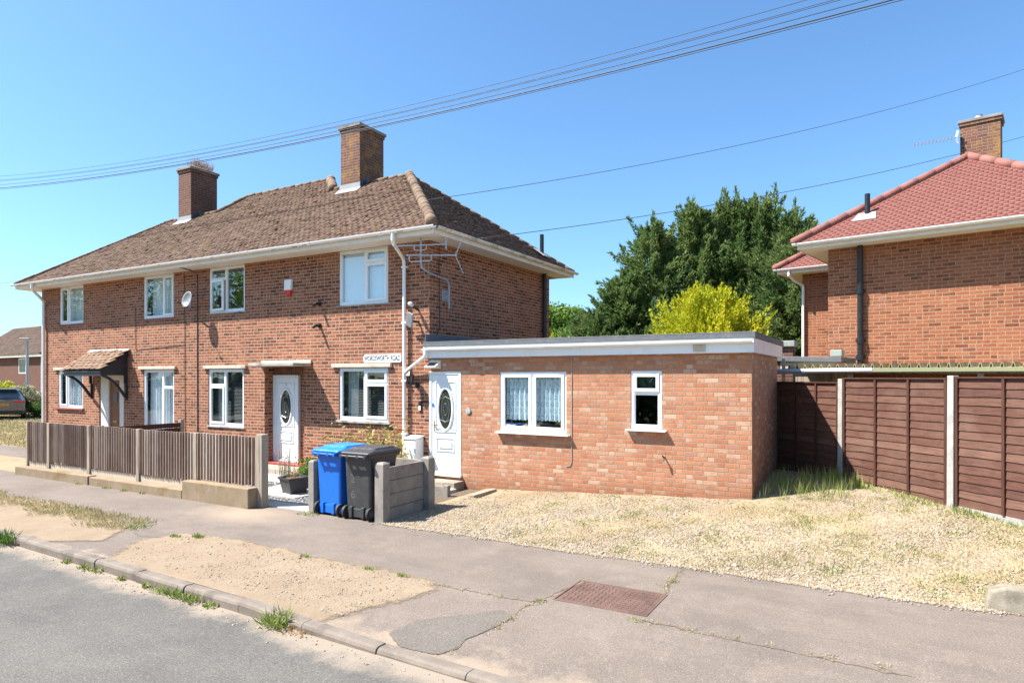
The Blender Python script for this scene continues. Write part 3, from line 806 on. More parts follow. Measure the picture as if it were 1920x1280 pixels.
# bare worn verge and dry grass strip
def dirt_mat():
    m, n = new_mat("bare sandy earth")
    p = n.world()
    c = n.mix(n.mapr(n.noise(p, 1.8, 6, 0.65), 0.38, 0.64), (0.285, 0.218, 0.152), (0.245, 0.182, 0.124))
    c = n.mix(n.m('MULTIPLY', n.mapr(n.noise(p, 9.0, 5, 0.7), 0.55, 0.7), 0.5), c, (0.25, 0.18, 0.12))
    st = n.voro(p, 38.0)
    c = n.mix(n.m('MULTIPLY', n.mapr(st, 0.16, 0.08), n.mapr(n.noise(p, 2.6, 4), 0.48, 0.6)), c, (0.19, 0.15, 0.115))
    g = n.noise(p, 80.0, 4, 0.7)
    c = n.mix(0.32, c, n.ramp(g, [(0.25, (0.25, 0.25, 0.25)), (0.75, (0.75, 0.75, 0.75))]), 'OVERLAY')
    n.pbr(c, 0.95, n.bump(n.m('ADD', g, n.noise(p, 14.0, 4)), 0.8, 0.012), spec=0.1)
    return m
M_DIRT = dirt_mat()
def patch(name, poly, z, mat, sub=0.12, jag=0.05, up=0.01, kind="structure", zf=None, seed=1):
    """low irregular sheet with a ragged outline, filled from its middle"""
    rr = random.Random(seed); pts = []
    for (x0, y0), (x1, y1) in zip(poly, poly[1:] + poly[:1]):
        L = math.hypot(x1 - x0, y1 - y0); k = max(1, int(L / sub))
        for i in range(k):
            t = i / k; pts.append((x0 + (x1 - x0) * t + rr.gauss(0, jag * 0.5), y0 + (y1 - y0) * t + rr.gauss(0, jag * 0.5)))
    cx = sum(p[0] for p in pts) / len(pts); cy = sum(p[1] for p in pts) / len(pts)
    zf = zf or (lambda a, b: 0.0)
    V = []; F = []; n = len(pts); rings = [1.0, 0.94, 0.8, 0.55, 0.28]
    for ri, r in enumerate(rings):
        for (a, b) in pts:
            x_, y_ = cx + (a - cx) * r, cy + (b - cy) * r
            V.append((x_, y_, z + float(zf(x_, y_)) + (up * min(ri, 2) / 2 + (0.007 * math.sin(a * 9 + ri) * math.cos(b * 8) if ri > 1 else 0))))
    V.append((cx, cy, z + float(zf(cx, cy)) + up))
    for ri in range(len(rings) - 1):
        for k in range(n): F.append((ri * n + k, ri * n + (k + 1) % n, (ri + 1) * n + (k + 1) % n, (ri + 1) * n + k))
    b0 = (len(rings) - 1) * n
    for k in range(n): F.append((b0 + k, b0 + (k + 1) % n, len(V) - 1))
    o = MB().add(V, F).build(name, mat, None, smooth=True)
    o["kind"] = kind
    return o
VERGE = [(-0.65, -5.62), (-0.55, -5.02), (0.35, -4.86), (1.2, -4.90), (2.28, -4.97), (3.1, -4.95), (3.82, -5.0), (4.0, -5.22), (3.75, -5.75), (3.5, -6.4), (1.9, -6.45), (0.4, -6.45), (-0.1, -6.3)]
ZP = lambda a, b: pave_z(np.asarray(a, float), np.asarray(b, float))
def edge_dist(px, py, poly):
    d = np.full(px.shape, 1e9)
    for (x0, y0), (x1, y1) in zip(poly, poly[1:] + poly[:1]):
        vx, vy = x1 - x0, y1 - y0; t = np.clip(((px - x0) * vx + (py - y0) * vy) / (vx * vx + vy * vy), 0, 1)
        d = np.minimum(d, np.hypot(px - x0 - t * vx, py - y0 - t * vy))
    return d
def thin_layer(name, poly, mat, cell=0.045, lift=0.006, relief=0.006, fade=0.22):
    """loose layer lying on the pavement that thins out to nothing at its ragged edge"""
    xs_ = np.arange(min(p[0] for p in poly) - fade, max(p[0] for p in poly) + fade, cell); ys_ = np.arange(min(p[1] for p in poly) - fade, max(p[1] for p in poly) + fade, cell)
    X_, Y_ = np.meshgrid(xs_, ys_, indexing='ij'); sh = X_.shape
    ins = in_poly(X_.ravel(), Y_.ravel(), poly).reshape(sh); ed = edge_dist(X_, Y_, poly); sg = np.where(ins, ed, -ed)
    k = np.clip((sg + fade * 0.5) / fade, 0, 1)
    Y_ = np.maximum(Y_, kerb_y(X_) + 0.115)
    Z_ = ZP(X_, Y_) + lift + relief * k * (0.6 + 0.5 * hash_noise(X_ * 3.1, Y_ * 3.7, 5.0))
    ny_ = len(ys_); i_, j_ = np.meshgrid(np.arange(len(xs_) - 1), np.arange(ny_ - 1), indexing='ij'); a_ = i_ * ny_ + j_
    keep = (k[:-1, :-1] + k[1:, :-1] + k[1:, 1:] + k[:-1, 1:]) > 0
    a_ = a_[keep]
    V_ = np.stack([X_.ravel(), Y_.ravel(), Z_.ravel()], 1)
    o = mesh_np(name, V_, np.stack([a_, a_ + ny_, a_ + ny_ + 1, a_ + 1], 1), mat, smooth=True)
    at = o.data.attributes.new("cover", 'FLOAT', 'POINT'); at.data.foreach_set("value", k.ravel().astype(np.float32))
    o["kind"] = "structure"; return o
def cover_mask(m, soft=0.10, scale=7.0):
    """cut the layer away where its cover runs out, in crumbs rather than along a line"""
    n = NT(m.node_tree); out = [q for q in m.node_tree.nodes if q.type == 'OUTPUT_MATERIAL'][0]; sh = out.inputs[0].links[0].from_socket
    cv = n.node("ShaderNodeAttribute", attribute_name="cover").outputs['Fac']; p = n.world()
    nz = n.m('ADD', n.m('MULTIPLY', n.noise(p, scale, 6, 0.75), 0.75), n.m('MULTIPLY', n.noise(p, scale * 9, 3, 0.6), 0.25))
    f = n.mapr(n.m('SUBTRACT', cv, nz), -soft, soft)
    m.node_tree.links.new(n.node("ShaderNodeMixShader", {0: f, 1: n.node("ShaderNodeBsdfTransparent").outputs[0], 2: sh}).outputs[0], out.inputs[0])
cover_mask(M_DIRT, 0.10, 3.6)
cover_mask(M_PATCH, 0.06, 9.0)
thin_layer("bare_verge", VERGE, M_DIRT, fade=0.5)
thin_layer("dry_verge", [(-14, -6.2), (-14, -4.9), (-5.8, -4.85), (-4.3, -4.75), (-2.6, -4.95), (-1.6, -5.1), (-1.1, -5.78), (-1.7, -6.2)], M_DIRT, fade=0.4)
thin_layer("tarmac_repair", [(4.22, -6.22), (4.28, -5.88), (4.86, -5.34), (5.02, -5.42), (5.0, -5.66), (4.9, -6.02), (4.93, -6.2), (4.85, -6.36), (4.5, -6.40)], M_PATCH, 0.03, 0.005, 0.004, 0.10)

# gravel
def gravel_mat(name, cols, dry, green, scale=42.0, gamt=0.35):
    m, n = new_mat(name)
    p = n.world()
    v = n.voro(p, scale, out=1)
    sep = n.node("ShaderNodeSeparateColor", {0: v})
    c = n.ramp(sep.outputs[0], cols)
    d = n.voro(p, scale)
    c = n.mix(n.mapr(d, 0.42, 0.75), c, (0.20, 0.145, 0.085))
    c = n.mix(n.m('MULTIPLY', n.mapr(n.noise(p, 0.9, 6, 0.7), 0.42, 0.6), 0.72), c, dry)
    c = n.mix(n.m('MULTIPLY', n.mapr(n.noise(p, 0.55, 6, 0.72), 0.50, 0.64), 0.65), c, (0.235, 0.165, 0.095))
    c = n.mix(n.m('MULTIPLY', n.mapr(n.noise(p, 1.3, 6, 0.75), 0.54, 0.68), gamt), c, green)
    n.pbr(c, 0.92, n.bump(n.m('SUBTRACT', 1.0, d), 0.9, 0.02), spec=0.15)
    return m
M_GRAVEL = gravel_mat("honey gravel", [(0.0, (0.20, 0.145, 0.09)), (0.3, (0.34, 0.27, 0.19)), (0.6, (0.42, 0.35, 0.265)), (0.85, (0.29, 0.21, 0.135)), (1.0, (0.52, 0.47, 0.40))], (0.37, 0.285, 0.165), (0.19, 0.175, 0.06))
M_STONES = tile_mat("gravel stones", [(0.0, (0.19, 0.14, 0.095)), (0.3, (0.34, 0.275, 0.20)), (0.6, (0.42, 0.36, 0.285)), (0.85, (0.27, 0.195, 0.135)), (1.0, (0.54, 0.50, 0.44))])
M_SLATE = tile_mat("slate chippings", [(0.0, (0.13, 0.135, 0.15)), (0.4, (0.22, 0.225, 0.235)), (0.8, (0.33, 0.33, 0.33)), (1.0, (0.46, 0.45, 0.43))])
gx = np.linspace(1.35, 13.0, 130); gy = np.linspace(-3.14, 3.4, 80)
def drive_full(x, y): return 0.006 + drive_z(x, y) + 0.012 * hash_noise(x * 1.3, y * 1.4, 1.0) * np.clip((y + 3.1) * 2, 0, 1)
sheet("gravel_drive", gx, gy, drive_full, M_GRAVEL)
sheet("gravel_forecourt", np.linspace(-40, -9.3, 30), np.linspace(-3.3, -1.9, 6), lambda x, y: 0.004 + 0.006 * hash_noise(x, y), M_GRAVEL)
sheet("side_path", np.linspace(-40, -9.3, 30), np.linspace(-1.9, -0.6, 6), lambda x, y: 0.002 + 0 * x, M_PAVE)

def pebbles(name, n, fx, size, mat, zf, r, flat=0.65, stuff=True):
    """loose stones as little irregular octahedra"""
    P = fx(n); n = len(P)
    base = np.array([(1, 0, 0), (0, 1, 0), (-1, 0, 0), (0, -1, 0), (0, 0, 1), (0, 0, -1)], float)
    s = size * np.exp(r.normal(0, 0.35, n)); ang = r.random(n) * 6.283
    V = np.repeat(base[None], n, 0) * (0.7 + 0.6 * r.random((n, 6, 1)))
    V[:, :, 0] *= (0.8 + 0.6 * r.random((n, 1))); V[:, :, 2] *= flat
    c, d = np.cos(ang), np.sin(ang)
    Xr = V[:, :, 0] * c[:, None] - V[:, :, 1] * d[:, None]; Yr = V[:, :, 0] * d[:, None] + V[:, :, 1] * c[:, None]
    V[:, :, 0], V[:, :, 1] = Xr, Yr
    V *= s[:, None, None]
    V[:, :, 0] += P[:, 0:1]; V[:, :, 1] += P[:, 1:2]; V[:, :, 2] += (zf(P[:, 0], P[:, 1]) + s * flat * 0.35)[:, None]
    T = np.array([(0, 1, 4), (1, 2, 4), (2, 3, 4), (3, 0, 4), (1, 0, 5), (2, 1, 5), (3, 2, 5), (0, 3, 5)])
    F = (np.arange(n) * 6)[:, None, None] + T[None]
    o = mesh_np(name, V.reshape(-1, 3), F.reshape(-1, 3), mat)
    if stuff: o["kind"] = "stuff"
    return o
M_GRAVEL_EDGE = M_GRAVEL.copy(); cover_mask(M_GRAVEL_EDGE, 0.08, 8.0)
thin_layer("gravel_edge", [(1.5, -3.22), (3.0, -3.17), (4.4, -3.24), (5.8, -3.16), (7.4, -3.22), (8.85, -3.18), (8.85, -3.06), (1.5, -3.06)], M_GRAVEL_EDGE, 0.03, 0.005, 0.006, 0.16)
r5 = np.random.default_rng(5)
def fx_drive(n):
    x = 1.5 + 9.5 * r5.random(n); y = -3.16 + 4.0 * r5.random(n) ** 1.25
    keep = (~((x < 6.3) & (y > -0.02))) & (1.15 * hash_noise(x * 0.42 + 1.0, y * 0.62, 2.0) - 0.10 * (x - 5.0) - 0.25 * (y + 1.5) + r5.normal(0, 0.38, n) > -0.30) & (x + y < 9.1)
    return np.stack([x, y], 1)[keep]
pebbles("gravel_stones", 60000, fx_drive, 0.0086, M_STONES, drive_full, r5)
def fx_spill(n):
    x = 1.4 + 7.6 * r5.random(n); y = -3.12 - np.abs(r5.normal(0, 0.09, n)) * (0.3 + np.abs(hash_noise(x * 1.7, x * 0.0, 3.0)))
    return np.stack([x, y], 1)
pebbles("spilled_gravel", 2200, fx_spill, 0.009, M_STONES, lambda x, y: 0.004 + 0 * x, r5)
def fx_verge(n):
    x = -0.3 + 4.0 * r5.random(n); y = -6.2 + 1.15 * r5.random(n)
    k = in_poly(x, y, VERGE) & (r5.random(n) < 0.35 + 0.5 * (x > 1.2))
    return np.stack([x, y], 1)[k]
pebbles("verge_pebbles", 3600, fx_verge, 0.0065, M_STONES, lambda x, y: 0.009 + pave_z(x, y), r5)
def fx_grit(n):
    x = -3 + 9.5 * r5.random(n); y = kerb_y(x) - 0.04 - np.abs(r5.normal(0, 0.12, n))
    return np.stack([x, y], 1)
pebbles("gutter_grit", 450, fx_grit, 0.007, M_STONES, lambda x, y: -0.10 + 0 * x, r5)

# front garden: slabs, slate chippings, step
sl = MB()
for (a, b, c, d, h) in ((-2.6, -0.05, -3.10, -2.74, 0.012), (-2.5, -1.15, -2.45, -1.62, 0.03), (-7.5, -0.05, -1.32, -0.62, 0.02)):
    k = max(1, round((b - a) / 0.62)); w = (b - a) / k
    for i in range(k): sl.box(a + i * w + 0.004, a + (i + 1) * w - 0.004, c, d, -0.05, h + random.gauss(0, 0.002))
sl.build("garden_slabs", M_SLAB, None, bevel=0.004)["kind"] = "structure"
sheet("garden_bed", np.linspace(-9.0, 1.42, 40), np.linspace(-3.12, -0.01, 16), lambda x, y: -0.006 + 0.004 * hash_noise(x * 2, y * 2), M_SOIL)
def fx_slate(n):
    x = -3.2 + 3.1 * r5.random(n); y = -2.76 + 1.45 * r5.random(n)
    k = ~((y > -2.46) & (y < -1.61) & (x > -2.5) & (x < -1.14))
    return np.stack([x, y], 1)[k]
pebbles("slate_chippings", 4200, fx_slate, 0.018, M_SLATE, lambda x, y: 0.0 + 0 * x, r5, flat=0.4)
stp = MB().box(-5.0, -2.75, -0.62, -0.11, -0.05, 0.13).build("doorstep", M_STEP, None, bevel=0.012, loc=(-3.9, -0.35, 0))
tag(stp, "long concrete step below the red threshold of the white front door", "step")

# cracks and joints of the pavement
M_CRACK = rough_mat("open joint", (0.07, 0.055, 0.04), (0.22, 0.17, 0.10), 9, 0.95)
def crack(pts, w, seed):
    rr = random.Random(seed); mb = MB(); L = []
    for (x0, y0), (x1, y1) in zip(pts, pts[1:]):
        k = max(2, int(math.hypot(x1 - x0, y1 - y0) / 0.05))
        for i in range(k): L.append((x0 + (x1 - x0) * i / k + rr.gauss(0, 0.009), y0 + (y1 - y0) * i / k + rr.gauss(0, 0.009)))
    L.append(pts[-1]); vs = []
    for i, (a, b) in enumerate(L):
        q = L[min(i + 1, len(L) - 1)]; p0 = L[max(i - 1, 0)]; d = Vector((q[0] - p0[0], q[1] - p0[1])).normalized(); ww = w * (0.4 + 0.9 * rr.random()) / 2
        zz = float(pave_z(np.array(a), np.array(b))) + 0.0035
        vs += [(a - d.y * ww, b + d.x * ww, zz), (a + d.y * ww, b - d.x * ww, zz)]
    mb.add(vs, [(2 * i, 2 * i + 1, 2 * i + 3, 2 * i + 2) for i in range(len(L) - 1)])
    return mb
ck = MB()
for i, (pts, w) in enumerate((([(3.75, -5.06), (4.4, -5.05), (4.95, -5.04), (5.12, -4.92)], 0.014), ([(5.02, -5.42), (5.0, -5.15), (5.08, -4.98)], 0.013),
                              ([(5.02, -5.4), (4.99, -5.68), (4.9, -6.0), (4.94, -6.3)], 0.016), ([(6.1, -4.25), (6.05, -3.9), (6.02, -3.5), (6.01, -3.2)], 0.016),
                              ([(6.04, -4.98), (6.3, -4.97), (6.7, -5.0), (7.2, -5.02), (8.2, -5.05)], 0.015), ([(-0.4, -5.1), (0.4, -4.95), (1.4, -4.96), (3.2, -5.02), (3.75, -5.05)], 0.02),
                              ([(5.08, -4.88), (5.2, -4.19)], 0.02), ([(-1.5, -5.2), (-0.9, -5.4), (-0.2, -5.15)], 0.01))):
    c_ = crack(pts, w, i); ck.add(c_.v, c_.f)
ck.build("pavement_cracks", M_CRACK, None)["kind"] = "structure"

# ------------------------------------------------------------------ the brick house
house = thing("brick_house", "long red brick two-storey semi-detached house with brown hipped roof and two tall chimneys", "house", (-7.7, 0, 0))
EZ = 5.0
HX = -15.4
WIN = {  # openings: x0, x1, z0, z1
 'u1': (-14.31, -12.96, 3.82, 4.98), 'u2': (-9.87, -8.49, 3.80, 4.98), 'u3': (-7.01, -5.64, 3.82, 4.98), 'u4': (-2.49, -1.08, 3.77, 4.98),
 'g1': (-14.38, -12.99, 1.24, 2.39), 'g2': (-9.87, -8.49, 0.55, 2.39), 'g3': (-7.04, -5.68, 0.95, 2.39), 'g4': (-2.49, -1.08, 1.24, 2.39)}
D1 = (-12.09, -10.83, 0.05, 2.36)
D2 = (-4.92, -3.58, 0.05, 2.43)
# the brick work of the front is cut again for the deep porch of the right door
wl2 = MB()
wall_with_holes(wl2, (0, 0, 0), (1, 0, 0), (0, -1, 0), HX, 0.0, -0.15, EZ, list(WIN.values()) + [D1, D2], 0.09)
wl2.quad((0, 0, -0.15), (0, 5.5, -0.15), (0, 5.5, EZ), (0, 0, EZ))
wl2.quad((HX, 5.5, -0.15), (HX, 0, -0.15), (HX, 0, EZ), (HX, 5.5, EZ))
wl2.quad((0, 5.5, -0.15), (HX, 5.5, -0.15), (HX, 5.5, EZ), (0, 5.5, EZ))
wl2.box(-10.2, -5.4, 5.5, 7.5, -0.15, EZ)
# porch recess behind the right door opening
PD = 0.30
wl2.quad((D2[0], 0.09, D2[2]), (D2[0], PD, D2[2]), (D2[0], PD, D2[3]), (D2[0], 0.09, D2[3]))
wl2.quad((D2[1], 0.09, D2[2]), (D2[1], 0.09, D2[3]), (D2[1], PD, D2[3]), (D2[1], PD, D2[2]))
wl2.quad((D2[0], PD, D2[2]), (D2[1], PD, D2[2]), (D2[1], PD, D2[3]), (D2[0], PD, D2[3]))
wall_o = wl2.build("wall", M_BRICK, house)
# soldier course and dark lining over the recessed porch
sc = MB()
sx = D2[0] + 0.02
while sx < D2[1] - 0.05:
    sc.box(sx, sx + 0.065, PD - 0.028, PD - 0.002, 2.25, 2.425); sx += 0.075
sc.build("soldier_course", M_SOLDIER, house, bevel=0.003)
# floor of the porch with its red step
MB().box(D2[0] + 0.01, D2[1] - 0.01, -0.02, PD - 0.003, -0.1, 0.155).build("red_threshold", M_REDSTEP, house, bevel=0.01)
dr = oval_door(house, -4.905, -4.03, 0.16, 2.24, PD - 0.055, True)
dr["label"] = "white panelled front door with a patterned oval light in the brick porch"
num = text_mesh("door_number", "15", 0.085, M_LETTER, Matrix.Translation((-4.455, PD - 0.059, 2.02)) @ Matrix.Rotation(R(90), 4, 'X'), dr)
hood = MB(); hood.prism([(-5.05, -0.003, 2.435), (-3.34, -0.003, 2.435), (-3.27, -0.60, 2.435), (-4.75, -0.60, 2.435)], (0, 0, 0.075))
hood.build("porch_slab", M_SLABHOOD, house, bevel=0.012)
MB().box(-5.0, -3.33, -0.035, -0.001, 2.512, 2.585).build("lintel", M_LINTEL, house, bevel=0.006)
# windows
S1 = [(1.0, 'fixed')]
frame_window(house, *WIN['u1'][:2], WIN['u1'][2], WIN['u1'][3], 0.02, [(0.36, [(1, 'sash')]), (0.64, S1)], sill=(M_REDSILL, -14.36, -12.92, 0.035, 0.05))
frame_window(house, *WIN['u2'][:2], WIN['u2'][2], WIN['u2'][3], 0.02, [(0.66, S1), (0.34, [(1, 'sash')])], sill=(M_REDSILL, -9.93, -8.44, 0.035, 0.05))
frame_window(house, *WIN['u3'][:2], WIN['u3'][2], WIN['u3'][3], 0.02, [(0.46, [(0.76, 'sash_open'), (0.24, 'fixed')]), (0.54, S1)], sill=(M_STONE_SILL, -7.08, -5.58, 0.03, 0.05))
w4 = frame_window(house, *WIN['u4'][:2], WIN['u4'][2], WIN['u4'][3], 0.02, [(0.54, S1), (0.46, [(0.76, 'sash'), (0.24, 'sash')])], sill=(M_STONE_SILL, -2.56, -1.02, 0.03, 0.05), room_mat=M_ROOM_PALE)
g1 = frame_window(house, *WIN['g1'][:2], WIN['g1'][2], WIN['g1'][3], 0.02, [(0.36, [(1, 'sash')]), (0.64, S1)], sill=(M_REDSILL, -14.48, -12.9, 0.05, 0.08))
g2 = frame_window(house, *WIN['g2'][:2], WIN['g2'][2], WIN['g2'][3], 0.02, [(0.64, S1), (0.36, [(0.75, 'fixed'), (0.25, 'fixed')])], sill=(M_REDSILL, -9.93, -8.44, 0.04, 0.06))
g3 = frame_window(house, *WIN['g3'][:2], WIN['g3'][2], WIN['g3'][3], 0.02, [(0.46, [(0.73, 'sash'), (0.27, 'fixed')]), (0.54, S1)], sill=(M_STONE_SILL, -7.08, -5.62, 0.035, 0.05))
g4 = frame_window(house, *WIN['g4'][:2], WIN['g4'][2], WIN['g4'][3], 0.02, [(0.53, S1), (0.47, [(0.74, 'sash'), (0.26, 'sash')])], sill=(M_STONE_SILL, -2.58, -1.0, 0.05, 0.07))
for k, (w, q) in enumerate(((g1, 'g1'), (g2, 'g2'))):
    a, b, c, d = WIN[q]; wavy_sheet(a + 0.04, b - 0.04, c + 0.06, d - 0.05, 0.17, 0.02, 0.12, 90, 0, k).build("net_curtain", M_CURTAIN, w, smooth=True)
a, b, c, d = WIN['u1']; wavy_sheet(a + 0.04, b - 0.04, c + 0.06, d - 0.05, 0.22, 0.02, 0.14, 60, 0, 4).build("net_curtain", M_CURTAIN, w4 if False else [o for o in house.children if o.name.startswith("window")][0], smooth=True)
u2o = [o for o in house.children if o.name.startswith("window")][1]
a, b, c, d = WIN['u2']; wavy_sheet(a + 0.04, b - 0.04, c + 0.06, d - 0.05, 0.22, 0.02, 0.14, 60, 0, 5).build("net_curtain", M_CURTAIN, u2o, smooth=True)
a, b, c, d = WIN['u4']; MB().box(a + 0.06, b - 0.06, 0.105, 0.112, c + 0.05, d - 0.03).build("roller_blind", M_TVROLLER, w4)
for w, q in ((g3, 'g3'), (g4, 'g4')):
    a, b, c, d = WIN[q]; slats(a + 0.06, b - 0.06, c + 0.07, d - 0.06, 0.15, 0.035, 0.024).build("venetian_blind", M_BLINDS, w)
a, b, c, d = WIN['g4']; wavy_sheet(a + 0.05, a + 0.34, c + 0.05, d - 0.04, 0.24, 0.03, 0.10, 40, 0, 6).build("curtain", M_CURTAIN, g4, smooth=True)
a, b, c, d = WIN['g3']; wavy_sheet(a + 0.05, a + 0.42, c + 0.05, d - 0.04, 0.26, 0.03, 0.10, 40, 0, 7).build("curtain", M_CURTAIN, g3, smooth=True)
# lintels over the ground floor windows and boards over the upper ones
for (a, b) in ((-14.57, -12.80), (-10.03, -8.36), (-7.19, -5.54), (-2.67, -0.97)):
    MB().box(a, b, -0.065, 0.0, 2.40, 2.485).build("lintel", M_LINTEL, house, bevel=0.01)
# left door in its pale surround, below the tiled hood
sur = MB(); sur.box(-12.08, -11.66, 0.03, 0.10, 0.06, 2.35); sur.box(-11.10, -10.84, 0.03, 0.10, 0.06, 2.35); sur.box(-11.66, -11.10, 0.03, 0.10, 2.10, 2.35)
sur.build("door_surround", M_WOODPOST, house, bevel=0.005)
bd = MB(); bd.box(-11.66, -11.10, 0.08, 0.12, 0.06, 2.10)
bd = bd.build("door", M_BROWN_DOOR, house)
bd["label"] = "varnished brown wooden front door with a small square light"
pn = MB(); pn.box(-11.46, -11.28, 0.065, 0.082, 1.46, 1.74); pn.build("door_light", M_ROOM, bd)
pp = MB()
for (a, b, c, d) in ((-11.58, -11.18, 0.25, 0.7), (-11.58, -11.18, 0.8, 1.35)): pp.box(a, b, 0.066, 0.081, c, d)
pp.build("raised_panel", M_BROWN_DOOR, bd, bevel=0.006)
lt = MB().box(-11.46, -11.26, 0.05, 0.066, 0.86, 0.93).build("letter_slot", M_BRASS, bd, bevel=0.003)
ho = MB()
hx0, hx1 = -12.55, -10.55
O_h = (hx0, -0.80, 2.40); S_h = Vector((0, 0.80, 0.56)).normalized(); Ls = math.hypot(0.80, 0.56)
V, F = tile_field(O_h, (1, 0, 0), S_h, [(0, 0), (hx1 - hx0, 0), (hx1 - hx0, Ls), (0, Ls)], 0.14, 0.26, 0.018, 0.03, 0.9, np.random.default_rng(8))
hood_root = mesh_np("door_hood", V, F, M_TILE_HOOD, house)
hb = MB()
hb.prism([(hx0 + 0.03, -0.78, 2.37), (hx0 + 0.03, -0.02, 2.90), (hx0 + 0.03, -0.02, 2.84), (hx0 + 0.03, -0.78, 2.31)], (hx1 - hx0 - 0.06, 0, 0))
hb.box(hx0 + 0.05, hx1 - 0.05, -0.76, -0.72, 2.22, 2.335)
for xx in (hx0 + 0.08, hx1 - 0.12):
    hb.prism([(xx, -0.715, 2.34), (xx, -0.02, 2.82), (xx, -0.02, 2.0), (xx, -0.1, 2.0), (xx, -0.1, 2.24), (xx, -0.715, 2.24)], (0.045, 0, 0))
    arc = []
    for k in range(9):
        t = k / 8; arc.append((xx + 0.022, -0.06 - 0.62 * t - 0.10 * math.sin(math.pi * t) * 0 , 1.62 + 0.62 * t + 0.11 * math.sin(math.pi * t)))
    for p, q in zip(arc, arc[1:]): hb.bar(p, q, 0.05, 0.07)
    hb.box(xx, xx + 0.046, -0.062, -0.003, 1.55, 2.0)
hb.build("hood_bracket", M_HOODBLACK, hood_root, bevel=0.004)
MB().prism([(hx0 - 0.02, -0.10, 2.905), (hx1 + 0.02, -0.10, 2.905), (hx1 + 0.02, -0.002, 2.985), (hx0 - 0.02, -0.002, 2.985)], (0, 0.0, 0.012)).build("lead_flashing", M_LEAD, hood_root)

# eaves: soffit, fascia, gutter
EY, EX = -0.52, 0.48
so = MB()
so.box(HX - 0.48, EX, EY + 0.02, -0.001, EZ - 0.02, EZ + 0.02)
so.box(0.001, EX, 0.0, 6.0, EZ - 0.02, EZ + 0.02)
so.box(HX - 0.48, HX - 0.001, 0.0, 6.0, EZ - 0.02, EZ + 0.02)
so.box(HX - 0.48, EX, 6.0, 6.03, EZ - 0.02, EZ + 0.10)
so.build("soffit", M_SOFFIT, house)
fa = MB()
fa.box(HX - 0.50, EX + 0.02, EY - 0.005, EY + 0.018, EZ - 0.035, EZ + 0.125)
fa.box(EX + 0.0, EX + 0.022, EY + 0.02, 6.05, EZ - 0.035, EZ + 0.125)
fa.box(HX - 0.502, HX - 0.48, EY + 0.02, 6.05, EZ - 0.035, EZ + 0.125)
fa.build("fascia", M_UPVC_OLD, house)
gt = MB()
gutter_run(gt, [(HX - 0.58, EY - 0.07, EZ + 0.105), (EX + 0.09, EY - 0.07, EZ + 0.105)])
gt.build("gutter", M_GUTTER, house)
gt = MB()
gutter_run(gt, [(EX + 0.085, EY - 0.0, EZ + 0.105), (EX + 0.085, 6.12, EZ + 0.105)])
gt.build("gutter", M_GUTTER_MOSS, house)
dp = MB()
dp.tube([(-0.46, EY - 0.07, EZ + 0.06), (-0.46, EY - 0.07, EZ - 0.08), (-0.47, EY - 0.03, EZ - 0.15), (-0.58, -0.12, EZ - 0.36), (-0.59, -0.075, EZ - 0.44), (-0.59, -0.07, 0.35)], 0.037, 10)
for z in (4.45, 3.3, 2.1, 1.0): dp.box(-0.65, -0.53, -0.10, -0.002, z, z + 0.035)
dp.build("downpipe", M_GUTTER, house, smooth=False)
dp = MB()
dp.tube([(-14.72, EY - 0.07, EZ + 0.06), (-14.72, EY - 0.06, EZ - 0.08), (-14.76, EY - 0.02, EZ - 0.14), (-15.1, -0.10, EZ - 0.40), (-15.16, -0.07, EZ - 0.5), (-15.16, -0.07, 0.05)], 0.042, 10)
dp.build("downpipe", M_GUTTER, house)
sp = MB(); sp.tube([(0.085, 5.05, 2.6), (0.085, 5.05, EZ - 0.02)], 0.055, 12); sp.tube([(0.085, 5.05, 3.4), (0.085, 5.05, 3.5)], 0.066, 12)
sp.build("soil_pipe", M_BLACK, house, smooth=False)
vp = MB(); vp.tube([(0.0, 5.05, 5.3), (0.0, 5.05, 6.05)], 0.055, 12); vp.build("vent_pipe", M_BLACK, house)
vf = MB(); vf.prism([(0.16, 4.85, 5.43), (0.16, 5.25, 5.43), (-0.16, 5.25, 5.67), (-0.16, 4.85, 5.67)], (0.012, 0, 0.014)); vf.build("vent_flashing", M_LEAD, house)

# roof: planes, tiles, ridges
SL = (7.45 - 5.1) / 3.3
ey, ex = -0.55, 0.50
yr, zr = 2.75, 7.45
y2 = 3.76; z2 = 5.1 + SL * (y2 - ey)
XL, XR = -13.05, -2.70
U2L, U2R = -10.25, -6.53
lx = HX - 0.50
fr = [(lx, ey), (ex, ey), (XR, yr), (-5.40, yr), (U2R, y2), (U2L, y2), (-10.38, yr), (XL, yr)]
def onplane(x, y): return (x, y, 5.1 + SL * (y - ey))
dk = MB()
dk.quad(*[(p[0], p[1], onplane(*p)[2] - 0.012) for p in fr])
by = 6.05
dk.quad((ex, ey, 5.088), (ex, by, 5.088), (XR, yr, zr - 0.012))
dk.quad((lx, by, 5.088), (lx, ey, 5.088), (XL, yr, zr - 0.012))
dk.quad((ex, by, 5.088), (-4.0, by, 5.088), (-5.4, yr, zr - 0.012), (XR, yr, zr - 0.012))
dk.quad((lx, by, 5.088), (XL, yr, zr - 0.012), (-10.38, yr, zr - 0.012), (-11.5, by, 5.088))
dk.quad((U2R, y2, z2 - 0.012), (-5.4, yr, zr - 0.012), (-4.0, by, 5.088), (-4.9, 8.05, 5.088))
dk.quad((U2L, y2, z2 - 0.012), (-10.7, 8.05, 5.088), (-11.5, by, 5.088), (-10.38, yr, zr - 0.012))
dk.quad((U2L, y2, z2 - 0.012), (U2R, y2, z2 - 0.012), (-4.9, 8.05, 5.088), (-10.7, 8.05, 5.088))
cs = math.hypot(1, SL)
parts = []
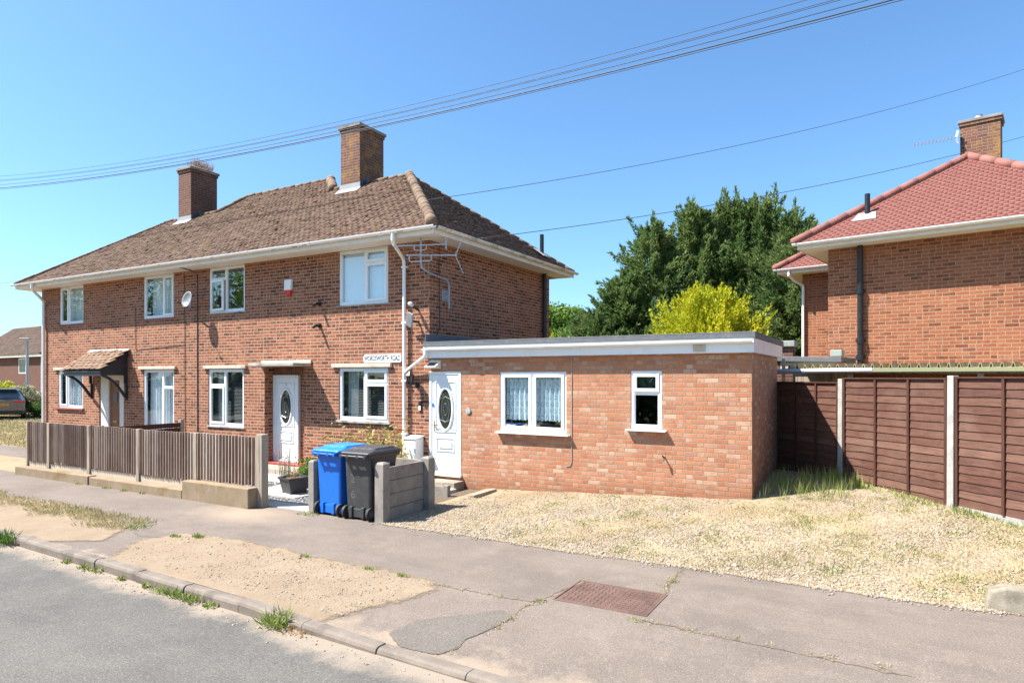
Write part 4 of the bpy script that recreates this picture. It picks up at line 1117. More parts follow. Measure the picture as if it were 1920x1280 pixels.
parts.append(tile_field((0, ey - 0.06, 5.1 - SL * 0.06), (1, 0, 0), (0, 1 / cs, SL / cs), [(p[0], (p[1] - ey + 0.06) * cs if p[1] > ey else 0.0) for p in fr], 0.1, 0.165, 0.012, 0.021, 1.05, np.random.default_rng(31)))
SR = (zr - 5.1) / (ex - XR); cr = math.hypot(1, SR)
parts.append(tile_field((ex + 0.06, 0, 5.1 - SR * 0.06), (0, 1, 0), (-1 / cr, 0, SR / cr), [(ey, 0), (by, 0), (yr, (ex - XR + 0.06) * cr)], 0.1, 0.165, 0.012, 0.021, 1.05, np.random.default_rng(32)))
SLx = (zr - 5.1) / (XL - lx); cl = math.hypot(1, SLx)
parts.append(tile_field((lx - 0.06, 0, 5.1 - SLx * 0.06), (0, -1, 0), (1 / cl, 0, SLx / cl), [(-by, 0), (-ey, 0), (-yr, (XL - lx + 0.06) * cl)], 0.1, 0.165, 0.012, 0.021, 1.05, np.random.default_rng(33)))
V, F = join_np(parts)
roof = mesh_np("roof", V, F, M_TILE_OLD, house)
dk.build("roof_deck", M_DECK, roof)
rd = MB()
def onp(x, y): p = onplane(x, y); return (p[0], p[1], p[2] + 0.02)
ridge_run(rd, onp(XR, yr), onp(-5.40, yr), 0.055, 0.36, 0.003, 10, 0.02)
ridge_run(rd, onp(U2R, y2), onp(U2L, y2), 0.055, 0.36, 0.003, 10, 0.02)
ridge_run(rd, onp(-10.38, yr), onp(XL, yr), 0.055, 0.36, 0.003, 10, 0.02)
ridge_run(rd, onp(U2R, y2), onp(-5.40, yr), 0.13, 0.32, 0.010)
ridge_run(rd, onp(U2L, y2), onp(-10.38, yr), 0.07, 0.32, 0.008)
rd.build("ridge_tiles", M_RIDGE_OLD, roof, smooth=True)
rd = MB()
ridge_run(rd, (ex + 0.0, ey - 0.02, 5.16), (XR, yr, zr + 0.02), 0.115, 0.30, 0.007, 12, 0.025)
rd.build("hip_tiles", M_RIDGE_OLD, roof, smooth=True); rd = MB()
ridge_run(rd, (lx, ey, 5.13), (XL, yr, zr + 0.0), 0.05, 0.30, 0.004, 10, 0.02)
rd.build("hip_tiles", M_RIDGE_OLD, roof, smooth=True); rd = MB()
ridge_run(rd, (ex, by, 5.13), (XR, yr, zr + 0.0), 0.055, 0.30, 0.004, 10, 0.02)
rd.build("hip_tiles", M_RIDGE_OLD, roof, smooth=True)

# chimneys with corbelled caps, lead aprons and grass on the left one
def chimney(x0, x1, y0, y1, ztop, grassy):
    zb = onplane(0, y0)[2] - 0.1
    c = MB(); c.box(x0, x1, y0, y1, zb, ztop - 0.18)
    c.box(x0 - 0.025, x1 + 0.025, y0 - 0.025, y1 + 0.025, ztop - 0.18, ztop - 0.10)
    co = c.build("chimney", M_BRICK_LICH if not grassy else M_BRICK_CHIM, house)
    c = MB(); c.box(x0 - 0.06, x1 + 0.06, y0 - 0.06, y1 + 0.06, ztop - 0.10, ztop - 0.02)
    c.hexa([(x0 - 0.05, y0 - 0.05, ztop - 0.02), (x1 + 0.05, y0 - 0.05, ztop - 0.02), (x1 + 0.05, y1 + 0.05, ztop - 0.02), (x0 - 0.05, y1 + 0.05, ztop - 0.02)],
           [(x0 + 0.1, y0 + 0.1, ztop + 0.05), (x1 - 0.1, y0 + 0.1, ztop + 0.05), (x1 - 0.1, y1 - 0.1, ztop + 0.05), (x0 + 0.1, y1 - 0.1, ztop + 0.05)])
    c.build("chimney_cap", M_CONC, co, bevel=0.008)
    f = MB(); zf = onplane(0, y0)[2]
    f.box(x0 - 0.03, x1 + 0.03, y0 - 0.022, y0 - 0.002, zf - 0.02, zf + 0.17)
    f.prism([(x0 - 0.06, y0 - 0.18, zf - 0.10), (x1 + 0.06, y0 - 0.18, zf - 0.10), (x1 + 0.06, y0 - 0.002, zf + 0.045), (x0 - 0.06, y0 - 0.002, zf + 0.045)], (0, 0, 0.012))
    f.build("lead_apron", M_LEAD, co)
    f = MB(); k = 6; yy = [y0 + (min(y1, yr) - y0) * i / k for i in range(k + 1)]
    for i in range(k):
        za = onplane(0, yy[i])[2]; f.box(x1 + 0.002, x1 + 0.022, yy[i], yy[i + 1] + 0.02, za - 0.02, za + 0.20)
    f.box(x1 + 0.02, x1 + 0.16, y0, y1, zf - 0.5, zf - 0.45)
    f.build("stepped_flashing", M_LEAD_DARK, co)
    return co
chimney(-4.83, -4.15, 2.45, 3.41, 9.02, False)
chL = chimney(-12.03, -11.38, 2.45, 3.40, 9.02, True)
chL["label"] = "left chimney with dry grass sprouting from its cap"

# ------------------------------------------------------------------ the flat-roofed extension
ext = thing("brick_extension", "single-storey orange brick extension with flat felt roof and white fascia", "extension", (3.1, 0, 0))
EW = 6.24; EDEP = 2.86
E1 = (1.67, 3.06, 1.16, 2.29); E2 = (4.27, 4.81, 1.31, 2.30); ED = (0.004, 0.775, 0.26, 2.30)
w = MB()
wall_with_holes(w, (0, 0, 0), (1, 0, 0), (0, -1, 0), 0.003, EW, -0.15, 2.62, [E1, E2, ED], 0.08)
w.quad((EW, 0, -0.15), (EW, EDEP, -0.15), (EW, EDEP, 2.62), (EW, 0, 2.62))
w.quad((EW, EDEP, -0.15), (0.003, EDEP, -0.15), (0.003, EDEP, 2.62), (EW, EDEP, 2.62))
w.build("wall", M_BRICK_EXT, ext)
e1 = frame_window(ext, *E1[:2], E1[2], E1[3], 0.012, [(0.5, [(1, 'sash')]), (0.5, [(1, 'sash')])], sill=(M_UPVC, 1.61, 3.14, 0.03, 0.11))
e1["label"] = "double casement window with patterned lace net curtains"
e2 = frame_window(ext, *E2[:2], E2[2], E2[3], 0.012, [(1.0, [(0.64, 'fixed'), (0.36, 'sash')])], sill=(M_UPVC, 4.20, 4.90, 0.03, 0.11), glass=M_GLASS_DARK)
e2["label"] = "narrow window with a small top light"
def lace_mat():
    m, n = new_mat("patterned lace")
    uv = n.world(); sp = n.node("ShaderNodeSeparateXYZ", {0: uv}); u, v = sp.outputs[0], sp.outputs[2]
    row = n.m('FLOOR', n.m('DIVIDE', v, 0.125))
    fu = n.m('SUBTRACT', n.m('FRACT', n.m('ADD', n.m('DIVIDE', u, 0.105), n.m('MULTIPLY', row, 0.5))), 0.5)
    fv = n.m('SUBTRACT', n.m('FRACT', n.m('DIVIDE', v, 0.125)), 0.5)
    d = n.m('SQRT', n.m('ADD', n.m('MULTIPLY', n.m('MULTIPLY', fu, fu), 6.5), n.m('MULTIPLY', n.m('MULTIPLY', fv, fv), 4.6)))
    ring = n.m('MULTIPLY', n.mapr(d, 0.36, 0.45), n.mapr(d, 0.80, 0.66))
    k = n.m('MULTIPLY', ring, n.mapr(n.noise(uv, 60.0, 2), 0.35, 0.6))
    c = n.mix(n.m('MULTIPLY', k, 0.7), (0.72, 0.82, 0.86), (0.10, 0.14, 0.17))
    c = n.mix(n.m('MULTIPLY', n.mapr(n.noise(uv, 9.0, 3), 0.45, 0.7), 0.35), c, (0.36, 0.45, 0.5))
    n.pbr(c, 0.9, spec=0.1)
    return m
M_LACE = lace_mat()
wavy_sheet(1.76, 2.33, 1.37, 2.23, 0.118, 0.022, 0.10, 160, 0.022, 1).build("lace_curtain", M_LACE, e1, smooth=True)
wavy_sheet(2.40, 2.98, 1.37, 2.23, 0.118, 0.022, 0.10, 160, 0.022, 2).build("lace_curtain", M_LACE, e1, smooth=True)
MB().box(4.33, 4.75, 0.13, 0.14, 1.98, 2.24).build("roller_blind", plain_mat("green grey blind", (0.16, 0.22, 0.19), 0.8), e2)
ed = oval_door(ext, *ED, 0.006, True, M_BRASS)
ed["label"] = "white plastic door with oval light beside the drainpipe"
MB().box(0.075, 0.115, -0.011, 0.005, 1.60, 1.66).build("sticker", M_BLUEST, ed)
MB().box(-0.02, 0.80, -0.06, 0.004, 0.215, 0.257).build("threshold", M_UPVC_OLD, ed)
f = MB()
f.box(-0.06, EW + 0.05, -0.13, -0.10, 2.575, 2.80)
f.box(-0.06, EW + 0.05, -0.098, 0.0, 2.60, 2.63)
f.build("fascia", M_FASCIA, ext)
f = MB(); f.box(EW + 0.02, EW + 0.052, -0.098, EDEP + 0.33, 2.575, 2.80); f.build("fascia", plain_mat("pinkish white fascia", (0.74, 0.68, 0.68), 0.4, dirt=0.3), ext)
f = MB(); f.box(-0.05, EW + 0.075, -0.15, EDEP + 0.35, 2.803, 2.875); f.box(-0.05, EW + 0.075, -0.15, -0.02, 2.875, 2.90); f.box(EW - 0.04, EW + 0.075, -0.02, EDEP + 0.35, 2.875, 2.90)
f.build("roof_edge", M_FELT, ext, bevel=0.006)
f = MB(); f.prism([(0.003, -0.14, 2.88), (0.003, EDEP, 2.88), (0.003, EDEP, 3.06), (0.003, -0.14, 3.06)], (0.014, 0, 0)); f.build("upstand_flashing", M_LEAD_DARK, ext)
g = MB(); gutter_run(g, [(-0.04, -0.175, 2.755), (EW + 0.045, -0.175, 2.765)], 0.044, 1.7); g.build("gutter", M_GUTTER, ext)
g = MB(); g.tube([(0.05, -0.195, 2.73), (0.05, -0.195, 2.64), (0.0, -0.17, 2.60), (-0.50, -0.09, 2.33), (-0.58, -0.075, 2.28)], 0.034, 10); g.build("downpipe", M_GUTTER, ext)
vt = MB(); vt.box(5.36, 5.56, -0.147, -0.129, 2.60, 2.745)
for k in range(5): vt.box(5.375, 5.545, -0.155, -0.147, 2.612 + k * 0.026, 2.624 + k * 0.026)
vt.build("vent_grille", M_LINTEL, ext)

# ------------------------------------------------------------------ things fixed to the brick house
t = thing("satellite_dish", "small grey satellite dish on the brick wall between the upper windows", "satellite dish", (-7.75, 0, 4.2))
d = MB(); c = Vector((-7.36, -0.32, 4.15)); ax = Vector((0.02, -0.97, 0.24)).normalized(); q = ax.to_track_quat('Z', 'Y'); rings = []
for k in range(7):
    r_ = k / 6; rings.append([c + q @ Vector((0.185 * r_ * math.cos(a), 0.215 * r_ * math.sin(a), 0.07 * r_ * r_)) for a in [2 * math.pi * i / 24 for i in range(24)]])
d.loft(rings, False); do = d.build("reflector", plain_mat("grey dish paint", (0.22, 0.225, 0.235), 0.35, dirt=0.2), t, smooth=True)
so_ = do.modifiers.new("solidify", 'SOLIDIFY'); so_.thickness = 0.008
a = MB(); a.tube([(-7.80, 0, 4.05), (-7.80, -0.10, 4.05), (-7.62, -0.18, 4.07), c + Vector((0, 0.02, -0.02))], 0.016, 8); a.box(-7.85, -7.75, -0.012, -0.001, 4.02, 4.14); a.build("bracket", M_GALV, t)
a = MB(); a.tube([c + q @ Vector((0, -0.205, 0.05)), c + ax * 0.30 + Vector((0, 0, -0.16))], 0.009, 6); a.tube([c + ax * 0.27 + Vector((0, 0, -0.17)), c + ax * 0.33 + Vector((0, 0, -0.13))], 0.022, 8); a.build("receiver_arm", M_BLACK, t)

t = thing("alarm_box", "white burglar alarm box with a red base high on the brick wall", "alarm", (-4.06, 0, 4.3))
MB().hexa([(-4.17, -0.075, 4.22), (-3.95, -0.075, 4.22), (-3.95, -0.001, 4.22), (-4.17, -0.001, 4.22)], [(-4.18, -0.06, 4.47), (-3.94, -0.06, 4.47), (-3.94, -0.001, 4.47), (-4.18, -0.001, 4.47)]).build("cover", M_WHITE, t, bevel=0.012)
MB().hexa([(-4.12, -0.06, 4.10), (-4.0, -0.06, 4.10), (-4.0, -0.001, 4.10), (-4.12, -0.001, 4.10)], [(-4.17, -0.073, 4.218), (-3.95, -0.073, 4.218), (-3.95, -0.001, 4.218), (-4.17, -0.001, 4.218)]).build("lamp_cover", M_RED, t, bevel=0.008)

def wall_lamp(x, z, lab):
    t = thing("security_lamp", lab, "lamp", (x, 0, z))
    MB().box(x - 0.045, x + 0.045, -0.03, -0.001, z - 0.05, z + 0.05).build("wall_bracket", M_BLACK, t, bevel=0.006)
    MB().tube([(x, -0.03, z), (x, -0.12, z - 0.01), (x, -0.20, z - 0.06)], 0.03, 10).build("lamp_head", M_BLACK, t)
    return t
wall_lamp(-3.08, 3.85, "small black sensor lamp under the upper right window, the higher of two")
wall_lamp(-3.08, 3.36, "small black spot lamp on the bare brick wall, the lower of two")
sn = thing("street_name_sign", "white street name plate with grey capitals above the ground floor window", "sign", (-1.22, 0, 2.58))
MB().prism([(-1.75 + a_, -0.022, 2.50 + b_) for a_, b_ in ((0.03, 0), (1.01, 0), (1.04, 0.03), (1.04, 0.145), (1.01, 0.175), (0.03, 0.175), (0, 0.145), (0, 0.03))], (0, 0.02, 0)).build("plate", M_WHITE, sn, bevel=0.003)
text_mesh("lettering", "WORDSWORTH ROAD", 0.155, M_LETTER, Matrix.Translation((-1.23, -0.0235, 2.588)) @ Matrix.Rotation(R(90), 4, 'X'), sn, sx=0.60, bold=0.0025)

ln = thing("wall_lantern", "black carriage lantern on the brick wall beside the drainpipe", "lantern", (-0.32, 0, 2.15))
l = MB(); cx_, cy_ = -0.36, -0.17
l.hexa([(cx_ + 0.045 * math.cos(a), cy_ + 0.045 * math.sin(a), 2.05) for a in [math.pi / 3 * k for k in range(6)]], [(cx_ + 0.075 * math.cos(a), cy_ + 0.075 * math.sin(a), 2.22) for a in [math.pi / 3 * k for k in range(6)]])
l.build("glass_body", M_GLASS_DARK, ln)
l = MB()
for k in range(6):
    a = math.pi / 3 * k; l.bar((cx_ + 0.047 * math.cos(a), cy_ + 0.047 * math.sin(a), 2.05), (cx_ + 0.078 * math.cos(a), cy_ + 0.078 * math.sin(a), 2.22), 0.012, 0.012)
l.tube([(cx_, cy_, 2.03), (cx_, cy_, 2.05)], 0.05, 6); l.tube([(cx_, cy_, 2.22), (cx_, cy_, 2.29), (cx_, cy_, 2.31), (cx_, cy_, 2.35)], 0.09, 6, radii=[0.10, 0.035, 0.018, 0.004])
l.tube([(cx_, cy_, 2.03), (cx_ + 0.01, cy_ + 0.03, 1.98), (cx_ + 0.05, -0.06, 1.98), (cx_ + 0.06, -0.01, 2.03)], 0.012, 6)
l.tube([(cx_ + 0.06, -0.03, 2.03), (cx_ + 0.06, -0.001, 2.03)], 0.055, 12); l.build("frame", M_BLACK, ln)

sl_ = thing("solar_lamp", "white wedge-shaped solar lamp with dark panel above the extension door", "lamp", (0.13, 0, 2.45))
MB().prism([(0.02, -0.001, 2.36), (0.02, -0.20, 2.385), (0.02, -0.20, 2.40), (0.02, -0.07, 2.47), (0.02, -0.001, 2.54)], (0.27, 0, 0)).build("body", M_WHITE, sl_, bevel=0.004)
MB().prism([(0.06, -0.19, 2.412), (0.06, -0.075, 2.476), (0.06, -0.07, 2.482), (0.06, -0.19, 2.418)], (0.19, 0, 0)).build("solar_panel", M_BLACK, sl_)

cm = thing("security_camera", "white domed camera high beside the drainpipe near the house corner", "camera", (-0.33, 0, 3.66))
MB().tube([(-0.33, -0.12, 3.66), (-0.34, -0.19, 3.68), (-0.34, -0.23, 3.685)], 0.04, 10, radii=[0.035, 0.048, 0.03]).build("housing", M_WHITE, cm, smooth=True)
MB().tube([(-0.28, -0.001, 3.58), (-0.28, -0.06, 3.58), (-0.32, -0.13, 3.65)], 0.022, 8).build("mount", M_BLACK, cm)
fl = thing("floodlight", "flat grey floodlight tilted down below the white camera", "lamp", (-0.34, 0, 3.4))
MB(Matrix.Translation((-0.37, -0.16, 3.36)) @ Matrix.Rotation(R(24), 4, 'Y') @ Matrix.Rotation(R(18), 4, 'X')).box(-0.07, 0.07, -0.02, 0.02, -0.15, 0.15).build("lamp_panel", M_GALV, fl, bevel=0.006)
MB().tube([(-0.27, -0.001, 3.32), (-0.28, -0.06, 3.32), (-0.33, -0.14, 3.34)], 0.022, 8).build("mount", M_BLACK, fl)
db = thing("door_bell", "black and grey video doorbell on the brick beside the extension door", "doorbell", (-0.22, 0, 1.6))
MB().box(-0.26, -0.19, -0.03, -0.001, 1.50, 1.70).build("case", M_BLACK, db, bevel=0.008)
MB().box(-0.252, -0.198, -0.033, -0.029, 1.51, 1.60).build("button_plate", M_WHITE, db, bevel=0.006)
hp = thing("house_number_plaque", "small round grey house number disc on the orange brick wall", "plaque", (0.95, 0, 1.53))
MB().tube([(0.95, -0.002, 1.53), (0.95, -0.022, 1.53)], 0.062, 20).build("disc", M_GREYPL, hp, bevel=0.003)
text_mesh("number", "17", 0.075, M_WHITE, Matrix.Translation((0.95, -0.0235, 1.53)) @ Matrix.Rotation(R(90), 4, 'X'), hp)
tp = thing("wall_tap", "small brass tap pipe sticking out low on the extension wall", "tap", (4.90, 0, 0.80))
MB().tube([(4.86, -0.001, 0.86), (4.86, -0.07, 0.86), (4.85, -0.10, 0.90)], 0.012, 8).build("pipe", M_BLACK, tp)
MB().tube([(4.865, -0.07, 0.85), (4.865, -0.09, 0.80)], 0.016, 8).build("spout", M_BRASS, tp)
def cable_on_wall(name, pts, lab, r=0.008, mat=None):
    o = MB().tube(pts, r, 6).build(name, mat or M_CABLE, None, loc=pts[-1]); tag(o, lab, "cable")
cable_on_wall("wall_cable", [(-7.55, -0.5, 4.99), (-7.5, -0.15, 4.94), (-7.47, -0.012, 4.85), (-7.47, -0.012, 2.7), (-7.46, -0.012, 0.2)], "black cable running down the brick wall left of the open upper window", 0.014)
cable_on_wall("wall_cable", [(-8.02, -0.012, 4.97), (-8.0, -0.012, 3.4), (-7.98, -0.012, 0.3)], "thin dark cable down the brick wall just left of the dish", 0.007)
cable_on_wall("wall_cable", [(-10.25, -0.012, 4.2), (-10.22, -0.012, 2.95), (-9.9, -0.012, 2.97), (-8.0, -0.012, 3.05)], "thin dark cable between the tiled hood and the upper windows", 0.006)
cable_on_wall("wall_cable", [(3.14, -0.008, 2.58), (3.17, -0.008, 2.5), (3.17, -0.008, 0.68), (3.14, -0.008, 0.60), (3.06, -0.008, 0.59)], "thin pale cable looping down the wall beside the lace window", 0.006, M_GREYPL)
cable_on_wall("wall_cable", [(0.012, 0.32, 4.9), (0.012, 0.34, 3.2), (0.014, 0.28, 3.1), (0.014, 0.25, 3.05)], "black cable down the shaded side wall below the television aerial", 0.008)

# television aerial on its cranked pole at the corner of the house
ta = thing("television_aerial", "pair of long television aerials on a cranked pole at the house corner", "aerial", (0.05, 0.55, 3.9))
p = MB(); p.tube([(0.10, 0.55, 3.62), (0.10, 0.55, 4.12), (0.10, 0.46, 4.22), (0.04, -0.08, 4.30), (0.01, -0.26, 4.38), (0.0, -0.28, 4.50), (0.0, -0.28, 4.97)], 0.022, 8)
p.box(0.001, 0.012, 0.42, 0.68, 3.78, 4.02); p.bar((0.01, 0.55, 3.95), (0.10, 0.55, 3.95), 0.03, 0.03); p.bar((0.01, 0.55, 3.82), (0.10, 0.55, 3.82), 0.03, 0.03)
p.build("pole", M_GALV, ta)
def yagi(c, dirv, L0, L1, n, el, reflector, up):
    b = MB(); c = Vector(c); dv = Vector(dirv).normalized(); side = dv.cross(Vector((0, 0, 1))).normalized()
    b.bar(c - dv * L1, c + dv * L0, 0.02, 0.02)
    for k in range(n):
        q_ = c + dv * (L0 - 0.04 - k * (L0 + L1 - 0.22) / n); e = el * (0.75 + 0.25 * k / n)
        if up: b.bar(q_ - Vector((0, 0, e / 2)), q_ + Vector((0, 0, e / 2)), 0.009, 0.009)
        else: b.bar(q_ - side * (e / 2), q_ + side * (e / 2), 0.009, 0.009)
    b.build("boom", M_ALU, ta)
    r_ = MB(); e0 = c - dv * L1
    if reflector:
        for s_ in (-1, 1):
            tip = e0 - dv * -0.02 + Vector((0, 0, s_ * 0.36)) - dv * 0.14
            r_.bar(e0 + dv * 0.04, tip, 0.016, 0.016)
            for k in range(5):
                f_ = (k + 0.6) / 5; q_ = (e0 + dv * 0.04).lerp(tip, f_); r_.bar(q_ - side * 0.17, q_ + side * 0.17, 0.009, 0.009)
    else:
        for k in range(4):
            r_.bar(e0 - side * 0.10 + Vector((0, 0, -0.09 + k * 0.06)), e0 + side * 0.10 + Vector((0, 0, -0.09 + k * 0.06)), 0.02, 0.035)
        r_.bar(e0 + Vector((0, 0, -0.11)), e0 + Vector((0, 0, 0.11)), 0.02, 0.02)
    r_.build("reflector", M_ALU, ta)
DV = (-0.869, -0.494, -0.04)
yagi((0.0, -0.30, 4.82), DV, 0.55, 0.52, 13, 0.17, False, False)
yagi((0.0, -0.30, 4.62), (-0.869, -0.494, 0.0), 0.28, 0.74, 13, 0.17, True, False)
u_ = MB()
for z0_, w_ in ((4.50, 0.22), (4.72, 0.12)):
    dv = Vector(DV).normalized(); cc = Vector((0.0, -0.30, z0_))
    u_.tube([cc + dv * w_ + Vector((0, 0, 0.11)), cc + dv * w_ + Vector((0, 0, 0.02)), cc + dv * (w_ - 0.04), cc - dv * (w_ - 0.04), cc - dv * w_ + Vector((0, 0, 0.02)), cc - dv * w_ + Vector((0, 0, 0.11))], 0.011, 6)
u_.build("cradle", M_ALU, ta)

# ------------------------------------------------------------------ front fence on its concrete base
FY = -3.19
base = thing("concrete_wall_base", "low lichened concrete base wall stepping up under the right end of the picket fence", "wall", (-5, -3.35, 0))
b = MB(); b.box(-9.0, -6.0, -3.46, -3.28, -0.1, 0.185); b.box(-5.99, -2.95, -3.44, -3.26, -0.1, 0.165); b.build("low_course", M_CONC_BASE, base, bevel=0.014)
MB().box(-2.94, -1.16, -3.44, -3.25, -0.1, 0.335).build("high_course", M_CONC_BASE, base, bevel=0.014)
MB().box(-8.95, -2.95, -3.205, -3.16, -0.1, 0.285).build("gravel_board", plain_mat("pale gravel board", (0.52, 0.42, 0.30), 0.9, dirt=0.4), base)
fence = thing("picket_fence", "weathered grey close-boarded front fence with bleached posts along the pavement", "fence", (-5, FY, 0))
posts_x = [-8.98, -8.05, -6.42, -4.66, -2.88, -1.13]
def picket_panel(x0, x1, ztop0, ztop1, zb):
    m = MB(); pitch = 0.083; n = max(1, int((x1 - x0) / pitch)); pitch = (x1 - x0) / n
    for i in range(n):
        a = x0 + i * pitch + 0.004; w = pitch - 0.026; zt = ztop0 + (ztop1 - ztop0) * (i / n) + random.gauss(0, 0.004)
        y0 = FY - 0.03 + random.gauss(0, 0.002); tl = random.gauss(0, 0.003); z0 = zb + random.gauss(0, 0.006)
        # board with a broad face turned to the left and a steep right edge
        pr = lambda z, k: [(a + k, y0 + 0.020, z), (a + k + w * 0.12, y0 - 0.008, z), (a + k + w * 0.80, y0 - 0.026, z), (a + k + w, y0 + 0.020, z)]
        m.hexa(pr(z0, 0), pr(zt, tl))
    m.build("panel", M_PICKET, fence)
    MB().box(x0, x1, FY + 0.0215, FY + 0.032, zb + 0.01, min(ztop0, ztop1) - 0.02).build("backing", M_LAPBAT, fence)  # added dark board standing in for the shade in the gaps
    r_ = MB(); r_.box(x0, x1, FY + 0.033, FY + 0.065, ztop1 - 0.22, ztop1 - 0.14); r_.box(x0, x1, FY + 0.033, FY + 0.065, zb + 0.12, zb + 0.20); r_.build("rail", M_PICKET, fence)
tops = [(1.19, 1.18), (1.18, 1.17), (1.19, 1.18), (1.175, 1.17), (1.18, 1.17)]
for i in range(5):
    picket_panel(posts_x[i] + 0.055, posts_x[i + 1] - 0.055, tops[i][0], tops[i][1], 0.30 if i < 4 else 0.345)
for i, x in enumerate(posts_x):
    w_ = 0.05 if i else 0.03; zt = 1.19 if i < 5 else 1.225
    if i == 5: MB().box(x - 0.07, x + 0.075, FY - 0.06, FY + 0.08, -0.1, zt).build("post", M_PICKETPOST, fence, bevel=0.006)
    else: MB().box(x - w_, x + w_, FY - 0.045, FY + 0.05, -0.1, zt - 0.012).build("post", M_PICKETPOST, fence, bevel=0.006)
dv_ = thing("divider_fence", "low brown plank fence dividing the two front gardens", "fence", (-7.7, -1.5, 0))
b = MB()
for k in range(7): b.box(-7.73, -7.70, -2.95, -0.25, 0.12 + k * 0.13, 0.24 + k * 0.13)
b.build("planks", M_LAPBAT, dv_, bevel=0.004)
for y in (-2.9, -0.28): MB().box(-7.80, -7.69, y - 0.05, y + 0.05, -0.1, 1.10).build("post", M_PICKETPOST, dv_, bevel=0.006)

# ------------------------------------------------------------------ concrete bin store
bs = thing("concrete_panel_wall", "low wall of four grey concrete panels between slotted posts around the bins", "wall", (1.4, -2.5, 0))
def slot_post(x, y, zt, sx=0.075, sy=0.075):
    m = MB(); m.hexa([(x - sx, y - sy, -0.1), (x + sx, y - sy, -0.1), (x + sx, y + sy, -0.1), (x - sx, y + sy, -0.1)], [(x - sx, y - sy, zt - 0.02), (x + sx, y - sy, zt - 0.02), (x + sx, y + sy, zt - 0.02), (x - sx, y + sy, zt - 0.02)])
    m.hexa([(x - sx, y - sy, zt - 0.02), (x + sx, y - sy, zt - 0.02), (x + sx, y + sy, zt - 0.02), (x - sx, y + sy, zt - 0.02)], [(x - sx * 0.6, y - sy * 0.6, zt + 0.01), (x + sx * 0.6, y - sy * 0.6, zt + 0.01), (x + sx * 0.6, y + sy * 0.6, zt + 0.01), (x - sx * 0.6, y + sy * 0.6, zt + 0.01)])
    return m
slot_post(1.415, -3.07, 0.895, 0.085, 0.075).build("post", M_CONC, bs, bevel=0.006)
slot_post(1.45, -1.98, 0.87, 0.085, 0.085).build("post", M_CONC, bs, bevel=0.006)
slot_post(-0.02, -3.08, 0.84, 0.06, 0.06).build("post", M_CONC, bs, bevel=0.006)
slot_post(-0.02, -2.0, 0.84, 0.07, 0.07).build("post", M_CONC, bs, bevel=0.006)
for k in range(4):
    z0 = -0.02 + k * 0.21
    MB().box(1.385, 1.435, -2.99, -2.07, z0, z0 + 0.204).build("panel", M_CONC, bs, bevel=0.008)
    MB().box(0.055, 1.36, -2.0, -1.95, z0, z0 + 0.204).build("panel", M_CONC, bs, bevel=0.008)
    MB().box(-0.04, 0.0, -3.015, -2.08, z0, z0 + 0.198).build("panel", M_CONC, bs, bevel=0.008)
tb = MB(); tb.box(1.62, 1.72, -0.98, -0.2, -0.02, 0.10); tb.box(1.53, 2.15, -1.05, -0.985, -0.02, 0.055)
tag(tb.build("timber_edging", M_PICKETPOST, None, bevel=0.006, loc=(1.7, -0.6, 0)), "weathered timber edging on the gravel in front of the white extension door", "edging")
st2 = thing("door_steps", "two pale concrete steps below the extension door", "steps", (0.4, -0.4, 0))
MB().box(0.10, 0.86, -0.36, -0.005, -0.05, 0.155).build("upper_step", M_STEP, st2, bevel=0.01)
MB().box(0.02, 0.92, -0.72, -0.362, -0.05, 0.055).build("lower_step", M_SLAB, st2, bevel=0.01)
mp = thing("low_plinth", "short dark concrete post and panel beside the extension steps", "edging", (1.2, -0.7, 0))
MB().box(0.30, 0.98, -0.86, -0.82, -0.05, 0.17).build("panel", M_CONC, mp, bevel=0.006); MB().box(0.98, 1.08, -0.89, -0.79, -0.05, 0.20).build("post", M_CONC, mp, bevel=0.006)

